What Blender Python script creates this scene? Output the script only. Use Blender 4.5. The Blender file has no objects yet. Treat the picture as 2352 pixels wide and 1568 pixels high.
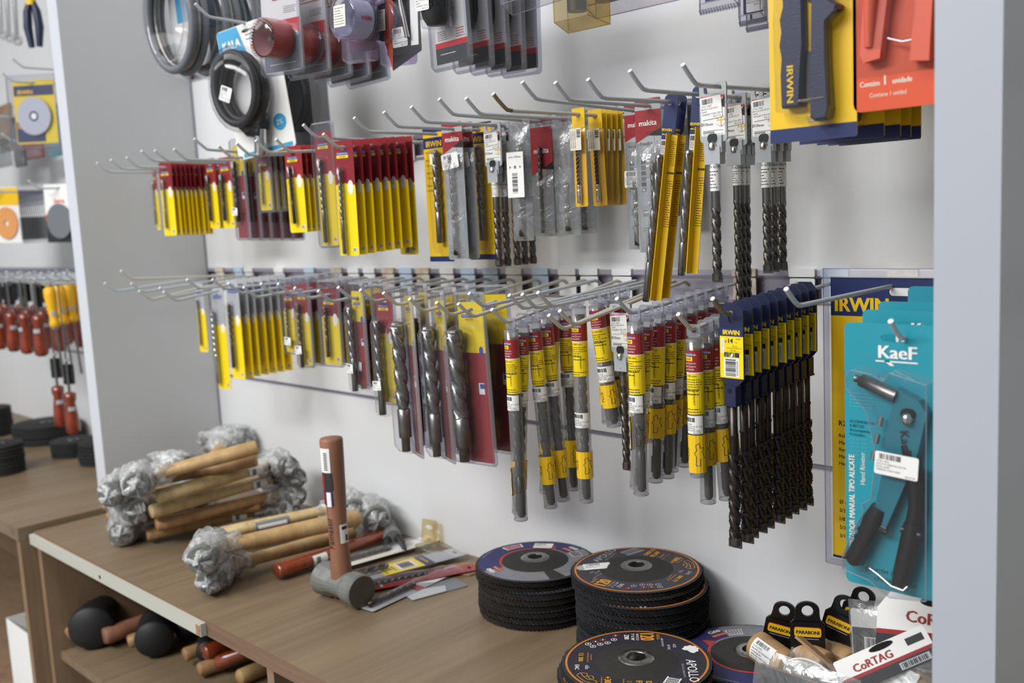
import bpy, math, random
from mathutils import Matrix, Vector, Euler
random.seed(7)
SC = bpy.context.scene
COL = SC.collection
PI = math.pi

# ---------------------------------------------------------------- camera, world, light, exposure
CZ = 1.5                       # camera height above the floor (m)
WD = 1.12                      # camera distance from the back panel (plane y = 0)
FPX = 2265.0                   # focal length in pixels of a 2352 px wide frame
CAM = Vector((0, -WD, CZ))
ROT = Matrix(((0.70839911, 0.05406204, -0.70373859),
              (0.7040402, -0.12472934, 0.69912087),
              (-0.04998095, -0.99071686, -0.12642)))   # world = ROT @ (right, down, forward)
cam_data = bpy.data.cameras.new('camera'); cam = bpy.data.objects.new('camera', cam_data); COL.objects.link(cam)
cm = Matrix((ROT.col[0], -ROT.col[1], -ROT.col[2])).transposed().to_4x4(); cm.translation = CAM
cam.matrix_world = cm
cam_data.sensor_width = 36.0; cam_data.lens = 36.0 * FPX / 2352.0
cam_data.clip_start = 0.02; cam_data.clip_end = 60
cam_data.dof.use_dof = True; cam_data.dof.focus_distance = 1.17; cam_data.dof.aperture_fstop = 4.6
SC.camera = cam

world = bpy.data.worlds.new('world'); SC.world = world; world.use_nodes = True
world.node_tree.nodes['Background'].inputs[0].default_value = (0.86, 0.92, 1.0, 1)
world.node_tree.nodes['Background'].inputs[1].default_value = 0.31

def area(name, loc, target, sx, sy, power, colr):
    l = bpy.data.lights.new(name, 'AREA'); l.shape = 'RECTANGLE'; l.size = sx; l.size_y = sy
    l.energy = power; l.color = colr
    o = bpy.data.objects.new(name, l); COL.objects.link(o); o.location = loc
    o.rotation_euler = (Vector(target) - Vector(loc)).to_track_quat('-Z', 'Y').to_euler()
    return o
area('ceiling_panel_light', (-1.4, -1.35, 3.0), (-1.4, -0.4, 0), 2.4, 0.5, 21, (1.0, 0.99, 0.98))
area('ceiling_panel_light', (-1.5, -2.8, 3.0), (-1.5, -2.7, 0), 2.6, 0.7, 160, (0.99, 0.99, 1.0))
area('ceiling_panel_light', (-3.6, -1.9, 3.0), (-3.6, -1.8, 0), 1.6, 0.5, 10, (1.0, 0.99, 0.98))
SC.view_settings.view_transform = 'Standard'; SC.view_settings.look = 'None'
SC.view_settings.exposure = 0.0; SC.view_settings.gamma = 1.0
SC.view_settings.use_curve_mapping = False
SC.cycles.transparent_max_bounces = 40
SC.cycles.max_bounces = 8
SC.cycles.caustics_reflective = False; SC.cycles.caustics_refractive = False

# ---------------------------------------------------------------- places
def ray(px, py): return ROT @ Vector((px - 1176.0, py - 784.0, FPX))
def at_y(px, py, y):
    r = ray(px, py); return CAM + r * ((y + WD) / r.y)
def at_z(px, py, z):
    r = ray(px, py); return CAM + r * ((z - CZ) / r.z)
def at_x(px, py, x):
    r = ray(px, py); return CAM + r * (x / r.x)
ZS = CZ - 0.59                 # worktop surface
ZRL = CZ - 0.090               # lower rail
ZRU = CZ + 0.141               # upper rail
ZRT = CZ + 0.372               # top rail, above the frame
XL, XR = -2.112, -0.336        # inner faces of the two upright panels
YF = -0.282                    # front of the upright panels
YW = -0.448                    # front of the worktop

# ---------------------------------------------------------------- materials
MATS = {}
def lin(c):
    c = c / 255.0
    return c / 12.92 if c <= 0.04045 else ((c + 0.055) / 1.055) ** 2.4
def rgb(h): return (lin(int(h[0:2], 16)), lin(int(h[2:4], 16)), lin(int(h[4:6], 16)), 1)
def mat(name, h, rough=0.5, metal=0.0, noise=0.0, nscale=60.0, bump=0.0, coat=0.0, spec=0.5, c2=None, stretch=(1, 1, 1), sss=0):
    m = bpy.data.materials.new(name); m.use_nodes = True; nt = m.node_tree; b = nt.nodes['Principled BSDF']
    b.inputs['Base Color'].default_value = rgb(h); b.inputs['Roughness'].default_value = rough
    b.inputs['Metallic'].default_value = metal; b.inputs['Coat Weight'].default_value = coat
    b.inputs['Coat Roughness'].default_value = 0.12; b.inputs['Specular IOR Level'].default_value = spec
    if noise or bump:
        tc = nt.nodes.new('ShaderNodeTexCoord'); mp = nt.nodes.new('ShaderNodeMapping'); mp.inputs['Scale'].default_value = stretch
        nz = nt.nodes.new('ShaderNodeTexNoise'); nz.inputs['Scale'].default_value = nscale; nz.inputs['Detail'].default_value = 5
        nt.links.new(tc.outputs['Object'], mp.inputs[0]); nt.links.new(mp.outputs[0], nz.inputs['Vector'])
        if noise:
            cr = nt.nodes.new('ShaderNodeValToRGB')
            a = rgb(h); d = rgb(c2) if c2 else tuple(x * (1 - noise) for x in a[:3]) + (1,)
            cr.color_ramp.elements[0].color = d; cr.color_ramp.elements[1].color = a
            cr.color_ramp.elements[0].position = 0.3; cr.color_ramp.elements[1].position = 0.66
            nt.links.new(nz.outputs['Fac'], cr.inputs[0]); nt.links.new(cr.outputs[0], b.inputs['Base Color'])
        if bump:
            bp = nt.nodes.new('ShaderNodeBump'); bp.inputs['Strength'].default_value = bump; bp.inputs['Distance'].default_value = 0.002
            nt.links.new(nz.outputs['Fac'], bp.inputs['Height']); nt.links.new(bp.outputs[0], b.inputs['Normal'])
    MATS[name] = m; return m
def clear(name, h, haze=0.05, gl=1.0, rough=0.06, bump=0.0, bscale=60, cloud=0.0, back=0.72, f0=0.045):
    """thin clear plastic: see-through, with a sheen that grows at grazing angles, and some milky haze"""
    m = bpy.data.materials.new(name); m.use_nodes = True; nt = m.node_tree
    for n in list(nt.nodes): nt.nodes.remove(n)
    out = nt.nodes.new('ShaderNodeOutputMaterial')
    tr = nt.nodes.new('ShaderNodeBsdfTransparent'); tr.inputs[0].default_value = rgb(h)
    gs = nt.nodes.new('ShaderNodeBsdfGlossy'); gs.inputs['Roughness'].default_value = rough; gs.inputs[0].default_value = (gl, gl, gl, 1)
    df = nt.nodes.new('ShaderNodeBsdfDiffuse'); df.inputs[0].default_value = (back, back, back, 1)
    lw = nt.nodes.new('ShaderNodeLayerWeight'); lw.inputs[0].default_value = 0.5
    pw = nt.nodes.new('ShaderNodeMath'); pw.operation = 'POWER'; pw.inputs[1].default_value = 3.2
    fr = nt.nodes.new('ShaderNodeMath'); fr.operation = 'MULTIPLY_ADD'; fr.inputs[1].default_value = 0.55; fr.inputs[2].default_value = f0
    nt.links.new(lw.outputs['Facing'], pw.inputs[0]); nt.links.new(pw.outputs[0], fr.inputs[0])
    m1 = nt.nodes.new('ShaderNodeMixShader'); m2 = nt.nodes.new('ShaderNodeMixShader')
    nt.links.new(fr.outputs[0], m1.inputs[0]); nt.links.new(tr.outputs[0], m1.inputs[1]); nt.links.new(gs.outputs[0], m1.inputs[2])
    m2.inputs[0].default_value = haze
    nt.links.new(m1.outputs[0], m2.inputs[1]); nt.links.new(df.outputs[0], m2.inputs[2]); nt.links.new(m2.outputs[0], out.inputs[0])
    if bump or cloud:
        tc = nt.nodes.new('ShaderNodeTexCoord'); nz = nt.nodes.new('ShaderNodeTexNoise'); nz.inputs['Scale'].default_value = bscale
        nz.inputs['Detail'].default_value = 4; nz.inputs['Distortion'].default_value = 1.2
        nt.links.new(tc.outputs['Object'], nz.inputs['Vector'])
        if bump:
            bp = nt.nodes.new('ShaderNodeBump'); bp.inputs['Strength'].default_value = bump; bp.inputs['Distance'].default_value = 0.004
            nt.links.new(nz.outputs['Fac'], bp.inputs['Height'])
            for n in (gs, df, lw): nt.links.new(bp.outputs[0], n.inputs['Normal'])
        if cloud:
            mr = nt.nodes.new('ShaderNodeMapRange'); mr.inputs[1].default_value = 0.38; mr.inputs[2].default_value = 0.72
            mr.inputs[3].default_value = haze; mr.inputs[4].default_value = haze + cloud
            nt.links.new(nz.outputs['Fac'], mr.inputs[0]); nt.links.new(mr.outputs[0], m2.inputs[0])
    MATS[name] = m; return m
def wood(name, ha, hb, scale, rough=0.45, coat=0.0, ax='y'):
    m = bpy.data.materials.new(name); m.use_nodes = True; nt = m.node_tree; b = nt.nodes['Principled BSDF']
    b.inputs['Roughness'].default_value = rough; b.inputs['Coat Weight'].default_value = coat
    tc = nt.nodes.new('ShaderNodeTexCoord'); mp = nt.nodes.new('ShaderNodeMapping')
    st = {'x': (0.06, 1, 1), 'y': (1, 0.06, 1), 'z': (1, 1, 0.06)}[ax]; mp.inputs['Scale'].default_value = st
    nz = nt.nodes.new('ShaderNodeTexNoise'); nz.inputs['Scale'].default_value = scale; nz.inputs['Detail'].default_value = 7; nz.inputs['Roughness'].default_value = 0.62
    nz.inputs['Distortion'].default_value = 0.6
    n2 = nt.nodes.new('ShaderNodeTexNoise'); n2.inputs['Scale'].default_value = scale * 0.16; n2.inputs['Detail'].default_value = 3; n2.inputs['Distortion'].default_value = 1.5
    mx = nt.nodes.new('ShaderNodeMath'); mx.operation = 'MULTIPLY_ADD'; mx.inputs[1].default_value = 0.55
    cr = nt.nodes.new('ShaderNodeValToRGB'); cr.color_ramp.elements[0].position = 0.40; cr.color_ramp.elements[1].position = 0.92
    cr.color_ramp.elements[0].color = rgb(hb); cr.color_ramp.elements[1].color = rgb(ha)
    L = nt.links.new
    L(tc.outputs['Object'], mp.inputs[0]); L(mp.outputs[0], nz.inputs['Vector']); L(mp.outputs[0], n2.inputs['Vector'])
    L(n2.outputs['Fac'], mx.inputs[0]); L(nz.outputs['Fac'], mx.inputs[2]); L(mx.outputs[0], cr.inputs[0]); L(cr.outputs[0], b.inputs['Base Color'])
    bp = nt.nodes.new('ShaderNodeBump'); bp.inputs['Strength'].default_value = 0.12; bp.inputs['Distance'].default_value = 0.001
    L(nz.outputs['Fac'], bp.inputs['Height']); L(bp.outputs[0], b.inputs['Normal'])
    MATS[name] = m; return m

mat('white_laminate', 'DEDFE0', 0.42, noise=0.035, nscale=1.6)
mat('white_edge', 'CBCED3', 0.4); mat('strip_white', 'B4B3A8', 0.45); mat('white_edge_dimmed', 'AEB3BA', 0.5, noise=0.03, nscale=4)  # last: white edge of the right upright, lens dimming put into its colour
mat('grey_laminate', 'C0C2C3', 0.42, noise=0.05, nscale=3)
mat('groove_dark', '8F8C9A', 0.35, metal=0.4)
mat('alu', 'C2BFCE', 0.32, metal=0.75)
mat('bracket_white', 'E4E6E6', 0.4)
mat('bracket_blue', 'B9CFE2', 0.35)
mat('bracket_rusty', 'D8D2C6', 0.6, noise=0.5, nscale=90, c2='B8A48C')
mat('hook_grey', 'BFC4C8', 0.38, coat=0.3)
mat('hook_cream', 'C9C6B8', 0.45)
mat('hook_tip', 'EEF0F0', 0.5)
mat('hook_worn', '9A8A68', 0.8, noise=0.6, nscale=600, bump=0.5)
wood('worktop_wood', '806E56', '64543F', 34)
wood('worktop_edge', '7A604A', '5C4636', 60, 0.6, ax='x')
wood('panel_wood', '8C745A', '6E5843', 40, 0.55, ax='z')
wood('handle_pine', 'C0A070', '967448', 60, 0.5, ax='z')
wood('handle_pale', 'C8B284', 'A2875A', 70, 0.5, ax='z')
wood('handle_tan', 'AC865A', '80603E', 60, 0.5, ax='z')
wood('handle_brown', '94664E', '704A36', 90, 0.55, ax='z')
wood('handle_varnish', '8E3F1E', '5E2410', 60, 0.25, coat=0.8, ax='z')
wood('plumb_wood', 'B89468', '94744E', 50, 0.5, ax='x')
mat('red', '96282C', 0.35); mat('dark_red', '84222A', 0.35); mat('bright_red', 'D42028', 0.35)
mat('yellow', 'F2D413', 0.35); mat('gold', 'E8BC1A', 0.4); mat('yellow_ink', 'F5D21C', 0.4)
mat('navy', '1D2A5C', 0.4); mat('blue', '2A4CA0', 0.4); mat('sky', '3E9CC8', 0.4)
mat('white_paper', 'E9E8E4', 0.55); mat('cream_paper', 'E4DFCF', 0.6); mat('grey_card', 'A9ABAE', 0.45)
mat('grey_plastic', 'A4A8AA', 0.4); mat('mid_grey', '6E7276', 0.45); mat('ink', '17171A', 0.5); mat('dark_card', '2A2B2F', 0.45)
mat('kraft', '9C7A58', 0.8, noise=0.2)
mat('steel', '8E8B88', 0.33, metal=1.0, noise=0.3, nscale=90); mat('chrome', 'C8C8C8', 0.16, metal=1.0)
mat('carbide', '6E6A66', 0.36, metal=0.95, noise=0.4, nscale=120)
mat('black_oxide', '4A4440', 0.34, metal=0.85, noise=0.35, nscale=80)
mat('bronze_steel', '7A6A58', 0.33, metal=0.9, noise=0.4, nscale=80)
mat('navy_plastic', '182040', 0.42, bump=0.15, nscale=500)
mat('black_plastic', '121214', 0.3); mat('black_rubber', '19191B', 0.55)
mat('hammer_grey', '6D6F6B', 0.5, noise=0.12, nscale=90, bump=0.12, coat=0.15)
mat('hammer_face', '5E5A4E', 0.55, metal=0.3, noise=0.3, nscale=40)
mat('flap_black', '26262A', 0.85, noise=0.45, nscale=900, bump=0.6)
mat('flap_brown', '322A25', 0.85, noise=0.45, nscale=900, bump=0.6)
mat('flap_light', '454742', 0.9, noise=0.4, nscale=400)
mat('disc_purple', '2B2834', 0.6, noise=0.2, nscale=60); mat('disc_charcoal', '3E3B42', 0.65, noise=0.2, nscale=60)
mat('disc_orange', 'C4762A', 0.55); mat('disc_blue', '2C2F62', 0.6, noise=0.2, nscale=60); mat('disc_red', 'A8382F', 0.6)
mat('disc_silver', '7C7D82', 0.6, noise=0.2, nscale=60); mat('disc_backing', '2A2927', 0.8, noise=0.3, nscale=160)
mat('orange_ink', 'D99A26', 0.5)
mat('hub_metal', '9C9C98', 0.3, metal=1.0); mat('hole_black', '050505', 0.9)
mat('teal', '1B8FA0', 0.42); mat('teal_tool', '1E6F7E', 0.35, bump=0.1, nscale=300); mat('teal_ink', '5CB5C0', 0.5)
mat('orange_card', 'D8532B', 0.35, noise=0.12, nscale=12); mat('orange_body', 'D0604A', 0.3)
mat('saw_red', 'A01D20', 0.3, coat=0.4); mat('saw_inside', 'A87A7A', 0.45)
mat('lilac_metal', 'CDD0DE', 0.35, metal=0.2)
mat('cord_white', 'DAD8D2', 0.8, bump=0.6, nscale=500)
mat('orange_handle', '8E3210', 0.22, coat=0.6, noise=0.4, nscale=30); mat('yellow_handle', 'EDB318', 0.4)
mat('disc_black', '1B1B1C', 0.8, bump=0.4, nscale=300)
mat('saw_disc', 'B2B5C2', 0.3, metal=0.15)
mat('orange_disc', 'D9965A', 0.5)
mat('blue_box', '1E2E78', 0.5)
mat('chuck_black', '26282C', 0.35, metal=0.4)
mat('floor_grey', '8E8C88', 0.5, noise=0.1, nscale=3)
clear('clear_plastic', 'F6F6F8', 0.016, 1.0, 0.09, f0=0.024)
clear('clear_edge', 'D4D6E4', 0.20, 0.8, 0.28)
clear('lilac_plastic', 'ECE8F6', 0.05, 1.0, 0.08, back=0.6)
clear('tube_plastic', 'E4E4E6', 0.16, 1.0, 0.10, back=0.55)
clear('old_plastic', 'F3E8C8', 0.10, 0.9, 0.15, back=0.5)
clear('pouch_film', 'E9EBEC', 0.07, 0.9, 0.20, bump=0.7, bscale=40, cloud=0.12, f0=0.11)
clear('yellow_film', 'FFF8DC', 0.05, 0.9, 0.15, back=0.5)
clear('wrap_film', 'F0F1F2', 0.14, 1.0, 0.16, bump=1.0, bscale=60, cloud=0.40, back=0.88, f0=0.07)

# ---------------------------------------------------------------- mesh builder
_TXT = {}
def text_mesh(s):
    if s in _TXT: return _TXT[s]
    cu = bpy.data.curves.new('t', 'FONT'); cu.body = s; cu.resolution_u = 2; cu.size = 1.0
    o = bpy.data.objects.new('t', cu)
    me = bpy.data.meshes.new_from_object(o)
    vs = [tuple(v.co) for v in me.vertices]; fs = [tuple(p.vertices) for p in me.polygons]
    bpy.data.objects.remove(o); bpy.data.curves.remove(cu); bpy.data.meshes.remove(me)
    w = max((v[0] for v in vs), default=0); x0 = min((v[0] for v in vs), default=0)
    _TXT[s] = (vs, fs, x0, w); return _TXT[s]

def rrect(w, h, r=0.004, n=3, cx=0.0, cz=0.0):
    """rounded rectangle, counter-clockwise as seen from the front (-y)"""
    pts = []
    for sx, sz, a0 in ((1, 1, 0), (-1, 1, 90), (-1, -1, 180), (1, -1, 270)):
        for i in range(n + 1):
            a = math.radians(a0 + 90.0 * i / n)
            pts.append((cx + sx * (w / 2 - r) + r * math.cos(a), cz + sz * (h / 2 - r) + r * math.sin(a)))
    return pts
def oval(rx, rz, cx=0, cz=0, n=14): return [(cx + rx * math.cos(2 * PI * i / n), cz + rz * math.sin(2 * PI * i / n)) for i in range(n)]

class M:
    def __init__(s): s.v = []; s.f = []; s.m = []; s.sm = []; s.mats = []; s.T = Matrix()
    def mi(s, name):
        if name not in s.mats: s.mats.append(name)
        return s.mats.index(name)
    def add(s, vs, fs, m, smooth=False):
        b = len(s.v); s.v += [s.T @ Vector(v) for v in vs]; k = s.mi(m)
        for f in fs: s.f.append(tuple(b + i for i in f)); s.m.append(k); s.sm.append(smooth)
    def box(s, x0, x1, y0, y1, z0, z1, m):
        s.add([(x0, y0, z0), (x1, y0, z0), (x1, y1, z0), (x0, y1, z0), (x0, y0, z1), (x1, y0, z1), (x1, y1, z1), (x0, y1, z1)],
              [(0, 3, 2, 1), (4, 5, 6, 7), (0, 1, 5, 4), (1, 2, 6, 5), (2, 3, 7, 6), (3, 0, 4, 7)], m)
    def flat(s, pts, y, m):                       # polygon in the xz plane facing -y
        s.add([(p[0], y, p[1]) for p in pts], [tuple(range(len(pts)))], m)
    def rect(s, x0, x1, z0, z1, y, m): s.flat([(x0, z0), (x1, z0), (x1, z1), (x0, z1)], y, m)
    def prism(s, pts, y0, y1, m, hole=None, side=None):  # xz outline extruded from y0 (front) to y1
        n = len(pts); vs = [(p[0], y0, p[1]) for p in pts] + [(p[0], y1, p[1]) for p in pts]
        sd = [(i, i + n, (i + 1) % n + n, (i + 1) % n) for i in range(n)]
        if hole is None:
            s.add(vs, [tuple(range(n)), tuple(range(2 * n - 1, n - 1, -1))] + ([] if side else sd), m)
            if side: s.add(vs, sd, side)
            return
        # outline with one hole: fan strip between matched rings
        k = len(hole); cx = sum(p[0] for p in hole) / k; cz = sum(p[1] for p in hole) / k
        def ang(p): return math.atan2(p[1] - cz, p[0] - cx)
        hs = sorted(hole, key=ang); os_ = sorted(pts, key=ang)
        for y, fl in ((y0, 1), (y1, 0)):
            allv = [(p[0], y, p[1]) for p in os_] + [(p[0], y, p[1]) for p in hs]
            fs = []; i = j = 0; no, nh = len(os_), len(hs)
            while i < no or j < nh:
                ai = ang(os_[i % no]) + (2 * PI if i >= no else 0); aj = ang(hs[j % nh]) + (2 * PI if j >= nh else 0)
                a_n = ang(os_[(i + 1) % no]) + (2 * PI if i + 1 >= no else 0); b_n = ang(hs[(j + 1) % nh]) + (2 * PI if j + 1 >= nh else 0)
                if j >= nh or (i < no and a_n <= b_n): t = (i % no, (i + 1) % no, no + j % nh); i += 1
                else: t = (i % no, no + (j + 1) % nh, no + j % nh); j += 1
                fs.append(t if fl else t[::-1])
            s.add(allv, fs, m)
        s.add(vs, sd, m)
        hv = [(p[0], y0, p[1]) for p in hs] + [(p[0], y1, p[1]) for p in hs]
        s.add(hv, [((i + 1) % k, (i + 1) % k + k, i + k, i) for i in range(k)], m)
    def tube(s, path, r, n, m, caps=True, smooth=True):
        path = [Vector(p) for p in path]; rs = r if isinstance(r, (list, tuple)) else [r] * len(path)
        vs = []; up = None
        for i, p in enumerate(path):
            d = (path[min(i + 1, len(path) - 1)] - path[max(i - 1, 0)]).normalized()
            if up is None: up = Vector((0, 0, 1)) if abs(d.z) < 0.9 else Vector((0, 1, 0))
            a = d.cross(up).normalized(); b = a.cross(d).normalized(); up = b
            for k in range(n):
                t = 2 * PI * k / n; vs.append(p + (a * math.cos(t) + b * math.sin(t)) * rs[i])
        fs = [(i * n + k, i * n + (k + 1) % n, (i + 1) * n + (k + 1) % n, (i + 1) * n + k) for i in range(len(path) - 1) for k in range(n)]
        s.add(vs, fs, m, smooth)
        if caps: s.add([vs[k] for k in range(n)] + vs[-n:], [tuple(range(n - 1, -1, -1)), tuple(range(n, 2 * n))], m)
    def lathe(s, prof, n, m, x=0, y=0, smooth=True, a0=0.0, a1=2 * PI):   # profile (r, z) about the z axis
        full = abs(a1 - a0 - 2 * PI) < 1e-6; c = n if full else n + 1
        vs = [(x + r * math.cos(a0 + (a1 - a0) * k / n), y + r * math.sin(a0 + (a1 - a0) * k / n), z) for r, z in prof for k in range(c)]
        fs = [(i * c + k, i * c + (k + 1) % c, (i + 1) * c + (k + 1) % c, (i + 1) * c + k) for i in range(len(prof) - 1) for k in range(n)]
        s.add(vs, fs, m, smooth)
    def cyl(s, x, y, z0, z1, r, n, m, smooth=True):
        s.lathe([(r, z0), (r, z1)], n, m, x, y, smooth)
        for z, q in ((z0, -1), (z1, 1)):
            pts = [(x + r * math.cos(2 * PI * k / n), y + r * math.sin(2 * PI * k / n), z) for k in range(n)]
            s.add(pts, [tuple(range(n))[::q]], m)
    def drill(s, x, y, z0, z1, r, pitch, m, core=0.5, n=12, per=9):
        """fluted bit from z0 (tip side) to z1, two flutes"""
        L = abs(z1 - z0); k = max(6, int(L / pitch * per)); vs = []
        for i in range(k + 1):
            t = i / k; z = z0 + (z1 - z0) * t; a = 2 * PI * L * t / pitch
            for j in range(n):
                th = 2 * PI * j / n; q = abs(math.cos(th)); rr = r * (core + (1 - core) * min(1, q * 1.35) ** 0.8)
                vs.append((x + rr * math.cos(th + a), y + rr * math.sin(th + a), z))
        fs = [(i * n + j, i * n + (j + 1) % n, (i + 1) * n + (j + 1) % n, (i + 1) * n + j) for i in range(k) for j in range(n)]
        s.add(vs, fs, m, True); s.add(vs[:n] + vs[-n:], [tuple(range(n - 1, -1, -1)), tuple(range(n, 2 * n))], m)
    def text(s, t, size, x, z, y, m, ang=0, al='c', sx=1.0, bold=0.0):
        vs, fs, x0, x1 = text_mesh(t); off = {'c': -(x0 + x1) / 2, 'l': -x0, 'r': -x1}[al]
        ca, sa = math.cos(ang), math.sin(ang); out = []
        for d in ((0,) if not bold else (-bold, bold)):
            o = [((v[0] + off) * size * sx + d, v[1] * size) for v in vs]
            s.add([(x + a * ca - b * sa, y - (d > 0) * 2e-5, z + a * sa + b * ca) for a, b in o], fs, m)
    def lines(s, x0, x1, z0, z1, n, y, m, seed=1, th=0.26):
        """rows of small print, too small to read: broken dashes"""
        rr = random.Random(seed); dz = (z1 - z0) / n
        for i in range(n):
            x = x0; e = x1 - (x1 - x0) * rr.choice((0, 0.1, 0.35))
            while x < e - 0.0008:
                w = min(rr.uniform(0.0012, 0.0042), e - x); s.rect(x, x + w, z0 + dz * (i + 0.5 - th / 2), z0 + dz * (i + 0.5 + th / 2), y, m); x += w + 0.0007
    def bars(s, x0, x1, z0, z1, y, m='ink', n=16, seed=3, horiz=False):
        rr = random.Random(seed); a, b = (z0, z1) if horiz else (x0, x1); w = (b - a) / n
        for i in range(n):
            p = a + i * w; q = p + w * rr.choice((0.3, 0.5, 0.75))
            if horiz: s.rect(x0, x1, p, q, y, m)
            else: s.rect(p, q, z0, z1, y, m)
    def sticker(s, cx, cz, w, h, y, ang=0, seed=1, rows=None, th=0.0002):
        """white price sticker with bar code"""
        T = s.T; s.T = T @ Matrix.Translation((cx, y, cz)) @ Matrix.Rotation(ang, 4, 'Y')
        s.prism(rrect(w, h, min(w, h) * 0.08, 2), -th, 0, 'white_paper')
        s.bars(-w * 0.40, w * 0.12, h * 0.18, h * 0.42, -th - 1e-4, n=18, seed=seed)
        rows = rows or ['COD-13837', 'BROCA SDS-PLUS', '10MM', 'VIMEZER FORN SERV', 'R$ 27.35']
        for i, r in enumerate(rows):
            s.text(r, h * 0.115, -w * 0.46 if i < len(rows) - 1 else w * 0.44, h * (0.05 - 0.125 * i), -th - 1e-4, 'ink', 0, 'l' if i < len(rows) - 1 else 'r', 1.0)
        s.T = T
    def mesh(s, name):
        me = bpy.data.meshes.new(name); me.from_pydata([tuple(v) for v in s.v], [], s.f)
        for k in s.mats: me.materials.append(MATS[k])
        me.polygons.foreach_set('material_index', s.m); me.polygons.foreach_set('use_smooth', s.sm); me.update()
        return me
    def build(s, name, parent=None, loc=None, rot=None, **tags):
        o = bpy.data.objects.new(name, s.mesh(name)); COL.objects.link(o)
        if parent is not None: o.parent = parent
        if loc is not None: o.location = loc
        if rot is not None: o.rotation_euler = rot
        for k, v in tags.items(): o[k] = v
        return o
def thing(name, label, cat, group=None, loc=(0, 0, 0), rot=(0, 0, 0)):
    o = bpy.data.objects.new(name, None); COL.objects.link(o); o.empty_display_size = 0.02
    o['label'] = label; o['category'] = cat
    if group: o['group'] = group
    o.location = loc; o.rotation_euler = rot; return o
def retag(o, label, group=None):
    o['label'] = label
    if group: o['group'] = group
KIDS = {}
def kids(o):
    return [c for c in bpy.data.objects if c.parent == o]
def dup(root):
    if root.name not in KIDS:
        KIDS[root.name] = [(c, kids(c)) for c in kids(root)]
    r = root.copy(); COL.objects.link(r)
    for c, gs in KIDS[root.name]:
        d = c.copy(); COL.objects.link(d); d.parent = r
        for g in gs:
            e = g.copy(); COL.objects.link(e); e.parent = d
    return r
def sm(o):
    return o
HOLD = {}
NTH = 'first second third fourth fifth sixth seventh eighth ninth tenth eleventh twelfth thirteenth fourteenth fifteenth sixteenth seventeenth eighteenth nineteenth twentieth'.split() + ['twenty-' + w for w in 'first second third fourth fifth sixth seventh eighth ninth'.split()] + ['thirtieth', 'thirty-first', 'thirty-second']
ORD = ['front', 'second', 'third', 'fourth', 'fifth', 'sixth', 'seventh', 'eighth', 'ninth', 'tenth', 'eleventh', 'twelfth', 'thirteenth']
# ---------------------------------------------------------------- the setting
def struct(name, m, **k): return m.build(name, kind='structure', **k)
m = M(); m.box(-6, 3, -5, 0.3, -0.05, 0.0, 'floor_grey'); struct('floor', m)
m = M(); m.box(-6, 3, -5, 0.3, 3.1, 3.16, 'white_laminate'); struct('ceiling', m)
wb = bpy.data.objects.new('wall_back', None); COL.objects.link(wb); wb['kind'] = 'structure'      # back panels, with joints where the rails are let in
for z0, z1 in ((ZRU + 0.004, ZRT - 0.034), (ZRT + 0.004, 2.6), (ZRL + 0.004, ZRU - 0.030), (CZ - 0.329, ZRL - 0.034), (0.0, CZ - 0.337)):
    m = M(); m.box(-5.2, 1.0, 0.0, 0.0165, z0, z1, 'white_laminate'); m.build('panel', wb)
m = M()
m.box(-5.2, 1.0, 0.017, 0.03, 0.0, 2.6, 'alu'); m.box(-5.2, 1.0, 0.006, 0.016, CZ - 0.337, CZ - 0.329, 'groove_dark'); struct('trim_1', m)
def rail(name, zc):
    m = M(); m.box(-5.0, 0.6, -0.002, 0.004, zc - 0.002, zc + 0.005, 'alu'); m.box(-5.0, 0.6, 0.008, 0.014, zc - 0.034, zc, 'alu')
    m.box(-5.0, 0.6, -0.002, 0.004, zc - 0.037, zc - 0.033, 'alu'); struct(name, m)
rail('trim_2', ZRL); rail('trim_3', ZRU); rail('trim_4', ZRT)
def upright(name, x0, x1, em='white_edge'):
    m = M(); m.box(x0, x1, YF + 0.0012, 0.0, ZS, 2.6, 'grey_laminate'); m.box(x0, x1, YF, YF + 0.0012, ZS, 2.6, em); struct(name, m)
upright('wall_left', -2.160, XL)
upright('wall_right', XR, -0.283, 'white_edge_dimmed')
m = M(); m.box(XL, XL + 0.0022, -0.004, 0.0, ZS, 2.6, 'groove_dark'); struct('trim_5', m)
m = M(); m.box(-5.2, 1.0, -5.0, -4.95, 0, 3.1, 'white_laminate'); struct('wall_front', m)
# worktop and open cabinet under it
XC0, XC1 = -2.090, 0.9
t = thing('display_counter', 'oak-look counter with open shelves under the drill bits, white strip on its edge', 'counter')
m = M(); m.box(XC0, XC1, YW + 0.001, 0, ZS - 0.025, ZS, 'worktop_wood'); m.build('worktop', t)
m = M(); m.box(XC0, XC1, YW, YW + 0.001, ZS - 0.025, ZS - 0.0005, 'worktop_edge'); m.build('edge_band', t)
m = M(); m.box(XC0, XC0 + 0.018, YW + 0.004, 0, 0.0, ZS - 0.0255, 'panel_wood'); m.build('side_panel', t)
xv = at_y(607, 1540, YW).x
m = M(); m.box(xv, xv + 0.018, YW + 0.004, 0, 0.0, ZS - 0.0255, 'panel_wood'); m.build('side_panel', t)
m = M(); m.box(XC1 - 0.018, XC1, YW + 0.004, 0, 0.0, ZS - 0.0255, 'panel_wood'); m.build('side_panel', t)
ZC = at_y(101, 1468, YW + 0.02).z                  # the open shelf under the worktop
m = M(); m.box(XC0 + 0.0185, xv - 0.0005, YW + 0.02, -0.012, ZC - 0.018, ZC, 'worktop_wood'); m.build('shelf', t)
m = M(); m.box(xv + 0.0185, XC1 - 0.0185, YW + 0.02, -0.012, ZC - 0.018, ZC, 'worktop_wood'); m.build('shelf', t)
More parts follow.
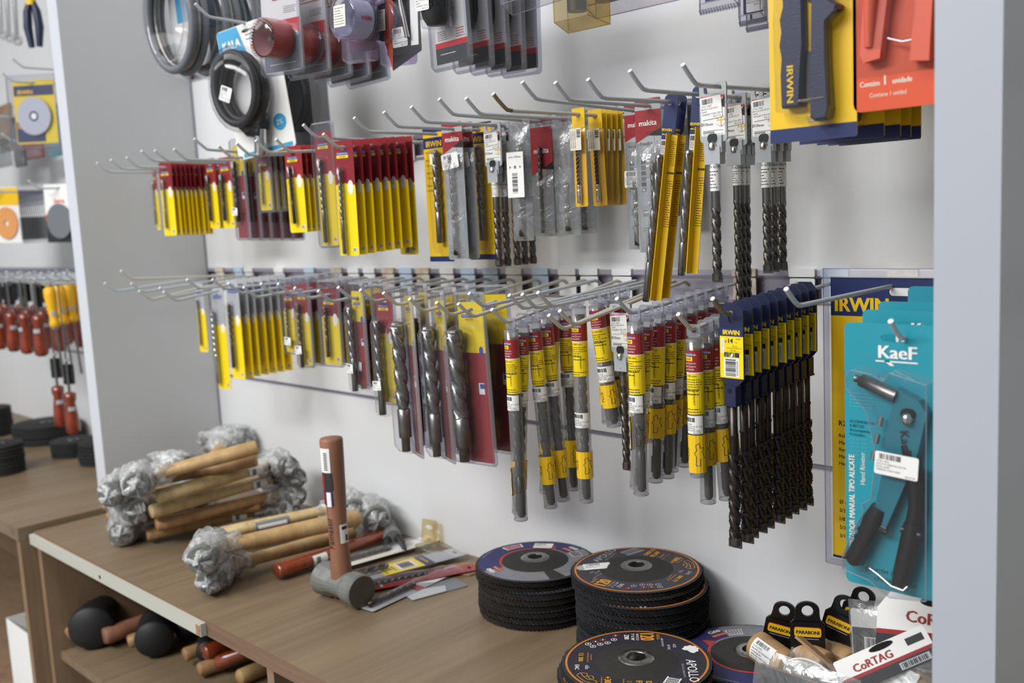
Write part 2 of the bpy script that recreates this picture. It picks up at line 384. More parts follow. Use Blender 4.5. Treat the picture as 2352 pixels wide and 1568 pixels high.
m = M(); m.box(XC0 + 0.0185, XC1 - 0.0185, -0.010, -0.002, 0.05, ZS - 0.026, 'panel_wood'); m.build('back_panel', t)
m = M(); xa, xb = XC0 + 0.002, at_y(474, 1435, YW).x
m.box(xa, xb, YW - 0.010, YW - 0.0005, ZS - 0.0235, ZS - 0.0035, 'strip_white')
m.box(xb - 0.014, xb - 0.002, YW - 0.0108, YW - 0.010, ZS - 0.022, ZS - 0.006, 'kraft')
for px in (82, 240, 458):
    x = at_y(px, 1300, YW).x; m.T = Matrix.Translation((x, YW - 0.0102, ZS - 0.0135)); m.prism(oval(0.0035, 0.0035), -0.0004, 0, 'hole_black'); m.T = Matrix()
m.build('drawer_rail', t, label='white plastic strip with screw holes on the counter edge')
# left neighbour unit
t = thing('neighbour_counter', 'oak-look counter of the next bay, slightly higher, carrying the black disc stacks', 'counter')
XN = -2.096
m = M(); m.box(-4.6, XN, -0.476, 0, ZS + 0.012 - 0.028, ZS + 0.012, 'worktop_wood'); m.build('worktop', t)
m = M(); m.box(XN - 0.020, XN, -0.474, 0, 0, ZS - 0.0165, 'panel_wood'); m.build('side_panel', t)
m = M(); m.box(-4.6, XN - 0.021, -0.03, -0.012, 0, ZS - 0.0165, 'panel_wood'); m.build('back_panel', t)
m = M(); m.box(-4.6, XN - 0.021, -0.46, -0.035, ZS - 0.52, ZS - 0.50, 'panel_wood'); m.build('shelf', t)

# ---------------------------------------------------------------- hooks
HOOKS = {}
def hook_mesh(dz, length, mrod, worn=False):
    m = M(); L = length; z0 = 0.0
    # one 4.6 mm wire from the wall clip, out, and up at the tip
    p = [(0, -0.004, -0.006), (0, -0.010, -0.002), (0, -0.016, 0.0)]
    for i in range(1, 5): p.append((0, -0.016 - (L - 0.030) * i / 4, dz * i / 4))
    p += [(0, -L + 0.006, dz + 0.0008), (0, -L, dz + 0.0045), (0, -L - 0.010, dz + 0.0125), (0, -L - 0.0165, dz + 0.0185)]
    if worn:
        m.tube(p[:7], 0.0025, 9, mrod); m.tube(p[6:], 0.00255, 9, 'hook_worn')
    else: m.tube(p, 0.0025, 9, mrod)
    e = Vector(p[-1]); d = (e - Vector(p[-2])).normalized(); m.tube([e - d * 0.0002, e + d * 0.0006], 0.0026, 9, 'hook_tip')
    return m
def clip_mesh(kind):
    m = M(); m.prism(rrect(0.035, 0.010, 0.0015, 2, 0, 0.012), -0.006, 0.004, kind); m.prism(rrect(0.034, 0.030, 0.002, 2, 0, -0.010), -0.0045, -0.0025, kind)
    return m
CLIPS = {}
rc = random.Random(11)
def hook(key, tip, zwall, where, length=0.25, mrod='hook_grey', worn=False, label=None, x=None, clip=None):
    P = at_y(tip[0], tip[1], -(length + 0.0165))
    X = P.x if x is None else x; dz = P.z - 0.0185 - zwall
    t = thing('display_hook', label or f'{where}', 'hook', 'wire display hooks', (X, 0, zwall))
    hook_mesh(dz, length, mrod, worn).build('rod', t)
    near = min([abs(X - h[0]) for h in HOOKS.values() if abs(h[1] - zwall) < 0.05] + [1])
    HOOKS[key] = (X, zwall, dz, length)
    if near < 0.036: return t
    ck = clip or rc.choice(('bracket_white', 'bracket_white', 'bracket_blue', 'bracket_rusty'))
    if ck not in CLIPS:
        CLIPS[ck] = clip_mesh(ck).build('clip', t)
    else:
        c = bpy.data.objects.new('clip', CLIPS[ck].data); COL.objects.link(c); c.parent = t
    return t
def hz(key, y):
    X, zw, dz, L = HOOKS[key]; f = max(0.0, min(1.0, (-y - 0.016) / (L - 0.03))); return zw + dz * f
def hy(key, px, py=400):
    return at_x(px, py, HOOKS[key][0]).y
ZHU, ZHL = CZ + 0.128, CZ - 0.100
UP = [(223, 374), (255, 367), (291, 362), (325, 347), (356, 346), (400, 343), (447, 319), (502, 336), (544, 330), (588, 323), (634, 320),
      (697, 287), (743, 308), (814, 271), (882, 258), (945, 246), (1009, 228), (1071, 226), (1133, 216), (1200, 189), (1276, 190), (1351, 183), (1447, 163), (1569, 149)]
for i, tp in enumerate(UP):
    mr = 'hook_cream' if tp[0] in (502, 588, 634, 743, 1133) else 'hook_grey'
    lab = f'upper row wire hook, {i + 1} along from the grey left panel' if tp[0] != 1133 else 'upper row wire hook with worn brown tip, carrying the yellow sleeves'
    hook(('u', tp[0]), tp, ZHU, lab, mrod=mr, worn=(tp[0] == 1133))
LO = [(278, 622), (241, 650), (302, 651), (320, 668), (367, 661), (376, 670), (430, 642), (488, 642), (525, 651), (560, 660), (600, 652), (639, 652), (677, 661), (731, 668),
      (777, 660), (828, 666), (881, 673), (941, 687), (1003, 695), (1053, 698), (1078, 674), (1130, 711), (1170, 678), (1200, 676), (1236, 672), (1261, 724), (1286, 714),
      (1417, 686), (1558, 722), (1637, 686), (1806, 664), (2046, 738)]
for i, tp in enumerate(LO):
    mr = 'hook_cream' if tp[0] in (278, 320, 941, 1003, 1053, 1130, 1261, 1286, 1558) else 'hook_grey'
    hook(('l', tp[0]), tp, ZHL, f'lower row wire hook, {i + 1} along from the grey left panel', mrod=mr, worn=(tp[0] == 1637))
# ---------------------------------------------------------------- packaged goods: builders (hang from the origin, face -y)
def bendm(m, i0, R, cx=0.0, cy=0.0):
    """wrap what was added since vertex i0 round a cylinder of radius R"""
    for i in range(i0, len(m.v)):
        v = m.v[i]; a = v.x / R; q = R - v.y
        m.v[i] = Vector((cx + q * math.sin(a), cy - q * math.cos(a), v.z))
def strip(m, x0, x1, z0, z1, y, mt, n=10, top=None):
    for i in range(n):
        a, b = x0 + (x1 - x0) * i / n, x0 + (x1 - x0) * (i + 1) / n
        t = (lambda x: z1) if top is None else top
        m.add([(a, y, z0), (b, y, z0), (b, y, t(b)), (a, y, t(a))], [(0, 1, 2, 3)], mt, True)
def sds_bit(m, x, y, z_tip, z_end, r, mt, tip_up=True, pitch=None, shank=None):
    """masonry bit with fluted part, collar, grooved shank and crossed tip; tip_up = tip at the higher end"""
    L = abs(z_end - z_tip); sg = -1 if tip_up else 1; sh = shank or 0.055; pitch = pitch or r * 5.5
    a = z_tip; b = z_tip + sg * (L - sh)
    m.drill(x, y, a + sg * 0.008, b, r, pitch, mt)
    # tip
    m.lathe([(r * 0.25, a), (r * 0.98, a + sg * 0.003), (r * 1.02, a + sg * 0.009), (r * 0.7, a + sg * 0.010)], 10, mt, x, y, False)
    m.box(x - r * 1.08, x + r * 1.08, y - r * 0.16, y + r * 0.16, min(a, a + sg * 0.007), max(a, a + sg * 0.007), 'carbide')
    q = r * 0.86
    m.lathe([(r * 0.55, b), (q, b + sg * 0.003), (q, b + sg * 0.016), (q * 0.72, b + sg * 0.017), (q * 0.72, b + sg * 0.020), (q, b + sg * 0.021), (q, z_end - sg * 0.003), (q * 0.6, z_end), (0, z_end)], 10, mt, x, y)
    for s2 in (-1, 1): m.box(x + s2 * q * 0.8 - 0.0006, x + s2 * q * 0.8 + 0.0012, y - q * 0.95, y - q * 0.3, min(z_end - sg * 0.008, z_end - sg * 0.028), max(z_end - sg * 0.008, z_end - sg * 0.028), 'ink')
def twist_bit(m, x, y, z0, z1, r, mt, lean=0.0, shank=0.4, pitch=None, step=False):
    """plain bit, tip at z1 (top), shank down to z0"""
    T = m.T; m.T = T @ Matrix.Translation((x, y, z1)) @ Matrix.Rotation(lean, 4, 'Y')
    L = z1 - z0; k = L * (1 - shank); m.drill(0, 0, -0.002, -k, r, pitch or r * 6, mt)
    m.lathe([(0, 0.001), (r * 0.8, -0.001), (r * 0.95, -0.004), (r * 0.5, -0.006)], 10, mt, 0, 0, False)
    pr = [(r * 0.5, -k + 0.001), (r * 0.9, -k - 0.002)]
    pr += [(r * 0.9, -L + 0.022), (r * 0.62, -L + 0.021), (r * 0.62, -L + 0.001), (0, -L)] if step else [(r * 0.88, -L + 0.001), (0, -L)]
    m.lathe(pr, 10, mt, 0, 0); m.T = T
def half_tube(m, x, z0, z1, r, mt, n=6, lean=0.0):
    """blister bubble: half cylinder with rounded ends bulging to -y"""
    T = m.T; m.T = T @ Matrix.Translation((x, 0, z1)) @ Matrix.Rotation(lean, 4, 'Y'); H = z1 - z0
    rows = [(0.35, 0), (0.8, -r * 0.3), (1, -r * 0.9), (1, -H + r * 0.9), (0.8, -H + r * 0.3), (0.35, -H)]; vs = []
    for q, z in rows:
        for k in range(n + 1):
            a = PI * k / n; vs.append((-r * 1.15 * q * math.cos(a), -r * 1.9 * q * math.sin(a) - 0.0003, z))
    fs = [(i * (n + 1) + k, i * (n + 1) + k + 1, (i + 1) * (n + 1) + k + 1, (i + 1) * (n + 1) + k) for i in range(len(rows) - 1) for k in range(n)]
    m.add(vs, fs, mt, True); m.add([vs[k] for k in range(n + 1)], [tuple(range(n + 1))], mt)
    m.add([vs[-1 - k] for k in range(n + 1)], [tuple(range(n + 1))], mt); m.T = T
def clamshell(w, h, top, depth=0.006, mt='clear_plastic', em='clear_edge', r=0.006, cx=0.0, cham=0.0):
    """flat clear shell with a raised rim; top = z of the upper edge"""
    m = M(); o = rrect(w, h, r, 3, cx, top - h / 2); i_ = rrect(w - 0.006, h - 0.006, r * 0.8, 3, cx, top - h / 2)
    if cham:
        c = cx + w / 2
        o = [(x - max(0, (x - (c - cham)) + (z - (top - cham)) - cham) / 1 if x > c - cham and z > top - cham else x, z) for x, z in o]
    m.prism(o, -0.0006, 0.0006, mt, side=em)
    n = len(o); vs = [(p[0], -0.0007, p[1]) for p in o] + [(p[0], -depth, p[1]) for p in i_]
    m.add(vs, [(k, (k + 1) % n, (k + 1) % n + n, k + n) for k in range(n)], em)
    m.add([(p[0], -depth, p[1]) for p in i_], [tuple(range(n))], mt)
    return m
def bit_card(nm, w, h, style='ry', br=0.0025, blen=None, bx=None, clam=False, stick=None, lean=0.0, top=0.011, bmat='steel', step=False, cat='drill bit', seed=1, shank=0.4):
    """card with printed zones, clear bubble and bit"""
    t = thing(nm, '', cat); zt, zb = top, top - h; m = M()
    ym = zt - h * (0.40 if style != 'yr' else 0.30)
    A, B = {'ry': ('red', 'yellow'), 'gy': ('grey_card', 'yellow'), 'yr': ('yellow', 'red'), 'dr': ('dark_red', 'yellow')}[style]
    hole = oval(min(0.007, w * 0.2), 0.0035, 0, 0, 10)
    m.prism(rrect(w, zt - ym, 0.003, 2, 0, (zt + ym) / 2), 0, 0.0008, A, hole=hole)
    m.prism(rrect(w, ym - zb, 0.003, 2, 0, (zb + ym) / 2), 0, 0.0008, B)
    m.flat([(-w / 2, ym - 0.003), (w / 2, ym - 0.003), (w / 2, ym + 0.002), (0, ym + 0.0055), (-w / 2, ym + 0.0035)], -0.0002, A if style == 'yr' else B)
    lx = 0.0 if w < 0.03 else -w * 0.06
    if style == 'gy':
        m.rect(-w * 0.36, w * 0.36, -0.014, -0.0075, -0.0003, 'blue'); m.text('TRAMONTINA', 0.0036, 0, -0.0122, -0.0005, 'white_paper', sx=min(1, w / 0.03))
    else:
        m.rect(lx - w * 0.30, lx + w * 0.30, -0.0105, -0.0062, -0.0003, 'blue'); m.rect(lx - w * 0.30, lx + w * 0.30, -0.0150, -0.0108, -0.0003, 'yellow_ink')
        m.text('TRAMONTINA', 0.0030, lx, -0.0094, -0.0005, 'white_paper', sx=w / 0.036); m.text('MASTER', 0.0032, lx, -0.0142, -0.0005, 'red' if style == 'yr' else 'ink', sx=w / 0.036)
    if style == 'yr':
        m.flat(oval(0.004, 0.006, w * 0.32, ym), -0.0004, 'blue'); m.rect(w * 0.12, w * 0.34, ym - h * 0.27, ym - h * 0.20, -0.0004, 'white_paper'); m.rect(w * 0.17, w * 0.34, ym - h * 0.235, ym - h * 0.205, -0.0005, 'blue')
    else:
        m.flat(oval(w * 0.14, w * 0.26, w * 0.27, ym - 0.001), -0.0004, 'white_paper')
        m.rect(w * 0.20, w * 0.40, zb + 0.006, zb + 0.012, -0.0004, 'white_paper'); m.bars(w * 0.21, w * 0.39, zb + 0.0065, zb + 0.0115, -0.0005, n=9, seed=4)
        m.text('BROCA PARA CONCRETO WIDEA', 0.0028, -w * 0.36, (ym + zb) / 2 - 0.004, -0.0004, 'ink', ang=PI / 2)
    m.build('card', t)
    bl = blen or h * 0.66; bx = -w * 0.12 if bx is None else bx; zt2 = zt - h * (0.24 if style != 'yr' else 0.16)
    b = M(); twist_bit(b, bx, -br * 1.3 - 0.0012, zt2 - bl, zt2, br, bmat, lean, step=step, shank=shank); b.build('bit', t)
    q = M(); half_tube(q, bx, zt2 - bl - 0.003, zt2 + 0.005, br * 1.5 + 0.0012, 'clear_plastic', lean=lean); q.build('blister', t)
    if clam: clamshell(w + 0.012, h + 0.018, zt + 0.014, 0.005).build('clamshell', t)
    if stick:
        s2 = M(); s2.sticker(stick[0], stick[1], 0.017, 0.014, -(br * 2.9 + 0.003), stick[2], seed); s2.build('price_sticker', t)
    return t
def tube_pack(nm, L, br, flag, label_z=-0.022, stick_z=-0.104, partial=0, seed=1, twist=0.0, st_on=True, clear_m='tube_plastic', llen=0.07, R=0.0092):
    """clear hanging tube holding one masonry bit"""
    t = thing(nm, '', 'drill bit')
    m = M(); m.prism(rrect(0.017, 0.014, 0.003, 2, 0, -0.001), -0.0011, 0.0011, 'clear_edge', hole=oval(0.0038, 0.0036, 0, 0.0005, 10))
    m.lathe([(0.004, -0.007), (R * 0.8, -0.009), (R, -0.0105), (R, -L + 0.001), (R * 0.92, -L), (0, -L)], 14, clear_m)
    m.lathe([(R + 0.0003, -0.010), (R + 0.0003, -0.0125)], 14, 'clear_edge'); m.lathe([(R + 0.0003, -L + 0.002), (R + 0.0003, -L + 0.0005)], 14, 'clear_edge')
    m.build('tube', t)
    b = M(); sds_bit(b, 0.0008, 0.001, -0.020, -L + 0.004, br, 'black_oxide', True, shank=min(0.075, L * 0.32)); b.build('bit', t)
    m = M(); W = R * 2 * 1.22; z0 = label_z; z1 = z0 - llen * 0.34; z2 = z0 - llen; i0 = 0
    strip(m, -W, W, z2, z1, -0.0002, 'yellow', 16); strip(m, -W, W, z1 - 0.001, z0, -0.0003, 'red', 16); strip(m, -W, W, z1 - 0.0016, z1 - 0.0004, -0.0004, 'white_paper', 16)
    strip(m, -W, W * 0.1, z0 - 0.0068, z0 - 0.0030, -0.0004, 'blue', 8); strip(m, -W * 0.62, W * 0.1, z0 - 0.0118, z0 - 0.0074, -0.0004, 'yellow_ink', 6)
    m.text('TRAMONTINA', 0.0032, -W * 0.2, z0 - 0.0061, -0.0006, 'white_paper'); m.text('MASTER', 0.0034, -W * 0.24, z0 - 0.0109, -0.0006, 'ink')
    for k, s in enumerate(('Broca para Concreto', 'Broca para Cemento', 'Masonry Drill Bit')): m.text(s, 0.0025, -W * 0.15, z0 - 0.0150 - 0.0034 * k, -0.0006, 'white_paper', sx=0.85)
    m.text('14 x %d mm' % round(L * 1000 - 10, -1), 0.0033, -W * 0.12, z1 - 0.0052, -0.0006, 'ink')
    m.lines(-W * 0.62, W * 0.55, z1 - 0.020, z1 - 0.007, 5, -0.0006, 'ink', seed)
    zc = z2 + 0.008
    m.rect(-W * 0.55, -W * 0.36, zc, zc + 0.020, -0.0005, 'white_paper'); m.bars(-W * 0.53, -W * 0.38, zc + 0.001, zc + 0.019, -0.0006, horiz=True, n=16)
    m.lines(-W * 0.30, W * 0.45, zc + 0.012, zc + 0.020, 2, -0.0006, 'ink', seed + 3); m.text('CONTEUDO', 0.0028, W * 0.18, zc + 0.010, -0.0006, 'ink', ang=PI / 2)
    m.lines(-W * 0.62, W * 0.5, z2 + 0.001, z2 + 0.007, 2, -0.0006, 'ink', seed + 5)
    bendm(m, 0, R + 0.0001); m.build('printed_label', t)
    if st_on:
        m = M(); zs = stick_z; strip(m, -W * 0.56, W * 0.52, zs - 0.010, zs + 0.010, -0.0008, 'white_paper', 10)
        m.bars(-W * 0.50, W * 0.15, zs + 0.003, zs + 0.008, -0.0009, n=22)
        for k, s in enumerate(('COD-10448', 'BROCA SDS-PLUS 14X260', 'TRAMONTINA', 'VIMEZER FORN SERV', 'R$ 37.90')):
            m.text(s, 0.0021, -W * 0.50 if k < 4 else W * 0.4, zs - 0.0002 - 0.0023 * k, -0.0009, 'ink', al='l' if k < 4 else 'r')
        bendm(m, 0, R + 0.0001); m.build('price_sticker', t)
    if flag:
        f0, f1 = flag; m = M(); a, c = (-W, W * 0.95) if not partial else (-W, -W * 0.38)
        rr = 0.008
        strip(m, a, c, f1, f0, -0.0011, 'gold', 12)
        if partial: strip(m, c, c + 0.004, f1 + 0.004, f0 - 0.004, -0.0011, 'gold', 2)
        m.text('SDS', 0.0062, -W * 0.52, (f0 + f1) / 2, -0.0013, 'ink', ang=PI / 2); m.text('PLUS', 0.0062, -W * 0.22, (f0 + f1) / 2, -0.0013, 'ink', ang=PI / 2)
        zc = (f0 + f1) / 2; hh = (f0 - f1) * 0.3
        key = [(0.1, -1), (0.42, -1), (0.42, -0.45), (0.8, -0.3), (0.55, 0.2), (0.7, 0.6), (0.42, 0.55), (0.36, 1), (0.1, 0.8), (0.16, 0.35), (0.0, 0.1), (0.14, -0.2)]
        pk = [(W * (0.08 + q[0] * 0.62), zc + q[1] * hh) for q in key]
        for i in range(len(pk)):
            p, q = Vector(pk[i]), Vector(pk[(i + 1) % len(pk)]); d = (q - p).normalized(); nrm = Vector((-d.y, d.x)) * 0.00025
            m.flat([tuple(p - nrm), tuple(q - nrm), tuple(q + nrm), tuple(p + nrm)], -0.0013, 'ink')
        bendm(m, 0, R + 0.0001); m.build('yellow_band', t)
    return t
def navy_tag_bit(nm, L=0.256, br=0.0068):
    t = thing(nm, '', 'drill bit'); w = 0.0285; h = w / 2
    m = M()
    o = [(-h, -0.076 + 0.008), (-h, 0.004), (-h + 0.007, 0.012), (h - 0.007, 0.012), (h, 0.004), (h, -0.068), (h - 0.007, -0.076), (-h + 0.007, -0.076)]
    o = [(-h, -0.068), (-h + 0.007, -0.076), (h - 0.007, -0.076), (h, -0.068), (h, 0.004), (h - 0.007, 0.012), (-h + 0.007, 0.012), (-h, 0.004)]
    m.prism(o, 0, 0.0022, 'navy_plastic', hole=[(0.0028 * math.cos(a) * 1.3, -0.003 + 0.0065 * math.sin(a)) for a in [2 * PI * k / 12 for k in range(12)]])
    m.box(-0.0068, 0.0068, -0.0045, 0.0065, -0.096, -0.076, 'navy_plastic'); m.box(-0.0075, 0.0075, -0.0052, 0.0072, -0.0975, -0.0955, 'navy_plastic')
    m.box(-0.003, 0.002, -0.0048, -0.0044, -0.083, -0.079, 'hole_black'); m.build('tag', t)
    m = M(); m.rect(-h, h, -0.0235, -0.0145, -0.0003, 'navy'); m.rect(-h, h, -0.068, -0.0235, -0.0003, 'yellow')
    m.text('IRWIN', 0.0072, 0.0, -0.0217, -0.0005, 'yellow_ink', bold=0.0003); m.text('14', 0.0068, -0.001, -0.0305, -0.0005, 'ink', bold=0.0003); m.text('Ø', 0.0035, -0.0068, -0.0302, -0.0005, 'ink')
    m.text('10508005', 0.0016, 0.0085, -0.0265, -0.0005, 'ink'); m.text('mm', 0.0018, 0.0062, -0.0302, -0.0005, 'ink')
    m.text('140 mm', 0.002, 0.004, -0.0345, -0.0005, 'ink'); m.text('210 mm', 0.002, 0.002, -0.0388, -0.0005, 'ink')
    for z in (-0.0356, -0.0364, -0.0394): m.rect(-0.006, 0.0125, z, z + 0.0002, -0.0005, 'ink')
    m.prism(rrect(0.0035, 0.016, 0.001, 2, -0.0108, -0.034), -0.0005, -0.0003, 'white_paper'); m.lines(-0.0115, -0.0102, -0.0415, -0.027, 9, -0.0007, 'ink', 5)
    for k, c in enumerate(('mid_grey', 'white_paper', 'dark_card')):
        x = -0.0062 + 0.0064 * k; m.rect(x - 0.0028, x + 0.0028, -0.0455, -0.0405, -0.0005, 'dark_card'); m.flat([(x - 0.002, -0.0452), (x + 0.001, -0.0452), (x + 0.0022, -0.041), (x - 0.0005, -0.042)], -0.0007, c)
    m.rect(-0.0095, 0.0090, -0.0665, -0.0465, -0.0005, 'white_paper'); m.bars(-0.0075, 0.0052, -0.0655, -0.0475, -0.0007, n=26, horiz=True, seed=6)
    m.text('5042576964084', 0.0024, 0.0078, -0.057, -0.0007, 'ink', ang=PI / 2); m.build('printed_label', t)
    m = M(); q = br * 0.72
    m.lathe([(0, -0.09), (q * 0.9, -0.092), (q * 0.9, -0.128), (q * 1.05, -0.129), (q * 1.05, -0.131), (q * 0.92, -0.132), (q * 0.92, -0.150), (q * 0.7, -0.156)], 12, 'black_oxide', 0, 0.001)
    m.drill(0, 0.001, -0.150, -L + 0.009, br, 0.034, 'black_oxide', core=0.55)
    m.lathe([(br * 0.6, -L + 0.011), (br * 1.05, -L + 0.009), (br * 1.05, -L + 0.002), (br * 0.6, -L), (0, -L)], 8, 'carbide', 0, 0.001, False)
    m.box(-br * 1.15, br * 1.15, 0.001 - 0.0011, 0.001 + 0.0011, -L - 0.0015, -L + 0.007, 'carbide'); m.build('bit', t)
    return t
def grey_tag_bit(nm, L=0.21, br=0.0052, sleeve=0.03, big=1.0):
    t = thing(nm, '', 'drill bit'); w = 0.033
    h = w / 2; m = M()
    sl = [(-0.009 + 0.0022 * math.cos(a) if math.cos(a) < 0 else 0.009 + 0.0022 * math.cos(a), -0.002 + 0.0045 * math.sin(a)) for a in [2 * PI * (k + 0.5) / 12 for k in range(12)]]
    m.prism(rrect(w, 0.023, 0.003, 2, 0, -0.0065), 0, 0.0022, 'grey_plastic', hole=sl); m.prism(rrect(w, 0.042, 0.004, 2, 0, -0.036), 0, 0.0022, 'grey_plastic')
    m.box(-0.011, 0.011, -0.002, 0.006, -0.068, -0.050, 'grey_plastic'); m.box(-0.0095, 0.0095, -0.0035, 0.007, -0.080, -0.062, 'grey_plastic')
    m.prism(rrect(0.012, 0.010, 0.004, 3, 0, -0.053), -0.0024, -0.0018, 'ink'); m.build('tag', t)
    m = M(); m.rect(-h + 0.002, h - 0.002, -0.050, -0.009, -0.0003, 'white_paper'); m.flat([(-h + 0.002, -0.020), (-h + 0.002, -0.009), (h - 0.002, -0.009), (h - 0.004, -0.011)], -0.0005, 'bright_red')
    m.flat([(h - 0.009, -0.020), (h - 0.002, -0.009), (h - 0.002, -0.022)], -0.0006, 'ink'); m.text('makita', 0.006, -0.004, -0.0155, -0.0007, 'white_paper')
    m.text('Ø10mm', 0.0045, -0.0075, -0.0395, -0.0006, 'ink'); m.rect(-0.0125, 0.0125, -0.0450, -0.0446, -0.0006, 'ink')
    for k in range(7): m.flat(oval(0.0009, 0.0011, -0.0115 + 0.002 * k, -0.0465, 6), -0.0006, 'mid_grey')
    m.lines(-0.012, 0.012, -0.0495, -0.0478, 1, -0.0006, 'mid_grey', 3)
    o = oval(0.0052, 0.0052, 0.0098, -0.036, 14)
    for i in range(14):
        p, q = Vector(o[i]), Vector(o[(i + 1) % 14]); m.flat([tuple(p), tuple(q), tuple(q * 1.0 + Vector((0, 0.0004))), tuple(p + Vector((0, 0.0004)))], -0.0006, 'ink')
    m.rect(0.0048, 0.0148, -0.0352, -0.0338, -0.0006, 'gold'); m.rect(0.0092, 0.0106, -0.0405, -0.0325, -0.0007, 'gold'); m.build('printed_label', t)
    m = M(); m.sticker(-0.0015, -0.021, 0.026, 0.023, -0.0012, -0.07, 5); m.build('price_sticker', t)
    m = M(); e = -0.078 - sleeve
    m.lathe([(br * 1.05, -0.079), (br * 1.05, e)], 12, 'white_paper', 0, 0.002); i0 = len(m.v)
    m.text('MAKITA SDS-PLUS', 0.0036, 0.001, -0.084, -0.0002, 'ink', sx=0.8); m.lines(-0.006, 0.006, e + 0.002, -0.086, 6, -0.0002, 'ink', 9); bendm(m, i0, br * 1.06, 0, 0.002); m.build('paper_sleeve', t)
    m = M(); m.lathe([(0, -0.056), (br * 0.8, -0.058), (br * 0.8, -0.064)], 10, 'chrome', 0, -0.0025)
    m.lathe([(br * 0.92, e + 0.004), (br * 0.92, e - 0.018), (br * 0.7, e - 0.022)], 12, 'steel', 0, 0.002)
    m.drill(0, 0.002, e - 0.015, -L + 0.008, br, 0.030, 'carbide', core=0.5)
    m.lathe([(br * 0.6, -L + 0.010), (br * 1.1, -L + 0.008), (br * 1.1, -L + 0.001), (0, -L)], 8, 'carbide', 0, 0.002, False)
    m.box(-br * 1.15, br * 1.15, 0.0012, 0.0028, -L - 0.0015, -L + 0.005, 'carbide'); m.build('bit', t)
    return t
def film_sheet(m, w, z0, z1, mt, seed=1, nx=5, nz=12, depth=0.006, y0=-0.0005):
    """bulging pouch front of slightly creased film"""
    rr = random.Random(seed); vs = []
    for j in range(nz + 1):
        for i in range(nx + 1):
            u, v = i / nx, j / nz; b = math.sin(PI * u) ** 0.7 * min(1, math.sin(PI * v) * 3)
            vs.append((-w / 2 + w * u + rr.uniform(-1, 1) * 0.0004, y0 - depth * b * rr.uniform(0.75, 1.05), z0 + (z1 - z0) * v))
    m.add(vs, [(j * (nx + 1) + i, j * (nx + 1) + i + 1, (j + 1) * (nx + 1) + i + 1, (j + 1) * (nx + 1) + i) for j in range(nz) for i in range(nx)], mt, True)
def pouch(nm, w, h, head='red', hh=0.036, bl=0.7, br=0.004, back='grey_card', label=None, film='pouch_film', stick=None, top=0.011, bmat='carbide', text='makita', seed=1, bx=0.0, drop=0.0, icons=False):
    """foil or film pouch with a printed header and a bit inside"""
    t = thing(nm, '', 'drill bit'); zt, zb = top, top - h; m = M()
    m.prism(rrect(w, h, 0.003, 2, 0, (zt + zb) / 2), 0, 0.0006, back if back else film, hole=oval(min(0.006, w * 0.25), 0.003, 0, 0, 10))
    if head:
        z1 = zt - hh; m.flat([(-w / 2, z1 - w * 0.05), (w / 2, z1 + w * 0.42), (w / 2, zt - 0.001), (-w / 2, zt - 0.001)] if 0 else [(-w / 2, z1), (w * 0.5, z1 + w * 0.45), (w / 2, -0.0038), (-w / 2, -0.0038)], -0.0003, head)
        m.flat([(-w / 2, zt - 0.001), (-w / 2, 0.0035), (w / 2, 0.0035), (w / 2, zt - 0.001)], -0.0003, head)
        if head == 'bright_red' or head == 'red': m.flat([(0.0, z1 + w * 0.225), (w * 0.5, z1 + w * 0.18), (w * 0.5, z1 + w * 0.45)], -0.0004, 'ink')
        m.text(text, w * 0.26, 0, zt - hh * 0.62, -0.0006, 'white_paper', bold=0.0002)
    if icons:
        m.text('OmniBohrer', 0.0055, 0, zt - h * 0.30, -0.0004, 'ink', sx=0.9); m.text('D-30380', 0.004, 0.004, zt - h * 0.23, -0.0004, 'ink'); m.text('10 mm', 0.005, w * 0.22, zt - h * 0.42, -0.0004, 'ink')
        for k in range(6): m.rect(-w * 0.32, -w * 0.14, zt - h * (0.42 + 0.036 * k), zt - h * (0.395 + 0.036 * k), -0.0004, 'mid_grey' if k % 2 else 'dark_card')
        m.rect(-w * 0.3, -w * 0.1, zt - h * 0.76, zt - h * 0.72, -0.0004, 'mid_grey'); m.lines(-w * 0.3, w * 0.3, zt - h * 0.86, zt - h * 0.83, 2, -0.0004, 'ink', 5)
    else: m.lines(-w * 0.4, w * 0.4, zb + 0.008, zb + 0.022, 4, -0.0004, 'mid_grey', seed)
    m.build('pouch_back', t)
    b = M(); L = h * bl; z = zt - h * 0.97 + L - drop; twist_bit(b, bx, -br - 0.0012, z - L, z, br, bmat, 0.0, shank=0.25); b.build('bit', t)
    f = M(); film_sheet(f, w - 0.001, zb + 0.001, zt - (hh if head else 0.018), film, seed, depth=br * 2 + 0.004); f.build('film', t)
    if label:
        m = M(); m.rect(-w * 0.4, w * 0.4, label[0] - label[1], label[0], -(br * 2 + 0.0055), 'white_paper'); m.text('ø 6 x 93mm', w * 0.12, 0, label[0] - 0.008, -(br * 2 + 0.0057), 'ink')
        m.bars(-w * 0.16, w * 0.10, label[0] - label[1] * 0.9, label[0] - label[1] * 0.45, -(br * 2 + 0.0057), horiz=True, n=14)
        for k in (-1, 0, 1): m.flat(oval(0.0022, 0.0024, k * w * 0.24, label[0] - label[1] * 0.33, 3 if k else 8), -(br * 2 + 0.0057), 'mid_grey')
        m.build('paper_label', t)
    if stick:
        m = M(); m.sticker(stick[0], stick[1], w * 0.82, 0.022, -(br * 1.0 + 0.003), stick[2], seed); m.build('price_sticker', t)
    return t
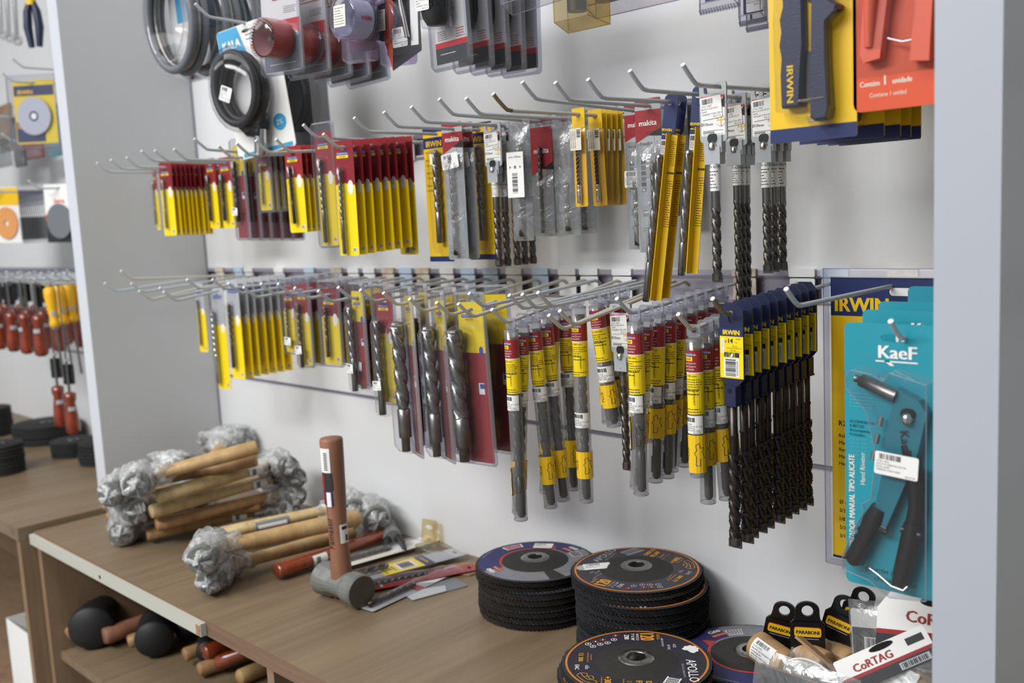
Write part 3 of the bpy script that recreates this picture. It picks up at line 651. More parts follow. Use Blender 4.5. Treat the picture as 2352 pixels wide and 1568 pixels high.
def gold_card_bit(nm, w=0.055, h=0.155, br=0.006, bl=0.1):
    t = thing(nm, '', 'drill bit'); zt, zb = 0.011, 0.011 - h; m = M()
    m.prism(rrect(w, h, 0.0015, 1, 0, (zt + zb) / 2), 0, 0.0008, 'gold', hole=oval(0.007, 0.0035, 0, 0, 10))
    m.rect(-w / 2, w / 2, 0.0038, zt - 0.0005, -0.0003, 'navy'); m.rect(-w / 2, w / 2, zt - 0.031, -0.0038, -0.0003, 'navy'); m.rect(-w / 2, w / 2, zb, zb + 0.008, -0.0003, 'navy')
    m.text('IRWIN', 0.0125, -0.004, zt - 0.0285, -0.0005, 'gold', bold=0.0004)
    for k, s in enumerate(('Broca Para', 'Concreto', 'Silver Para', 'Concreto', 'Masonry', 'Drill Bit')): m.text(s, 0.0042, -w * 0.42, zt - 0.050 - 0.0075 * k - (0.004 if k > 1 else 0) - (0.004 if k > 3 else 0), -0.0004, 'ink', al='l')
    m.text('5/32 x 4', 0.0036, -w * 0.42, zt - 0.038, -0.0004, 'ink', al='l'); m.build('card', t)
    b = M(); twist_bit(b, w * 0.14, -br * 1.2 - 0.001, zt - 0.035 - bl, zt - 0.035, br, 'steel', shank=0.35); b.build('bit', t)
    q = M(); half_tube(q, w * 0.14, zb + 0.012, zt - 0.031, br * 1.5 + 0.002, 'clear_plastic'); q.build('blister', t)
    return t
def yellow_sleeve(nm, L=0.096):
    t = thing(nm, '', 'drill bit'); w = 0.021; m = M()
    m.prism(rrect(w, L, 0.002, 2, 0, 0.009 - L / 2), 0.0045, 0.0049, 'gold', hole=oval(0.0042, 0.0034, 0, 0, 10)); m.build('card', t)
    m = M(); m.prism(rrect(w, 0.026, 0.001, 1, 0, -0.004), 0.0038, 0.0044, 'gold', hole=oval(0.0042, 0.0034, 0, 0, 10)); film_sheet(m, w, 0.009 - L, -0.018, 'yellow_film', 3, depth=0.007, y0=0.0042); m.build('sleeve', t)
    m = M(); m.rect(-w * 0.42, w * 0.45, -0.046, -0.0175, -0.0042, 'cream_paper'); m.bars(w * 0.12, w * 0.40, -0.030, -0.019, -0.0044, horiz=True, n=12)
    for k in range(3): m.text('BROCA CONCRETO', 0.0024, -w * 0.28 + 0.0032 * k, -0.032, -0.0044, 'ink', ang=PI / 2)
    m.build('price_sticker', t)
    m = M(); z1, z0 = -0.040, 0.013 - L
    m.lathe([(0, z0), (0.0030, z0 + 0.001), (0.0033, z0 + 0.016), (0.0027, z0 + 0.018)], 10, 'chrome'); m.lathe([(0.0031, z0 + 0.019), (0.0031, z0 + 0.024), (0.0029, z0 + 0.0245)], 10, 'chrome')
    m.drill(0, 0, z0 + 0.024, z1, 0.0029, 0.011, 'black_oxide', per=7); m.build('bit', t)
    return t
def long_card_bit(nm, L=0.235, lean=0.0):
    """long folded yellow card strip with a long bit lying in it"""
    t = thing(nm, '', 'drill bit'); T = Matrix.Rotation(lean, 4, 'Y'); w = 0.0135
    m = M(); m.T = T; m.prism(rrect(w + 0.005, 0.048, 0.006, 3, 0.002, -0.014), 0.0, 0.0012, 'navy', hole=oval(0.004, 0.0034, 0, 0, 10)); m.prism(rrect(w, L - 0.038, 0.001, 1, 0, -0.037 - (L - 0.038) / 2), 0, 0.0010, 'gold')
    m.box(w / 2 - 0.0008, w / 2, -0.012, 0.0, -L, -0.036, 'gold'); m.box(w / 2, w / 2 + 0.0085, 0.0, 0.0009, -L, -0.038, 'gold')
    m.text('IRWIN', 0.0048, 0.0, -0.034, -0.0004, 'gold', bold=0.0003); m.rect(-w / 2, w / 2, -0.046, -0.0385, -0.0003, 'navy')
    m.lines(w / 2 + 0.001, w / 2 + 0.0075, -0.075, -0.045, 12, -0.0002, 'ink', 4); m.text('IRWIN', 0.0040, w / 2 + 0.0042, -0.085, -0.0002, 'ink', bold=0.0003); m.lines(w / 2 + 0.001, w / 2 + 0.0085, -0.15, -0.092, 20, -0.0002, 'ink', 8); m.build('card', t)
    m = M(); m.T = T; m.rect(-w * 0.45, w * 0.4, -0.062, -0.044, -0.0012, 'white_paper'); m.bars(-w * 0.4, w * 0.2, -0.051, -0.0455, -0.0014, n=14); m.lines(-w * 0.4, w * 0.35, -0.060, -0.052, 4, -0.0014, 'ink', 2); m.build('price_sticker', t)
    m = M(); m.T = T; twist_bit(m, -0.003, -0.0062, -L - 0.004, -0.062, 0.0048, 'steel', shank=0.28, pitch=0.045); m.build('bit', t)
    m = M(); m.T = T; m.lathe([(0.0060, -0.045), (0.0060, -L)], 12, 'clear_plastic', -0.003, -0.0062); m.build('sleeve', t)
    return t

# ---------------------------------------------------------------- hanging runs
rj = random.Random(5)
def put(o, key, y, yaw=0.0, dz=0.0, tilt=0.0, dx=0.0):
    X, zw, d, L = HOOKS[key]; o.location = (X + dx, y, hz(key, y) + dz); o.rotation_euler = (0, tilt, yaw)
def run(proto, key, p0, p1, n, lab, group, yaw=0.0, dz=-0.001, jit=0.02, tilt=0.0, first=True, names=ORD, kp=None):
    """n copies along one hook from image column p0 (front) to p1 (back); lab(i, word) gives each its own label"""
    HOLD.setdefault(key, group); y0 = hy(key, p0); y1 = hy(key, p1) if n > 1 else y0
    out = []
    for i in range(n):
        o = proto if (first and i == 0) else dup(proto)
        y = y0 + (y1 - y0) * (i / (n - 1) if n > 1 else 0)
        put(o, key, y + (rj.uniform(-1, 1) * 0.0012 if i else 0), yaw + rj.uniform(-1, 1) * jit, dz, tilt + rj.uniform(-1, 1) * jit * 0.3)
        retag(o, lab(i, names[i]), group); out.append(o)
    return out
def pm(key, px):                                  # picture pixels per metre at an item on a hook
    X = HOOKS[key][0]; p = Vector((X, hy(key, px), CZ)) - CAM; d = p.dot(ROT @ Vector((0, 0, 1))); return FPX / d
def S(key, px, n): return n / pm(key, px)
U = lambda k: ('u', k)
L_ = lambda k: ('l', k)
# ---- upper row, from the grey left panel to the right
k = U(223); p = bit_card('carded_drill_bit', 0.034, S(k, 352, 142), 'ry', 0.0022, seed=2)
run(p, k, 354, 354, 1, lambda i, w: 'small red and yellow carded bit alone at the left end of the upper row', 'small red and yellow bit cards', yaw=-0.25)
k = U(291); p = bit_card('carded_drill_bit', 0.042, S(k, 380, 166), 'dr', 0.0023, seed=3)
run(p, k, 380, 466, 9, lambda i, w: f'small red and yellow bit card, {w} of the dense run nearest the grey left panel', 'small red and yellow bit cards', yaw=0.12)
k = U(325); p = bit_card('carded_drill_bit', 0.036, S(k, 484, 158), 'ry', 0.0032, bmat='black_oxide', seed=4)
run(p, k, 484, 501, 2, lambda i, w: f'{w} red and yellow carded bit just right of the dense run of small cards', 'small red and yellow bit cards', yaw=0.05)
k = U(356); p = bit_card('carded_drill_bit', 0.040, S(k, 518, 160), 'ry', 0.004, bmat='black_oxide', seed=5)
run(p, k, 518, 533, 2, lambda i, w: f'{w} red and yellow card with thick black bit, above the long red-backed packs', 'small red and yellow bit cards', yaw=0.1)
k = U(447); p = bit_card('carded_drill_bit', 0.034, S(k, 548, 208), 'yr', 0.0045, bmat='black_oxide', clam=True, stick=(0.0, -0.105, 0.1), seed=6)
run(p, k, 550, 672, 6, lambda i, w: f'{w} clear pack with yellow top and narrow red back, left part of upper row', 'yellow-topped clear packs', yaw=0.05)
k = U(502); p = bit_card('carded_drill_bit', 0.033, S(k, 606, 134), 'ry', 0.0018, clam=True, seed=7)
run(p, k, 607, 645, 4, lambda i, w: f'{w} of the short clear packs with slim silver bit and red and yellow card', 'short clear packs with slim bits', yaw=0.1)
k = U(588); p = bit_card('carded_drill_bit', 0.042, S(k, 675, 196), 'ry', 0.0034, bmat='black_oxide', seed=8, lean=-0.03)
run(p, k, 676, 712, 4, lambda i, w: f'{w} red and yellow bit card on the cream hook left of the framed clear pack', 'medium red and yellow bit cards', yaw=0.15)
k = U(697); p = bit_card('carded_drill_bit', 0.040, S(k, 746, 258), 'ry', 0.0037, clam=True, seed=9, blen=S(k, 746, 190))
run(p, k, 748, 748, 1, lambda i, w: 'large framed clear pack with silver bit, in front of the red and yellow fan', 'large red and yellow bit cards', yaw=0.1)
k = U(743); p = bit_card('carded_drill_bit', 0.041, S(k, 790, 262), 'dr', 0.0033, seed=10, blen=S(k, 790, 195))
run(p, k, 792, 912, 7, lambda i, w: f'{w} long red and yellow bit card in the fan behind the framed clear pack', 'large red and yellow bit cards', yaw=0.12, jit=0.05)
k = U(743); p = bit_card('carded_drill_bit', 0.041, S(k, 920, 268), 'ry', 0.0036, seed=11, blen=S(k, 920, 200), bx=0.002)
run(p, k, 930, 930, 1, lambda i, w: 'red and yellow card with long dark bit, beside the blue-headed gold card', 'large red and yellow bit cards', yaw=0.1)
k = U(814); p = gold_card_bit('carded_drill_bit', 0.056, S(k, 1000, 305), 0.0062, S(k, 1000, 210))
o1 = run(p, k, 1004, 1080, 2, lambda i, w: ('gold card with dark blue head and thick bronze bit, front of its kind', 'gold card with blue head half hidden behind the red-headed grey pouches')[i], 'gold cards with blue head')
k = U(882); p = pouch('pouched_drill_bit', 0.040, S(k, 1040, 312), 'red', 0.045, 0.72, 0.0042, stick=(0.0, -0.045, -0.12), seed=4, text='makita')
run(p, k, 1043, 1068, 2, lambda i, w: ('grey pouch with red head, cream price sticker and shiny bit, beside the gold card', 'grey pouch with red head standing in shadow behind its stickered twin')[i], 'grey pouches with red head', yaw=0.08)
k = U(882); o = dup(o1[0]); put(o, k, hy(k, 1102), 0.05); retag(o, 'rearmost gold card with blue head, showing right of the grey pouches', 'gold cards with blue head')
k = U(945); p = grey_tag_bit('tagged_drill_bit', S(k, 1130, 318), 0.0055, 0.022)
run(p, k, 1135, 1215, 5, lambda i, w: f'{w} hammer bit on grey plastic tag in the middle of the upper row', 'hammer bits on grey tags, middle', yaw=0.05)
k = U(1009); p = pouch('pouched_drill_bit', 0.036, S(k, 1195, 290), None, 0, 0.75, 0.004, back=None, label=(-0.043, 0.062), seed=6)
run(p, k, 1198, 1198, 1, lambda i, w: 'clear film pack with cream paper label and printed symbols, over the grey-tagged bits', 'clear film packs', yaw=0.1)
k = U(1009); p = pouch('pouched_drill_bit', 0.040, S(k, 1240, 272), 'red', 0.082, 0.72, 0.0032, back=None, seed=7)
o2 = run(p, k, 1246, 1278, 2, lambda i, w: ('clear film pack with faded red label and dark slim bit, right of the cream label', 'clear film pack with faded red label, behind the first of its kind')[i], 'clear film packs', yaw=0.05, dz=-0.004)
k = U(1071); p = pouch('pouched_drill_bit', 0.043, S(k, 1335, 275), None, 0, 0.4, 0.0045, back=None, seed=8, bx=0.004)
run(p, k, 1300, 1340, 2, lambda i, w: ('crumpled silvery pouch behind the faded red labels', 'crumpled silvery pouch with short dark bit behind the single yellow sleeve')[i], 'clear film packs', yaw=0.05)
k = U(1133); p = yellow_sleeve('sleeved_drill_bit', S(k, 1330, 222))
run(p, k, 1329, 1329, 1, lambda i, w: 'single yellow sleeve with silver stepped bit hanging ahead of its group', 'yellow sleeves with silver bits', yaw=0.05)
run(p, k, 1368, 1416, 5, lambda i, w: f'{w} yellow sleeve in the bunch of five right of the single one', 'yellow sleeves with silver bits', yaw=0.25, jit=0.12, first=False)
k = U(1200); p = pouch('pouched_drill_bit', 0.036, S(k, 1462, 332), 'red', 0.05, 0.45, 0.004, seed=9, icons=True, stick=(-0.001, -0.088, 0))
run(p, k, 1464, 1464, 1, lambda i, w: 'tall grey pouch with red head and price sticker, left and behind of its twin', 'tall grey pouches with red head', yaw=0.05)
k = U(1276); p = pouch('pouched_drill_bit', 0.038, S(k, 1492, 350), 'red', 0.055, 0.55, 0.0045, seed=10, icons=True, bx=0.009)
run(p, k, 1492, 1492, 1, lambda i, w: 'tall grey pouch with large red head, left of the slanting long bits', 'tall grey pouches with red head', yaw=0.08)
k = U(1276); p = pouch('pouched_drill_bit', 0.046, S(k, 1545, 262), None, 0, 0.5, 0.004, back='mid_grey', seed=12)
run(p, k, 1548, 1562, 2, lambda i, w: f'{w} plain dark grey pack behind the slanting long bits', 'plain grey packs')
k = U(1351); p = long_card_bit('long_drill_bit', S(k, 1545, 452), 0.145)
run(p, k, 1543, 1562, 2, lambda i, w: ('longest bit on a slanting yellow card strip with blue head, front one', 'long bit on yellow card strip tucked behind the front slanting one')[i], 'long bits on yellow strips', yaw=0.12)
k = U(1447); p = long_card_bit('long_drill_bit', S(k, 1602, 405), 0.105)
run(p, k, 1607, 1607, 1, lambda i, w: 'slanting long bit on yellow strip, right of the longest one, beside the grey tags', 'long bits on yellow strips', yaw=0.1)
k = U(1569); p = grey_tag_bit('tagged_drill_bit', S(k, 1640, 440), 0.0053, 0.030)
run(p, k, 1641, 1641, 1, lambda i, w: 'nearest grey-tagged hammer bit with price sticker and white sleeve, hook tip beside it', 'hammer bits on grey tags, right')
run(p, k, 1757, 1792, 3, lambda i, w: f'{w} grey-tagged hammer bit half behind the large yellow riveter card', 'hammer bits on grey tags, right', first=False, jit=0.05)
k = U(1447); p = grey_tag_bit('tagged_drill_bit', S(k, 1690, 480), 0.0050, 0.026)
run(p, k, 1689, 1712, 3, lambda i, w: f'{w} long grey-tagged hammer bit reaching down over the lower rail', 'long hammer bits on grey tags', jit=0.03)
# ---- lower row
k = L_(320); p = bit_card('carded_drill_bit', 0.028, S(k, 432, 160), 'gy', 0.0022, seed=21)
run(p, k, 433, 433, 1, lambda i, w: 'short grey and yellow carded bit at the left end of the lower row', 'grey and yellow bit cards', yaw=0.15)
k = L_(376); p = bit_card('carded_drill_bit', 0.034, S(k, 473, 242), 'gy', 0.0040, bmat='chrome', seed=22, blen=S(k, 473, 170), bx=-0.010)
run(p, k, 474, 474, 1, lambda i, w: 'long grey and yellow card with shining film and silver bit, front left of lower row', 'grey and yellow bit cards', yaw=0.25)
k = L_(430); p = bit_card('carded_drill_bit', 0.040, S(k, 512, 232), 'gy', 0.0042, bmat='bronze_steel', seed=23, blen=S(k, 512, 150))
run(p, k, 510, 622, 7, lambda i, w: f'{w} grey and yellow bit card in the run behind the shining one', 'grey and yellow bit cards', yaw=0.1, jit=0.06)
k = L_(560); p = bit_card('carded_drill_bit', 0.033, S(k, 640, 155), 'ry', 0.0026, bmat='steel', clam=True, stick=(0.0, -0.085, 0.08), seed=24)
run(p, k, 641, 700, 4, lambda i, w: f'{w} small stickered clear pack with red and yellow card, left part of lower row', 'small stickered clear packs', yaw=0.15)
k = L_(600); p = bit_card('carded_drill_bit', 0.034, S(k, 670, 190), 'ry', 0.0040, bmat='bronze_steel', clam=True, stick=(-0.002, -0.10, -0.06), seed=25, blen=S(k, 670, 150))
run(p, k, 672, 742, 4, lambda i, w: f'{w} medium clear pack with red and yellow card behind the small stickered packs', 'medium clear packs in lower row', yaw=0.1)
k = L_(677); p = bit_card('carded_drill_bit', 0.040, S(k, 735, 178), 'dr', 0.0036, bmat='bronze_steel', clam=True, seed=26)
run(p, k, 735, 785, 4, lambda i, w: f'{w} wide red and yellow pack left of the long silver bits in the lower row', 'wide clear packs in lower row', yaw=0.15)
k = L_(777); p = bit_card('carded_drill_bit', 0.032, S(k, 800, 222), 'yr', 0.0055, bmat='steel', clam=True, stick=(-0.004, -0.105, 0.05), seed=27, blen=S(k, 800, 200), bx=-0.010)
run(p, k, 800, 845, 3, lambda i, w: f'{w} clear pack with yellow and red strip, left of the big masonry bits', 'yellow and red strip packs', yaw=-0.1)
k = L_(828); p = bit_card('carded_drill_bit', 0.036, S(k, 860, 258), 'ry', 0.0064, bmat='steel', clam=True, stick=(-0.004, -0.125, -0.06), seed=28, blen=S(k, 860, 225), bx=-0.008)
run(p, k, 862, 862, 1, lambda i, w: 'framed clear pack with silver bit on dark red and yellow card, sticker at its foot', 'clear packs with thick bits', yaw=0.1)
def masonry(k, px, hp, br, sd, w=0.044):
    return bit_card('carded_drill_bit', w, S(k, px, hp), 'yr', br, bmat='steel', clam=True, seed=sd, blen=S(k, px, hp) * 0.83, bx=-w * 0.34, step=True, lean=0.0, shank=0.34)
k = L_(881); p = masonry(k, 918, 372, 0.0105, 31)
run(p, k, 918, 952, 2, lambda i, w: ('large thick masonry bit in clear pack, leftmost of the three big front ones', 'large masonry bit pack half hidden behind the leftmost big front one')[i], 'large masonry bits in clear packs', yaw=-0.42, tilt=-0.045)
k = L_(941); p = masonry(k, 988, 375, 0.0098, 32)
run(p, k, 990, 1050, 3, lambda i, w: ('large thick masonry bit in clear pack, middle of the three big front ones', 'large masonry bit pack just behind the middle big front one', 'rearmost masonry bit pack between the middle and right big ones')[i], 'large masonry bits in clear packs', yaw=-0.42, tilt=-0.045)
k = L_(1003); p = masonry(k, 1060, 380, 0.0122, 33, 0.050)
run(p, k, 1062, 1120, 2, lambda i, w: ('largest masonry bit, yellow over red card, rightmost of the three big front ones', 'yellow over red card of a large masonry bit, next to the hanging tubes')[i], 'large masonry bits in clear packs', yaw=0.02, tilt=-0.035)
k = L_(1130); p = tube_pack('tubed_drill_bit', 0.262, 0.0066, (-0.192, -0.230), partial=1, seed=3)
run(p, k, 1156, 1156, 1, lambda i, w: 'front hanging tube with long bit, leftmost of the long tubes', 'long clear tubes with masonry bits', yaw=0.05)
p = tube_pack('tubed_drill_bit', 0.262, 0.0066, (-0.190, -0.228), seed=4, label_z=-0.024, stick_z=-0.106)
run(p, k, 1184, 1284, 5, lambda i, w: f'long tube with yellow band, {ORD[i + 1]} from the left in the left tube run', 'long clear tubes with masonry bits', yaw=0.5, jit=0.35)
k = L_(1200); p = tube_pack('tubed_drill_bit', 0.270, 0.0062, (-0.200, -0.236), label_z=-0.030, seed=5, stick_z=-0.158, R=0.0098, clear_m='tube_plastic')
run(p, k, 1316, 1316, 1, lambda i, w: 'newer long tube with white sticker on its middle, right end of the left tube run', 'long clear tubes with masonry bits', yaw=0.35)
k = L_(1236); p = tube_pack('tubed_drill_bit', 0.168, 0.0058, (-0.112, -0.142), label_z=-0.016, seed=6, stick_z=-0.098, llen=0.066, R=0.0098)
run(p, k, 1355, 1425, 4, lambda i, w: f'{w} of the short tubes between the long tube and the red-labelled grey tag', 'short clear tubes, middle', yaw=0.2, jit=0.5)
k = L_(1286); p = grey_tag_bit('tagged_drill_bit', S(k, 1412, 385), 0.0053, 0.0)
run(p, k, 1412, 1412, 1, lambda i, w: 'hammer bit on grey tag with red corner, between short tubes and the tube rows', 'hammer bits on grey tags, lower')
k = L_(1417); p = tube_pack('tubed_drill_bit', 0.212, 0.0060, (-0.120, -0.160), seed=7, partial=1, stick_z=-0.1035)
run(p, k, 1447, 1447, 1, lambda i, w: 'front tube of the right-hand tube run, red label and yellow side band', 'medium clear tubes with masonry bits', yaw=0.0)
p = tube_pack('tubed_drill_bit', 0.212, 0.0060, (-0.120, -0.156), seed=8, stick_z=-0.1035)
run(p, k, 1474, 1652, 8, lambda i, w: f'medium tube, {ORD[i + 1]} from the front of the right-hand tube run', 'medium clear tubes with masonry bits', yaw=0.3, jit=0.35)
k = L_(1558); p = tube_pack('tubed_drill_bit', 0.162, 0.0055, (-0.114, -0.156), label_z=-0.021, seed=9, stick_z=-0.1025, R=0.0088)
run(p, k, 1584, 1584, 1, lambda i, w: 'short tube with yellow band hanging in front of the right-hand tube run', 'short clear tubes, right', yaw=0.05)
p = tube_pack('tubed_drill_bit', 0.200, 0.0055, (-0.118, -0.155), label_z=-0.024, seed=10, stick_z=-0.102, R=0.0088)
run(p, k, 1611, 1640, 3, lambda i, w: f'{w} tube right behind the short front tube, beside the navy-tagged bits', 'short clear tubes, right', yaw=0.5, jit=0.3)
k = L_(1637); p = navy_tag_bit('tagged_drill_bit', S(k, 1675, 560))
run(p, k, 1672, 1846, 10, lambda i, w: f'dark hammer bit on navy tag with yellow label, {w} of the ten', 'hammer bits on navy tags', jit=0.03)
# ---------------------------------------------------------------- top row packs and large cards
def tophook(key, x, y_end=-0.25, zt=None, lab='', length=0.25):
    t = thing('display_hook', lab, 'hook', 'wire display hooks', (x, 0, ZRT - 0.012)); hook_mesh(0.0, length, 'hook_grey').build('rod', t)
    c = bpy.data.objects.new('clip', next(iter(CLIPS.values())).data); COL.objects.link(c); c.parent = t; HOOKS[key] = (x, ZRT - 0.012, 0.0, length)
ZH = ZRT - 0.012
def euro(w=0.008): return [(w * math.cos(a), 0.003 * math.sin(a)) for a in [2 * PI * (k + 0.5) / 12 for k in range(12)]]
def bar_path(m, pts, r, mt, n=8): m.tube(pts, r, n, mt)

def hole_saw_pack(h=0.140, w=0.088):
    t = thing('hole_saw_pack', '', 'hole saw'); zt = 0.012; zb = zt - h; m = M()
    m.prism(rrect(w, h, 0.004, 2, 0, (zt + zb) / 2), 0, 0.0008, 'white_paper', hole=euro())
    m.rect(-w / 2 + 0.001, w / 2 - 0.001, zb + 0.001, zb + h * 0.40, -0.0003, 'mid_grey'); m.rect(-w / 2 + 0.001, w / 2 - 0.001, zb + h * 0.40, zb + h * 0.54, -0.0004, 'bright_red')
    m.text('CORTAG', 0.015, 0.008, zb + h * 0.78, -0.0006, 'red', bold=0.0004); m.rect(-0.016, 0.034, zb + h * 0.755, zb + h * 0.765, -0.0006, 'red')
    m.lines(0.008, 0.036, zb + h * 0.60, zb + h * 0.68, 4, -0.0006, 'mid_grey', 2); m.lines(-0.03, 0.03, zb + 0.010, zb + 0.014, 1, -0.0006, 'white_paper', 3); m.text('1', 0.008, 0, zb + 0.010, -0.0006, 'white_paper')
    m.bars(-0.028, -0.014, zb + h * 0.84, zb + h * 0.93, -0.0006, n=12); m.build('card', t)
    clamshell(w + 0.010, h + 0.010, zt + 0.005, 0.007).build('clamshell', t)
    # the saw cup: open side to the front left, toothed rim
    m = M(); zc = zb + h * 0.36; T = Matrix.Translation((0.006, -0.022, zc - 0.006)) @ Matrix.Rotation(-0.02, 4, 'Z') @ Matrix.Rotation(PI / 2, 4, 'X')
    m.T = T; r = 0.027; m.lathe([(r, -0.018), (r, 0.016)], 36, 'saw_red'); m.lathe([(r * 0.93, 0.016), (r * 0.93, -0.016), (0.004, -0.016)], 36, 'saw_inside'); m.lathe([(0, -0.0175), (r, -0.018)], 36, 'saw_red')
    for k in range(36):
        a = 2 * PI * k / 36; b = a + 2 * PI / 36; c = a + 0.3 * (b - a)
        m.add([(r * math.cos(a), r * math.sin(a), 0.016), (r * math.cos(b), r * math.sin(b), 0.016), (r * 1.02 * math.cos(c), r * 1.02 * math.sin(c), 0.0195), (r * 0.93 * math.cos(a), r * 0.93 * math.sin(a), 0.016)], [(0, 1, 2), (0, 2, 3)], 'saw_red')
    m.cyl(0, 0, -0.016, 0.006, 0.0035, 10, 'steel'); m.build('saw_cup', t)
    m = M(); m.T = T; m.lathe([(r + 0.003, -0.020), (r + 0.003, 0.020), (r * 0.9, 0.023), (0, 0.0232)], 28, 'clear_plastic'); m.build('blister', t)
    return t
def placed(o, px0, px1, pyb, y, h, w=None):
    """hang o so that its lower edge centre comes where the photograph has it"""
    a, b = at_y(px0, pyb, y), at_y(px1, pyb, y); x = (a.x + b.x) / 2; z = at_y((px0 + px1) / 2, pyb, y).z + h
    o.location = (x, y, z); return x, z
# five hole saw packs
p = hole_saw_pack(); c0 = at_y(655, 172, -0.265); H0 = 0.133
spots = [(655, 172, -0.265), (722, 176, -0.222), (770, 184, -0.188), (812, 190, -0.158), (858, 193, -0.126)]
for i, (px, py, y) in enumerate(spots):
    o = p if i == 0 else dup(p); q = at_y(px, py, y); o.location = (c0.x + 0.004 * i, y, q.z + H0); o.rotation_euler = (0, 0.02 - 0.02 * i, 0.12)
    retag(o, f'{ORD[i]} of the hanging packs with red hole saw on white, red and dark card', 'red hole saw packs')
    if i == 0: HSX = (c0.x, o.location.z)
t = thing('display_hook', 'wire hook carrying the red hole saw packs at the top', 'hook', 'wire display hooks', (c0.x + 0.006, 0, HSX[1] - 0.003)); hook_mesh(0.0, 0.268, 'hook_grey').build('rod', t)
# two lilac hole saw packs
t = thing('hole_saw_pack', 'lilac clear pack with large silvery hole saw and cream label, top of picture', 'hole saw', 'silvery hole saw packs'); m = M()
q = at_y(835, 118, -0.265); W = 0.068; h = 0.150
def lil(t, big=True):
    m = clamshell(W, h, 0.012, 0.010, 'lilac_plastic', 'lilac_plastic'); m.build('clamshell', t)
    m = M(); m.prism(rrect(W - 0.014, h - 0.03, 0.003, 2, 0, 0.012 - h / 2), 0.0012, 0.002, 'dark_card', hole=euro()); m.rect(-W * 0.4, W * 0.4, -h + 0.03, -h * 0.62, 0.0008, 'red'); m.build('card', t)
    m = M(); T = Matrix.Translation((0.012, -0.022, -h + 0.066)) @ Matrix.Rotation(-0.1, 4, 'Z') @ Matrix.Rotation(PI / 2, 4, 'X') @ Matrix.Diagonal((1, 1, 0.66, 1)); m.T = T; r = 0.0255
    m.lathe([(r, -0.020), (r, 0.026)], 40, 'lilac_metal'); m.lathe([(r * 0.94, 0.026), (r * 0.94, -0.018), (0.006, -0.018)], 40, 'lilac_metal'); m.lathe([(0, -0.020), (r, -0.020)], 40, 'lilac_metal')
    for k in range(30):
        a = 2 * PI * k / 30; b = a + 2 * PI / 30; m.add([(r * math.cos(a), r * math.sin(a), 0.026), (r * math.cos(b), r * math.sin(b), 0.026), (r * math.cos(a + 0.06), r * math.sin(a + 0.06), 0.030)], [(0, 1, 2)], 'lilac_metal')
    m.T = T @ Matrix.Rotation(-PI / 2, 4, 'X') @ Matrix.Rotation(PI / 2, 4, 'Z'); m.text('makita', 0.010, 0.0, -0.004, -r - 0.0006, 'bright_red', bold=0.0003); m.build('saw_cup', t)
    m = M(); m.T = T; m.lathe([(r + 0.004, -0.022), (r + 0.004, 0.032), (r, 0.034), (0, 0.034)], 30, 'lilac_plastic'); m.build('blister', t)
    m = M(); m.T = T @ Matrix.Rotation(-PI / 2, 4, 'X') @ Matrix.Rotation(0, 4, 'Z'); m.T = Matrix.Translation((0.012, -0.022, -h + 0.066)) @ Matrix.Rotation(-0.1, 4, 'Z'); m.rect(-0.016, 0.010, -0.012, 0.016, -0.0235, 'cream_paper'); m.lines(-0.014, 0.008, -0.010, 0.014, 7, -0.0238, 'mid_grey', 4); m.build('paper_label', t)
lil(t); t.location = (q.x, -0.275, q.z + h - 0.012); t.rotation_euler = (0, 0.05, 0.1)
o = dup(t); o.location = (t.location.x + 0.006, -0.200, t.location.z - 0.002); retag(o, 'lilac clear pack with silvery hole saw behind the orange and black card')
tophook('t1', q.x + 0.002, lab='wire hook holding the lilac hole saw packs', length=0.285)
t.location.y = -0.262; t.location.z = ZH - 0.002; o.location.z = ZH - 0.003
# orange and black card with a small bar tool
t = thing('carded_hand_tool', 'black and orange card with metal rod and price sticker, bottom corner curling, top row', 'hand tool'); m = M(); h = 0.155; w = 0.056
m.prism([(-w / 2 - 0.01, -h + 0.045), (-w / 2 + 0.006, -h), (w / 2 + 0.004, -h + 0.022), (w / 2, 0.010), (-w / 2, 0.010)], 0, 0.001, 'dark_card'); m.flat([(-w / 2 - 0.01, -h + 0.045), (-w / 2 + 0.006, -h + 0.001), (-w / 2 + 0.012, -h + 0.10), (-w / 2, -h + 0.12)], -0.0004, 'orange_card')
m.rect(w / 2 - 0.014, w / 2, -h + 0.030, 0.0, -0.0004, 'white_paper'); m.build('card', t)
m = M(); m.sticker(-0.006, -h + 0.043, 0.028, 0.026, -0.0008, -0.04, 7); m.build('price_sticker', t)
m = M(); m.tube([(-0.004, -0.006, -0.03), (0.002, -0.007, -h + 0.09), (0.013, -0.006, -h + 0.040)], 0.0035, 8, 'chrome'); m.tube([(-0.014, -0.006, -h + 0.102), (-0.004, -0.010, -h + 0.094), (0.006, -0.006, -h + 0.10)], 0.007, 8, 'black_plastic'); m.build('metal_rod', t)
m = M(); film_sheet(m, w, -h + 0.02, -0.01, 'clear_plastic', 4, depth=0.014); m.build('blister', t)
q = at_y(935, 128, -0.235); tophook('t2', q.x, lab='wire hook holding the black and orange card'); t.location = (q.x, -0.235, ZH); t.rotation_euler = (0, 0.04, 0.12)
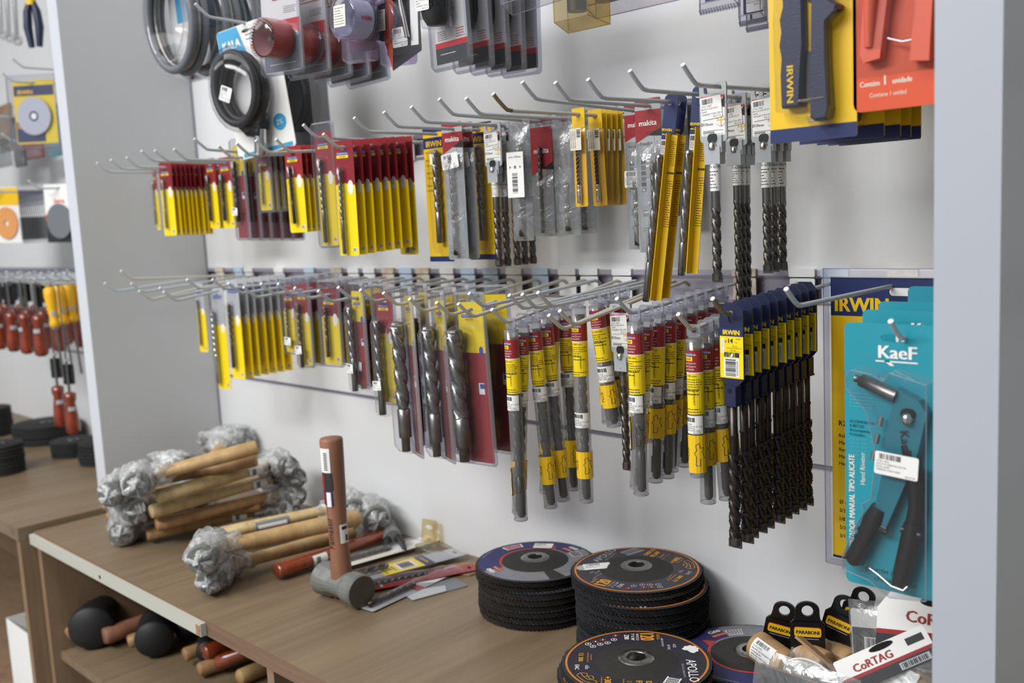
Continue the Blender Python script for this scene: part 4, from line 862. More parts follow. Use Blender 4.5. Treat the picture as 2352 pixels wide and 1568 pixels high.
# five drill chuck packs
p = thing('drill_chuck_pack', '', 'drill chuck'); h = 0.172; w = 0.058; m = M()
m.prism(rrect(w, h, 0.003, 2, 0, 0.012 - h / 2), 0, 0.0008, 'white_paper', hole=euro()); zb = 0.012 - h
m.flat([(-w / 2, zb), (w / 2, zb), (w / 2, zb + 0.021), (-w / 2, zb + 0.021)], -0.0003, 'dark_card'); m.rect(-w / 2, w / 2, zb + 0.020, zb + 0.027, -0.0004, 'bright_red')
m.lines(-w * 0.42, -w * 0.1, zb + 0.029, zb + 0.042, 5, -0.0004, 'kraft', 3); m.lines(w * 0.15, w * 0.42, zb + 0.029, zb + 0.042, 4, -0.0004, 'bright_red', 4); m.lines(-w * 0.36, w * 0.36, zb + 0.010, zb + 0.014, 1, -0.0004, 'white_paper', 5); m.build('card', p)
m = M(); m.T = Matrix.Translation((-0.004, -0.021, zb + 0.044)); m.lathe([(0.0, 0), (0.012, 0.001), (0.017, 0.010), (0.0185, 0.018), (0.0185, 0.046), (0.0165, 0.052), (0.0165, 0.068), (0.009, 0.070)], 20, 'chuck_black')
for k in range(20): a = 2 * PI * k / 20; m.box(0.0184 * math.cos(a) - 0.0008, 0.0184 * math.cos(a) + 0.0008, 0.0184 * math.sin(a) - 0.0008, 0.0184 * math.sin(a) + 0.0008, 0.02, 0.044, 'black_plastic')
m.build('chuck', p)
m = M(); m.T = Matrix.Translation((-0.004, -0.021, 0)); i0 = len(m.v); m.T = Matrix(); m.sticker(-0.006, zb + 0.074, 0.024, 0.026, -0.041, 0.06, 8); m.build('price_sticker', p)
m = M(); m.lathe([(0.0, zb + 0.039), (0.020, zb + 0.043), (0.0215, zb + 0.124), (0.012, zb + 0.132)], 16, 'clear_plastic', -0.004, -0.020); m.build('blister', p)
clamshell(w + 0.014, h + 0.016, 0.019, 0.008).build('clamshell', p)
tophook('t3', at_y(1035, 150, -0.24).x, lab='wire hook holding the five drill chuck packs', length=0.255)
for i, (px, py) in enumerate([(1036, 158), (1095, 150), (1142, 143), (1186, 139), (1224, 137)]):
    o = p if i == 0 else dup(p); y = -0.24 + 0.032 * i + (0.008 if i else 0); o.location = (HOOKS['t3'][0], y, ZH); o.rotation_euler = (0, -0.03 + 0.012 * i, 0.06)
    retag(o, f'{ORD[i]} clear pack with black drill chuck over red-striped card', 'drill chuck packs')
# large clear packs whose lower ends show along the top edge
def plain_pack(lab, px0, px1, py, y, h, mt, em, inner, nm='boxed_tool', dp=0.03, grp=None, tilt=0.0, yaw=0.0):
    a = at_y(px0, py, y); b = at_y(px1, py, y); w = b.x - a.x; t = thing(nm, lab, 'pack', grp)
    z0 = at_y((px0 + px1) / 2, py, y).z; ZZ = ZH - z0; m = M(); m.prism(rrect(w, ZZ + 0.012, 0.005, 2, 0, 0.012 - (ZZ + 0.012) / 2), 0, 0.001, mt, hole=euro(), side=None); m.build('card', t)
    m = M(); i = 0.8; vs = [(-w / 2, 0, -ZZ), (w / 2, 0, -ZZ), (w / 2 * i, -dp, -ZZ + 0.008), (-w / 2 * i, -dp, -ZZ + 0.008), (-w / 2, 0, -0.012), (w / 2, 0, -0.012), (w / 2 * i, -dp, -0.02), (-w / 2 * i, -dp, -0.02)]
    m.add(vs, [(0, 1, 2, 3), (0, 3, 7, 4), (1, 5, 6, 2), (3, 2, 6, 7), (4, 7, 6, 5)], mt)
    for k in ((0, 1), (1, 2), (2, 3), (3, 0), (2, 6), (3, 7), (0, 4), (1, 5)): m.tube([vs[k[0]], vs[k[1]]], 0.0007, 5, em)
    m.build('clamshell', t); m = M(); inner(m, w, ZZ); m.build('tool', t)
    t.location = ((a.x + b.x) / 2, y, ZH); t.rotation_euler = (0, tilt, yaw); return t
plain_pack('yellowed clear pack with thick steel tool, hanging at the top beside the chuck packs', 1305, 1402, 66, -0.25, 0.2, 'old_plastic', 'old_plastic', lambda m, w, Z: m.tube([(-0.004, -0.014, -Z + 0.018), (-0.004, -0.014, -0.03)], 0.011, 14, 'black_oxide'), tilt=0.0)
tophook('t4', at_y(1354, 60, -0.25).x, lab='wire hook holding the yellowed clear pack', length=0.262)
plain_pack('grey clear pack behind the yellowed one at the top edge', 1170, 1320, 14, -0.17, 0.2, 'clear_plastic', 'clear_edge', lambda m, w, Z: m.box(-w * 0.35, w * 0.35, -0.012, -0.004, -Z + 0.02, -0.03, 'mid_grey'), tilt=-0.04)
tophook('t5', at_y(1245, 14, -0.17).x, lab='wire hook holding the grey clear pack at the top edge')
plain_pack('wide clear box with dark tray, right of the yellowed pack at the top edge', 1368, 1590, 18, -0.20, 0.2, 'clear_plastic', 'clear_edge', lambda m, w, Z: m.box(-w * 0.40, w * 0.40, -0.016, -0.002, -Z + 0.014, -0.03, 'mid_grey'), dp=0.035)
tophook('t6', at_y(1479, 18, -0.20).x, lab='wire hook holding the wide clear box')
def bluei(m, w, Z):
    m.rect(-w * 0.36, w * 0.36, -Z + 0.010, -0.03, -0.0005, 'navy'); m.sticker(w * 0.08, -Z + 0.022, w * 0.6, 0.022, -0.002, 0, 4, ['COD-46153', 'BROCA P/ PORC', 'R$ 55.00'])
    n = 14
    for k in range(n): m.tube([(-w / 2 + w * (k + 0.5) / n, -0.001, -Z - 0.002), (-w / 2 + w * (k + 0.5) / n, -0.004, -Z + 0.003)], 0.0012, 5, 'clear_edge')
p1 = plain_pack('clear pack with ribbed rim and blue label left of the yellow riveter card, front', 1608, 1700, 22, -0.22, 0.2, 'clear_plastic', 'clear_edge', bluei, dp=0.008, grp='ribbed clear packs')
p2 = plain_pack('clear pack with ribbed rim and blue label, second behind the front one', 1700, 1762, 52, -0.15, 0.2, 'clear_plastic', 'clear_edge', bluei, dp=0.008, grp='ribbed clear packs')
p3 = plain_pack('small ribbed clear pack lowest beside the yellow riveter card', 1716, 1770, 66, -0.11, 0.2, 'clear_plastic', 'clear_edge', bluei, dp=0.006, grp='ribbed clear packs')
for n_, o in (('t7', p1), ('t8', p2)): tophook(n_, o.location.x, lab='wire hook holding the ribbed clear packs, ' + ('front' if n_ == 't7' else 'rear'))
# five yellow riveter cards
def riveter_card():
    t = thing('hand_riveter_pack', '', 'hand riveter'); h = 0.318; w = 0.108; zb = 0.014 - h; m = M()
    m.prism(rrect(w, h, 0.002, 1, 0, 0.014 - h / 2), 0, 0.0012, 'gold', hole=euro()); m.rect(-w / 2, w / 2, zb, zb + 0.013, -0.0003, 'navy'); m.rect(-w / 2, w / 2, -0.060, -0.006, -0.0003, 'navy')
    for k, s in enumerate(('3/32"  2', '1/8"', '5/32"', '3/16"')): m.text(s, 0.0068, -w * 0.42, zb + 0.176 - 0.0095 * k, -0.0005, 'ink', al='l')
    m.tube([(-0.006, -0.0006, zb + 0.018), (0.006, -0.0006, zb + 0.018)], 0.0005, 5, 'chrome'); m.build('card', t)
    def hand(pts, mt, nm, dp):
        m = M(); n = len(pts); y1 = -0.002
        m.prism(pts, -dp, y1, mt); c = (sum(p[0] for p in pts) / n, sum(p[1] for p in pts) / n)
        ins = [(p[0] + (c[0] - p[0]) * 0.14, p[1] + (c[1] - p[1]) * 0.03) for p in pts]; vs = [(p[0], -dp, p[1]) for p in pts] + [(p[0], -dp - 0.004, p[1]) for p in ins]
        m.add(vs, [(i, (i + 1) % n, (i + 1) % n + n, i + n) for i in range(n)] + [tuple(range(n, 2 * n))], mt); return m
    L = [(-0.030, 0.045), (-0.006, 0.045), (-0.003, 0.080), (0.000, 0.10), (-0.001, 0.165), (-0.022, 0.168), (-0.027, 0.150), (-0.026, 0.138), (-0.031, 0.126), (-0.029, 0.114), (-0.032, 0.102), (-0.029, 0.090), (-0.031, 0.074)]
    m = hand([(x, zb - 0.014 + z) for x, z in L], 'navy_plastic', 'h', 0.012); m.text('IRWIN', 0.012, -0.0215, zb + 0.052, -0.0164, 'gold', ang=-PI / 2, bold=0.0004); m.build('grip', t)
    Rg = [(0.006, 0.034), (0.012, 0.030), (0.026, 0.031), (0.029, 0.040), (0.026, 0.085), (0.026, 0.118), (0.040, 0.126), (0.041, 0.130), (0.030, 0.136), (0.024, 0.148), (0.026, 0.168), (0.010, 0.168), (0.008, 0.11)]
    m = hand([(x, zb - 0.014 + z) for x, z in Rg], 'navy_plastic', 'h', 0.014); m.build('grip', t)
    m = M(); m.prism([(-0.018, zb + 0.165), (-0.004, zb + 0.165), (0.002, zb + 0.285), (-0.016, zb + 0.285)], -0.012, -0.002, 'black_plastic'); m.prism([(0.008, zb + 0.165), (0.024, zb + 0.165), (0.014, zb + 0.285), (-0.002, zb + 0.285)], -0.010, -0.002, 'black_plastic'); m.build('frame', t)
    m = M(); m.prism(rrect(0.011, 0.058, 0.005, 3, 0.0035, zb + 0.108), -0.006, -0.004, 'old_plastic' if 0 else 'gold'); m.prism(oval(0.0035, 0.005, 0.0035, zb + 0.128), -0.0066, -0.006, 'ink'); m.prism([(-0.002, zb + 0.034), (0.007, zb + 0.034), (0.008, zb + 0.080), (-0.001, zb + 0.080)], -0.008, -0.002, 'dark_card'); m.build('wrench', t)
    m = M(); m.tube([(-0.006, -0.017, zb + 0.036), (0.026, -0.019, zb + 0.036)], 0.0012, 6, 'old_plastic'); m.tube([(-0.006, -0.017, zb + 0.036), (-0.006, -0.004, zb + 0.036)], 0.0012, 6, 'chrome'); m.build('locking_wire', t)
    m = M(); o = [(-0.036, 0.040), (0.004, 0.034), (0.010, 0.024), (0.030, 0.024), (0.035, 0.040), (0.034, 0.112), (0.047, 0.124), (0.047, 0.138), (0.034, 0.150), (0.034, 0.25), (-0.032, 0.25), (-0.034, 0.165), (-0.038, 0.12)]
    o = [(x, zb - 0.013 + z) for x, z in o]; n = len(o); ins = [(x * 0.93, zb + (z - zb) * 0.99 + 0.001) for x, z in o]; vs = [(p[0], -0.001, p[1]) for p in o] + [(p[0], -0.021, p[1]) for p in ins]
    m.add(vs, [(i, (i + 1) % n, (i + 1) % n + n, i + n) for i in range(n)] + [tuple(range(n, 2 * n))], 'clear_plastic'); m.build('blister', t)
    return t
p = riveter_card(); q = at_y(1866, 322, -0.252); tophook('t9', q.x, lab='wire hook holding the yellow riveter cards', length=0.275)
dzr = q.z + 0.304 - ZH
for i, (y, dz) in enumerate([(-0.252, 0), (-0.196, 0.0), (-0.160, 0), (-0.136, 0), (-0.112, 0.0)]):
    o = p if i == 0 else dup(p); o.location = (q.x, y, ZH + 0.0); o.scale = (0.81, 0.9, 1)
    retag(o, f'{ORD[i]} of the large yellow cards with navy-gripped hand riveter, top right', 'yellow riveter cards')
# orange pack
t = thing('hand_riveter_pack', 'orange card with salmon hand tool under shiny film, beside the right white panel', 'hand riveter'); h = 0.302; w = 0.098; zb = 0.014 - h; m = M()
m.prism(rrect(w, h, 0.008, 3, 0, 0.014 - h / 2), 0, 0.001, 'orange_card', hole=euro()); m.text('Contém', 0.0068, -0.030, zb + 0.022, -0.0004, 'cream_paper', bold=0.0002); m.text('1', 0.012, -0.013, zb + 0.022, -0.0004, 'cream_paper', bold=0.0003); m.text('unidade', 0.0068, 0.006, zb + 0.022, -0.0004, 'cream_paper', bold=0.0002); m.text('Contiene 1 unidad', 0.0055, -0.010, zb + 0.012, -0.0004, 'cream_paper'); m.build('card', t)
m = M(); A = [(-0.034, 0.055), (-0.030, 0.048), (-0.012, 0.050), (-0.004, 0.10), (0.004, 0.125), (0.012, 0.24), (-0.006, 0.25), (-0.020, 0.165), (-0.028, 0.12), (-0.031, 0.09)]
m.prism([(x, zb - 0.006 + z) for x, z in A], -0.014, -0.002, 'orange_body'); m.tube([(-0.024, -0.013, zb + 0.055), (-0.020, -0.016, zb + 0.11), (-0.006, -0.016, zb + 0.2)], [0.005, 0.009, 0.006], 8, 'orange_body'); m.build('grip', t)
m = M(); m.prism([(x, zb - 0.002 + z) for x, z in [(0.020, 0.04), (0.040, 0.038), (0.044, 0.10), (0.046, 0.24), (0.030, 0.24), (0.026, 0.1)]], -0.014, -0.002, 'orange_body'); m.build('grip', t)
m = M(); m.tube([(-0.004, -0.012, zb + 0.060), (0.012, -0.013, zb + 0.055), (0.034, -0.012, zb + 0.056)], 0.0012, 6, 'chrome'); m.tube([(-0.001, -0.013, zb + 0.12), (0.003, -0.012, zb + 0.16)], 0.0015, 6, 'black_plastic'); m.build('locking_wire', t)
m = M(); film_sheet(m, w - 0.006, zb + 0.030, -0.01, 'clear_plastic', 6, 7, 10, depth=0.020); m.build('blister', t)
q = at_y(2054, 274, -0.276); tophook('t10', -0.3805, lab='wire hook holding the orange pack beside the right panel', length=0.29); t.location = (-0.3805, -0.252, ZH); t.scale = (0.82, 0.9, 0.985)
# large card behind, on the single hook of the lower row
def shell_card(lab, w, h, x, y, zt):
    t = thing('carded_hand_tool', lab, 'hand tool', None, (x, y, zt)); m = M(); o = [(-w / 2, -h), (w / 2, -h), (w / 2, -0.026), (w / 2 - 0.026, 0), (-w / 2, 0)]
    m.prism(o, 0, 0.0012, 'gold'); m.flat([(-w / 2, -0.046), (w / 2, -0.046), (w / 2, -0.026), (w / 2 - 0.026, 0), (-w / 2, 0)], -0.0003, 'navy'); m.rect(-w / 2, w / 2, -h, -h + 0.003, -0.0004, 'navy')
    m.prism(rrect(0.030, 0.009, 0.0044, 3, 0.006, -0.017), -0.0008, -0.0004, 'white_paper')
    m.text('IRWIN', 0.024, -w / 2 + 0.006, -0.041, -0.0006, 'gold', al='l', bold=0.0009, sx=0.95)
    m.text('R270', 0.009, -w / 2 + 0.009, -h * 0.52, -0.0006, 'ink', al='l')
    for k, s in enumerate(('Rebitador', 'Manual', 'Remachadora', 'Manual', 'Hand Riveter')): m.text(s, 0.006, -w / 2 + 0.009, -h * 0.52 - 0.014 - 0.0085 * k, -0.0006, 'ink', al='l')
    for k, s in enumerate(('Ø mm', '3/32"', '1/8"', '5/32"', '3/16"')): m.text(s, 0.0065, -w / 2 + 0.009, -h * 0.80 - 0.0105 * k, -0.0006, 'ink', al='l')
    m.build('card', t); e = 0.009; O = [(-w / 2 - e, -h - e), (w / 2 + e, -h - e), (w / 2 + e, -0.028), (w / 2 - 0.022, e), (-w / 2 - e, e)]
    I = [(-w / 2 + 0.0, -h), (w / 2, -h), (w / 2, -0.026), (w / 2 - 0.026, -0.001), (-w / 2, -0.001)]; m = M(); n = 5; vs = [(p[0], -0.001, p[1]) for p in O] + [(p[0], -0.004, p[1]) for p in I]
    m.add(vs, [(k, (k + 1) % n, (k + 1) % n + n, k + n) for k in range(n)], 'clear_edge')
    for k in range(n): m.tube([(O[k][0], -0.001, O[k][1]), (O[(k + 1) % n][0], -0.001, O[(k + 1) % n][1])], 0.0007, 5, 'clear_edge')
    m.build('clamshell', t)
    m = M(); m.prism(rrect(w * 0.5, h * 0.7, 0.01, 3, w * 0.1, -h * 0.55), -0.012, -0.002, 'navy_plastic'); m.build('tool', t); return t
a = at_y(1908, 640, -0.035); shell_card('large yellow card with navy head behind the single hook and turquoise cards', 0.160, 0.342, a.x + 0.080, -0.035, a.z + 0.003)
# four turquoise riveter cards
def teal_card():
    t = thing('hand_riveter_pack', '', 'hand riveter'); h = 0.276; w = 0.102; zt = 0.014; zb = zt - h; m = M()
    m.prism(rrect(w, h, 0.006, 3, 0, (zt + zb) / 2), 0, 0.0012, 'teal', hole=[(0.013 * math.copysign(abs(math.cos(a)) ** 0.5, math.cos(a)), 0.0 + 0.0040 * math.sin(a)) for a in [2 * PI * (k + 0.5) / 14 for k in range(14)]])
    m.text('KaeF', 0.0185, 0.004, zt - 0.0345, -0.0006, 'white_paper', bold=0.0007, sx=1.05); m.rect(-0.018, 0.024, zt - 0.0385, zt - 0.0370, -0.0006, 'white_paper')
    m.flat([(-0.010, zt - 0.037), (-0.004, zt - 0.037), (0.001, zt - 0.042), (-0.003, zt - 0.042)], -0.0006, 'white_paper')
    for k in range(5): m.lines(-w * 0.45, -w * 0.20, zt - 0.074 - 0.0035 * k, zt - 0.0715 - 0.0035 * k, 1, -0.0005, 'teal_ink', k)
    for k, s in enumerate(('ACOMPANHA', '4 BICOS:', 'Accompanies', '4 nozzles:')): m.text(s, 0.0042, -w * 0.45, zt - 0.104 - 0.0045 * k, -0.0005, 'ink', al='l')
    for k in range(5): m.text('• 2,4 mm • 3/32"', 0.0036, -w * 0.45, zt - 0.1225 - 0.0040 * k, -0.0005, 'teal_ink', al='l', sx=0.8)
    m.text('REBITADOR MANUAL TIPO ALICATE', 0.0088, -w * 0.40, zb + 0.035, -0.0005, 'cream_paper', ang=PI / 2, al='l', sx=0.72, bold=0.0002); m.text('Hand Riveter', 0.0075, -w * 0.29, zb + 0.108, -0.0005, 'cream_paper', ang=PI / 2, al='l', sx=0.85)
    m.text('CONTÉM 1', 0.0058, -0.016, zb + 0.017, -0.0005, 'ink'); m.text('UNIDADE • UNIT', 0.0058, 0.002, zb + 0.0085, -0.0005, 'ink'); m.build('card', t)
    # body plate, nose, two lever arms with black grips, wire catch
    X = lambda pts: [(x, zt + z) for x, z in pts]
    m = M(); m.prism(X([(0.008, -0.062), (0.030, -0.072), (0.038, -0.084), (0.030, -0.122), (0.016, -0.160), (-0.002, -0.205), (-0.016, -0.200), (-0.006, -0.150), (-0.002, -0.110)]), -0.014, -0.002, 'teal_tool')
    m.prism([(p[0] + 0.0205, p[1] + zt - 0.086) for p in oval(0.008, 0.006)], -0.0145, -0.014, 'hole_black'); m.text('KaeF', 0.0125, 0.0140, zt - 0.116, -0.0144, 'ink', ang=-PI / 2 + 0.15, bold=0.0004); m.build('frame', t)
    m = M(); m.lathe([(0, -0.009), (0.006, -0.008), (0.0068, -0.002), (0.005, 0)], 12, 'chrome'); 
    m = M(); m.T = Matrix.Translation((0.0205, -0.017, zt - 0.090)); m.lathe([(0, 0.006), (0.004, 0.005), (0.0062, 0.0), (0.004, -0.005), (0, -0.006)], 12, 'chrome'); m.build('pivot_pin', t)
    m = M(); m.tube([(-0.034, -0.012, zt - 0.055), (-0.028, -0.012, zt - 0.0565), (-0.0278, -0.012, zt - 0.0566), (0.008, -0.012, zt - 0.070)], [0.0038, 0.0042, 0.0066, 0.0072], 14, 'steel'); m.build('nose', t)
    m = M(); m.tube([(0.016, -0.008, zt - 0.118), (0.026, -0.009, zt - 0.150), (0.027, -0.010, zt - 0.180), (0.024, -0.010, zt - 0.196)], [0.007, 0.0085, 0.008, 0.008], 10, 'black_plastic'); m.build('lever', t)
    m = M(); pth = [(-0.010, -0.010, zt - 0.186), (-0.016, -0.010, zt - 0.200), (-0.026, -0.010, zt - 0.222), (-0.037, -0.010, zt - 0.246), (-0.040, -0.010, zt - 0.250)]; m.tube(pth, [0.0085, 0.011, 0.0085, 0.0105, 0.006], 12, 'black_plastic')
    for a_ in (0.2, 0.35): m.tube([(-0.021 + 0.0 * a_, -0.012, zt - 0.196 - 0.02 * a_), (-0.002, -0.012, zt - 0.203 - 0.02 * a_)], 0.0035, 8, 'black_plastic')
    for k in range(4): z = zt - 0.212 - 0.009 * k; x = -0.030 - 0.0035 * k; m.tube([(x, -0.010, z), (x + 0.004, -0.013, z - 0.001)], 0.0042, 8, 'black_plastic')
    m.build('grip', t)
    m = M(); m.tube([(0.024, -0.010, zt - 0.196), (0.023, -0.011, zt - 0.210), (0.014, -0.011, zt - 0.250), (0.011, -0.011, zt - 0.264)], [0.009, 0.0105, 0.0098, 0.0085], 12, 'black_plastic'); m.tube([(0.014, -0.014, zt - 0.203), (0.033, -0.014, zt - 0.206)], 0.0038, 8, 'black_plastic'); m.build('grip', t)
    m = M(); m.tube([(-0.018, -0.016, zt - 0.250), (-0.008, -0.018, zt - 0.254), (0.006, -0.020, zt - 0.262), (0.018, -0.020, zt - 0.264), (0.021, -0.017, zt - 0.260)], 0.0013, 7, 'chrome'); m.build('locking_wire', t)
    for k in range(3):
        m = M(); m.T = Matrix.Translation((-0.009 - 0.0035 * k, -0.010, zt - 0.097 - 0.018 * k)) @ Matrix.Rotation(0.2, 4, 'Y'); m.cyl(0, 0, -0.005, 0.005, 0.0028, 10, 'chrome'); m.build('nozzle', t)
    m = M(); m.sticker(0.0135, zt - 0.136, 0.043, 0.023, -0.0255, 0.06, 9, ['COD-14021', 'ALICATE REBITADOR MA', 'NUAL KAEF', 'VIMEZER FORN SERV', 'R$ 27.00']); m.build('price_sticker', t)
    m = M(); o = X([(-0.042, -0.052), (-0.036, -0.043), (-0.012, -0.046), (0.0, -0.052), (0.006, -0.043), (0.044, -0.052), (0.044, -0.27), (0.006, -0.275), (-0.016, -0.262), (-0.046, -0.256), (-0.046, -0.240), (-0.028, -0.20), (-0.022, -0.19), (-0.024, -0.182), (-0.014, -0.175), (-0.008, -0.13), (-0.018, -0.085), (-0.040, -0.062)])
    o = o[::-1]; n = len(o); c = (0.01, zt - 0.15); ins = [(p[0] + (c[0] - p[0]) * 0.06, p[1] + (c[1] - p[1]) * 0.02) for p in o]; vs = [(p[0], -0.001, p[1]) for p in o] + [(p[0], -0.0245, p[1]) for p in ins]
    m.add(vs, [(i, (i + 1) % n, (i + 1) % n + n, i + n) for i in range(n)] + [tuple(range(n, 2 * n))], 'clear_plastic')
    for i in range(n): m.tube([vs[i + n], vs[(i + 1) % n + n]], 0.0006, 5, 'clear_edge')
    m.build('blister', t); return t
p = teal_card(); k = L_(2046)
for i, (y, dz, dx) in enumerate([(-0.238, -0.0035, 0.0), (-0.200, 0.0, 0.0), (-0.165, 0.0, 0.0), (-0.095, 0.0, 0.0)]):
    o = p if i == 0 else dup(p); o.location = (-0.390 + dx, y, hz(k, y) + dz + 0.003); o.scale = (0.94, 0.93, 0.93)
    retag(o, f'{ORD[i]} turquoise card with black-gripped hand riveter, beside the right white panel', 'turquoise riveter cards')
# flexible-hose packs, far left of the top row
def coil_pack():
    t = thing('flexible_shaft_pack', '', 'hose pack'); m = M(); R = 0.092; c = -0.115
    for j, (r, yy) in enumerate(((R, -0.014), (R * 0.93, -0.028), (R * 0.99, -0.042))):
        m.tube([(r * 0.62 * math.cos(a), yy, c + r * math.sin(a)) for a in [2 * PI * k / 32 for k in range(33)]], 0.0075, 8, 'mid_grey' if j != 1 else 'steel', caps=False)
    m.build('flexible_shaft', t); m = M(); m.prism(rrect(R * 1.0, R * 1.9, 0.02, 4, 0, c + 0.005), -0.001, 0, 'white_paper', hole=None); m.rect(-R * 0.3, R * 0.15, c, c + R * 0.8, -0.0014, 'sky'); m.rect(-R * 0.1, R * 0.2, c - R * 0.5, c - R * 0.2, -0.0014, 'orange_ink'); m.prism(rrect(0.05, 0.03, 0.004, 2, 0, 0.002), -0.0008, 0, 'white_paper', hole=euro()); m.build('card', t)
    m = M(); n = 24; vs = []; 
    for q, y in ((1.16, -0.001), (1.13, -0.046), (1.0, -0.054), (0.75, -0.054), (0.68, -0.006), (0.0, -0.006)):
        for k2 in range(n): a = 2 * PI * k2 / n; vs.append((R * 0.64 * q * math.cos(a), y, c + R * q * math.sin(a)))
    m.add(vs, [(i * n + k2, i * n + (k2 + 1) % n, (i + 1) * n + (k2 + 1) % n, (i + 1) * n + k2) for i in range(5) for k2 in range(n)], 'clear_plastic', True); m.build('clamshell', t); return t
p = coil_pack(); q = at_y(440, 183, -0.21); tt = thing('display_hook', 'wire hook holding the round flexible shaft packs, top left', 'hook', 'wire display hooks', (q.x + 0.02, 0, q.z + 0.217)); hook_mesh(0.0, 0.262, 'hook_grey').build('rod', tt)
for i, y in enumerate((-0.210, -0.145, -0.085)):
    o = p if i == 0 else dup(p); o.location = (q.x, y, q.z + 0.226 if 0 else q.z + 0.218); o.rotation_euler = (0, -0.05, 0.25)
    retag(o, f'{ORD[i]} clear round pack with coiled black flexible shaft, top left', 'round flexible shaft packs')
t = thing('flexible_shaft_pack', 'white and blue card with coiled black shaft, left of the red hole saws', 'hose pack'); w, h = 0.128, 0.218; m = M(); zt = 0.012
m.prism(rrect(w, h, 0.006, 3, 0, zt - h / 2), 0, 0.001, 'white_paper', hole=euro(0.009)); m.flat([(-w / 2 + 0.001, zt - 0.070), (-w / 2 + 0.012, zt - 0.062), (-0.004, zt - 0.050), (-0.018, zt - 0.001), (-w / 2 + 0.001, zt - 0.001)], -0.0004, 'sky'); m.text('KALA', 0.020, -w * 0.27, zt - 0.034, -0.0008, 'white_paper', bold=0.0008, sx=0.8)
m.lines(-0.002, w * 0.4, zt - 0.030, zt - 0.008, 3, -0.0004, 'mid_grey', 3); m.rect(0.006, w * 0.35, zt - 0.048, zt - 0.036, -0.0004, 'orange_ink'); m.prism([(p_[0], p_[1]) for p_ in oval(0.014, 0.014, w * 0.30, zt - h + 0.045)], -0.0006, -0.0002, 'sky'); m.text('2%', 0.012, w * 0.30, zt - h + 0.041, -0.0009, 'white_paper'); m.rect(-w * 0.4, w * 0.45, zt - h + 0.002, zt - h + 0.009, -0.0004, 'sky'); m.build('card', t)
m = M(); c = (-0.010, zt - 0.110)
for j in range(4):
    r = 0.044 + 0.006 * (j % 2); m.tube([(c[0] + r * 0.88 * math.cos(a), -0.010 - 0.010 * j, c[1] + r * 1.15 * math.sin(a)) for a in [2 * PI * k2 / 28 for k2 in range(29)]], 0.0065, 8, 'black_rubber', caps=False)
m.tube([(c[0] - 0.02, -0.02, c[1] - 0.045), (c[0] + 0.0, -0.02, c[1] - 0.068), (c[0] + 0.025, -0.02, c[1] - 0.075)], 0.012, 10, 'black_rubber'); m.tube([(0.014, -0.016, c[1] - 0.045), (0.010, -0.018, c[1] - 0.070)], 0.014, 12, 'black_rubber'); m.build('flexible_shaft', t)
m = M(); m.tube([(0.010, -0.018, c[1] - 0.070), (0.000, -0.018, c[1] - 0.112)], 0.0105, 12, 'chrome'); m.build('metal_end', t)
m = M(); n = 20; vs = []
for q_, y in ((1.12, -0.001), (1.08, -0.040), (0.8, -0.054), (0.4, -0.058), (0.0, -0.058)):
    for k2 in range(n): a = 2 * PI * k2 / n; vs.append((c[0] + 0.054 * q_ * math.cos(a), y, c[1] + 0.066 * q_ * math.sin(a)))
m.add(vs, [(i * n + k2, i * n + (k2 + 1) % n, (i + 1) * n + (k2 + 1) % n, (i + 1) * n + k2) for i in range(4) for k2 in range(n)], 'clear_plastic', True); m.build('blister', t)
m = M(); m.sticker(c[0] - 0.004, c[1] - 0.010, 0.024, 0.024, -0.0595, 0.5, 9); m.build('price_sticker', t)
q = at_y(563, 66, -0.215); t.location = (q.x, -0.215, q.z - 0.003); t.rotation_euler = (0, -0.13, 0.30)
tt = thing('display_hook', 'slanting wire hook carrying the white and blue flexible shaft card', 'hook', 'wire display hooks', (q.x, 0, q.z)); hook_mesh(0.012, 0.285, 'hook_grey').build('rod', tt)
t2 = thing('flexible_shaft_pack', 'dark flexible shaft pack seen edge-on behind the white and blue card', 'hose pack'); m = M(); m.prism(rrect(0.13, 0.21, 0.006, 3, 0, 0.012 - 0.105), 0, 0.001, 'mid_grey', hole=euro()); m.build('card', t2)
m = M()
for j in range(3): m.tube([(0.045 * math.cos(a), -0.010 - 0.010 * j, -0.11 + 0.05 * math.sin(a)) for a in [2 * PI * k2 / 24 for k2 in range(25)]], 0.0065, 8, 'black_rubber', caps=False)
m.build('flexible_shaft', t2); clamshell(0.135, 0.222, 0.018, 0.036).build('clamshell', t2); t2.location = (q.x + 0.01, -0.12, q.z - 0.0035); t2.rotation_euler = (0, -0.02, 0.1)
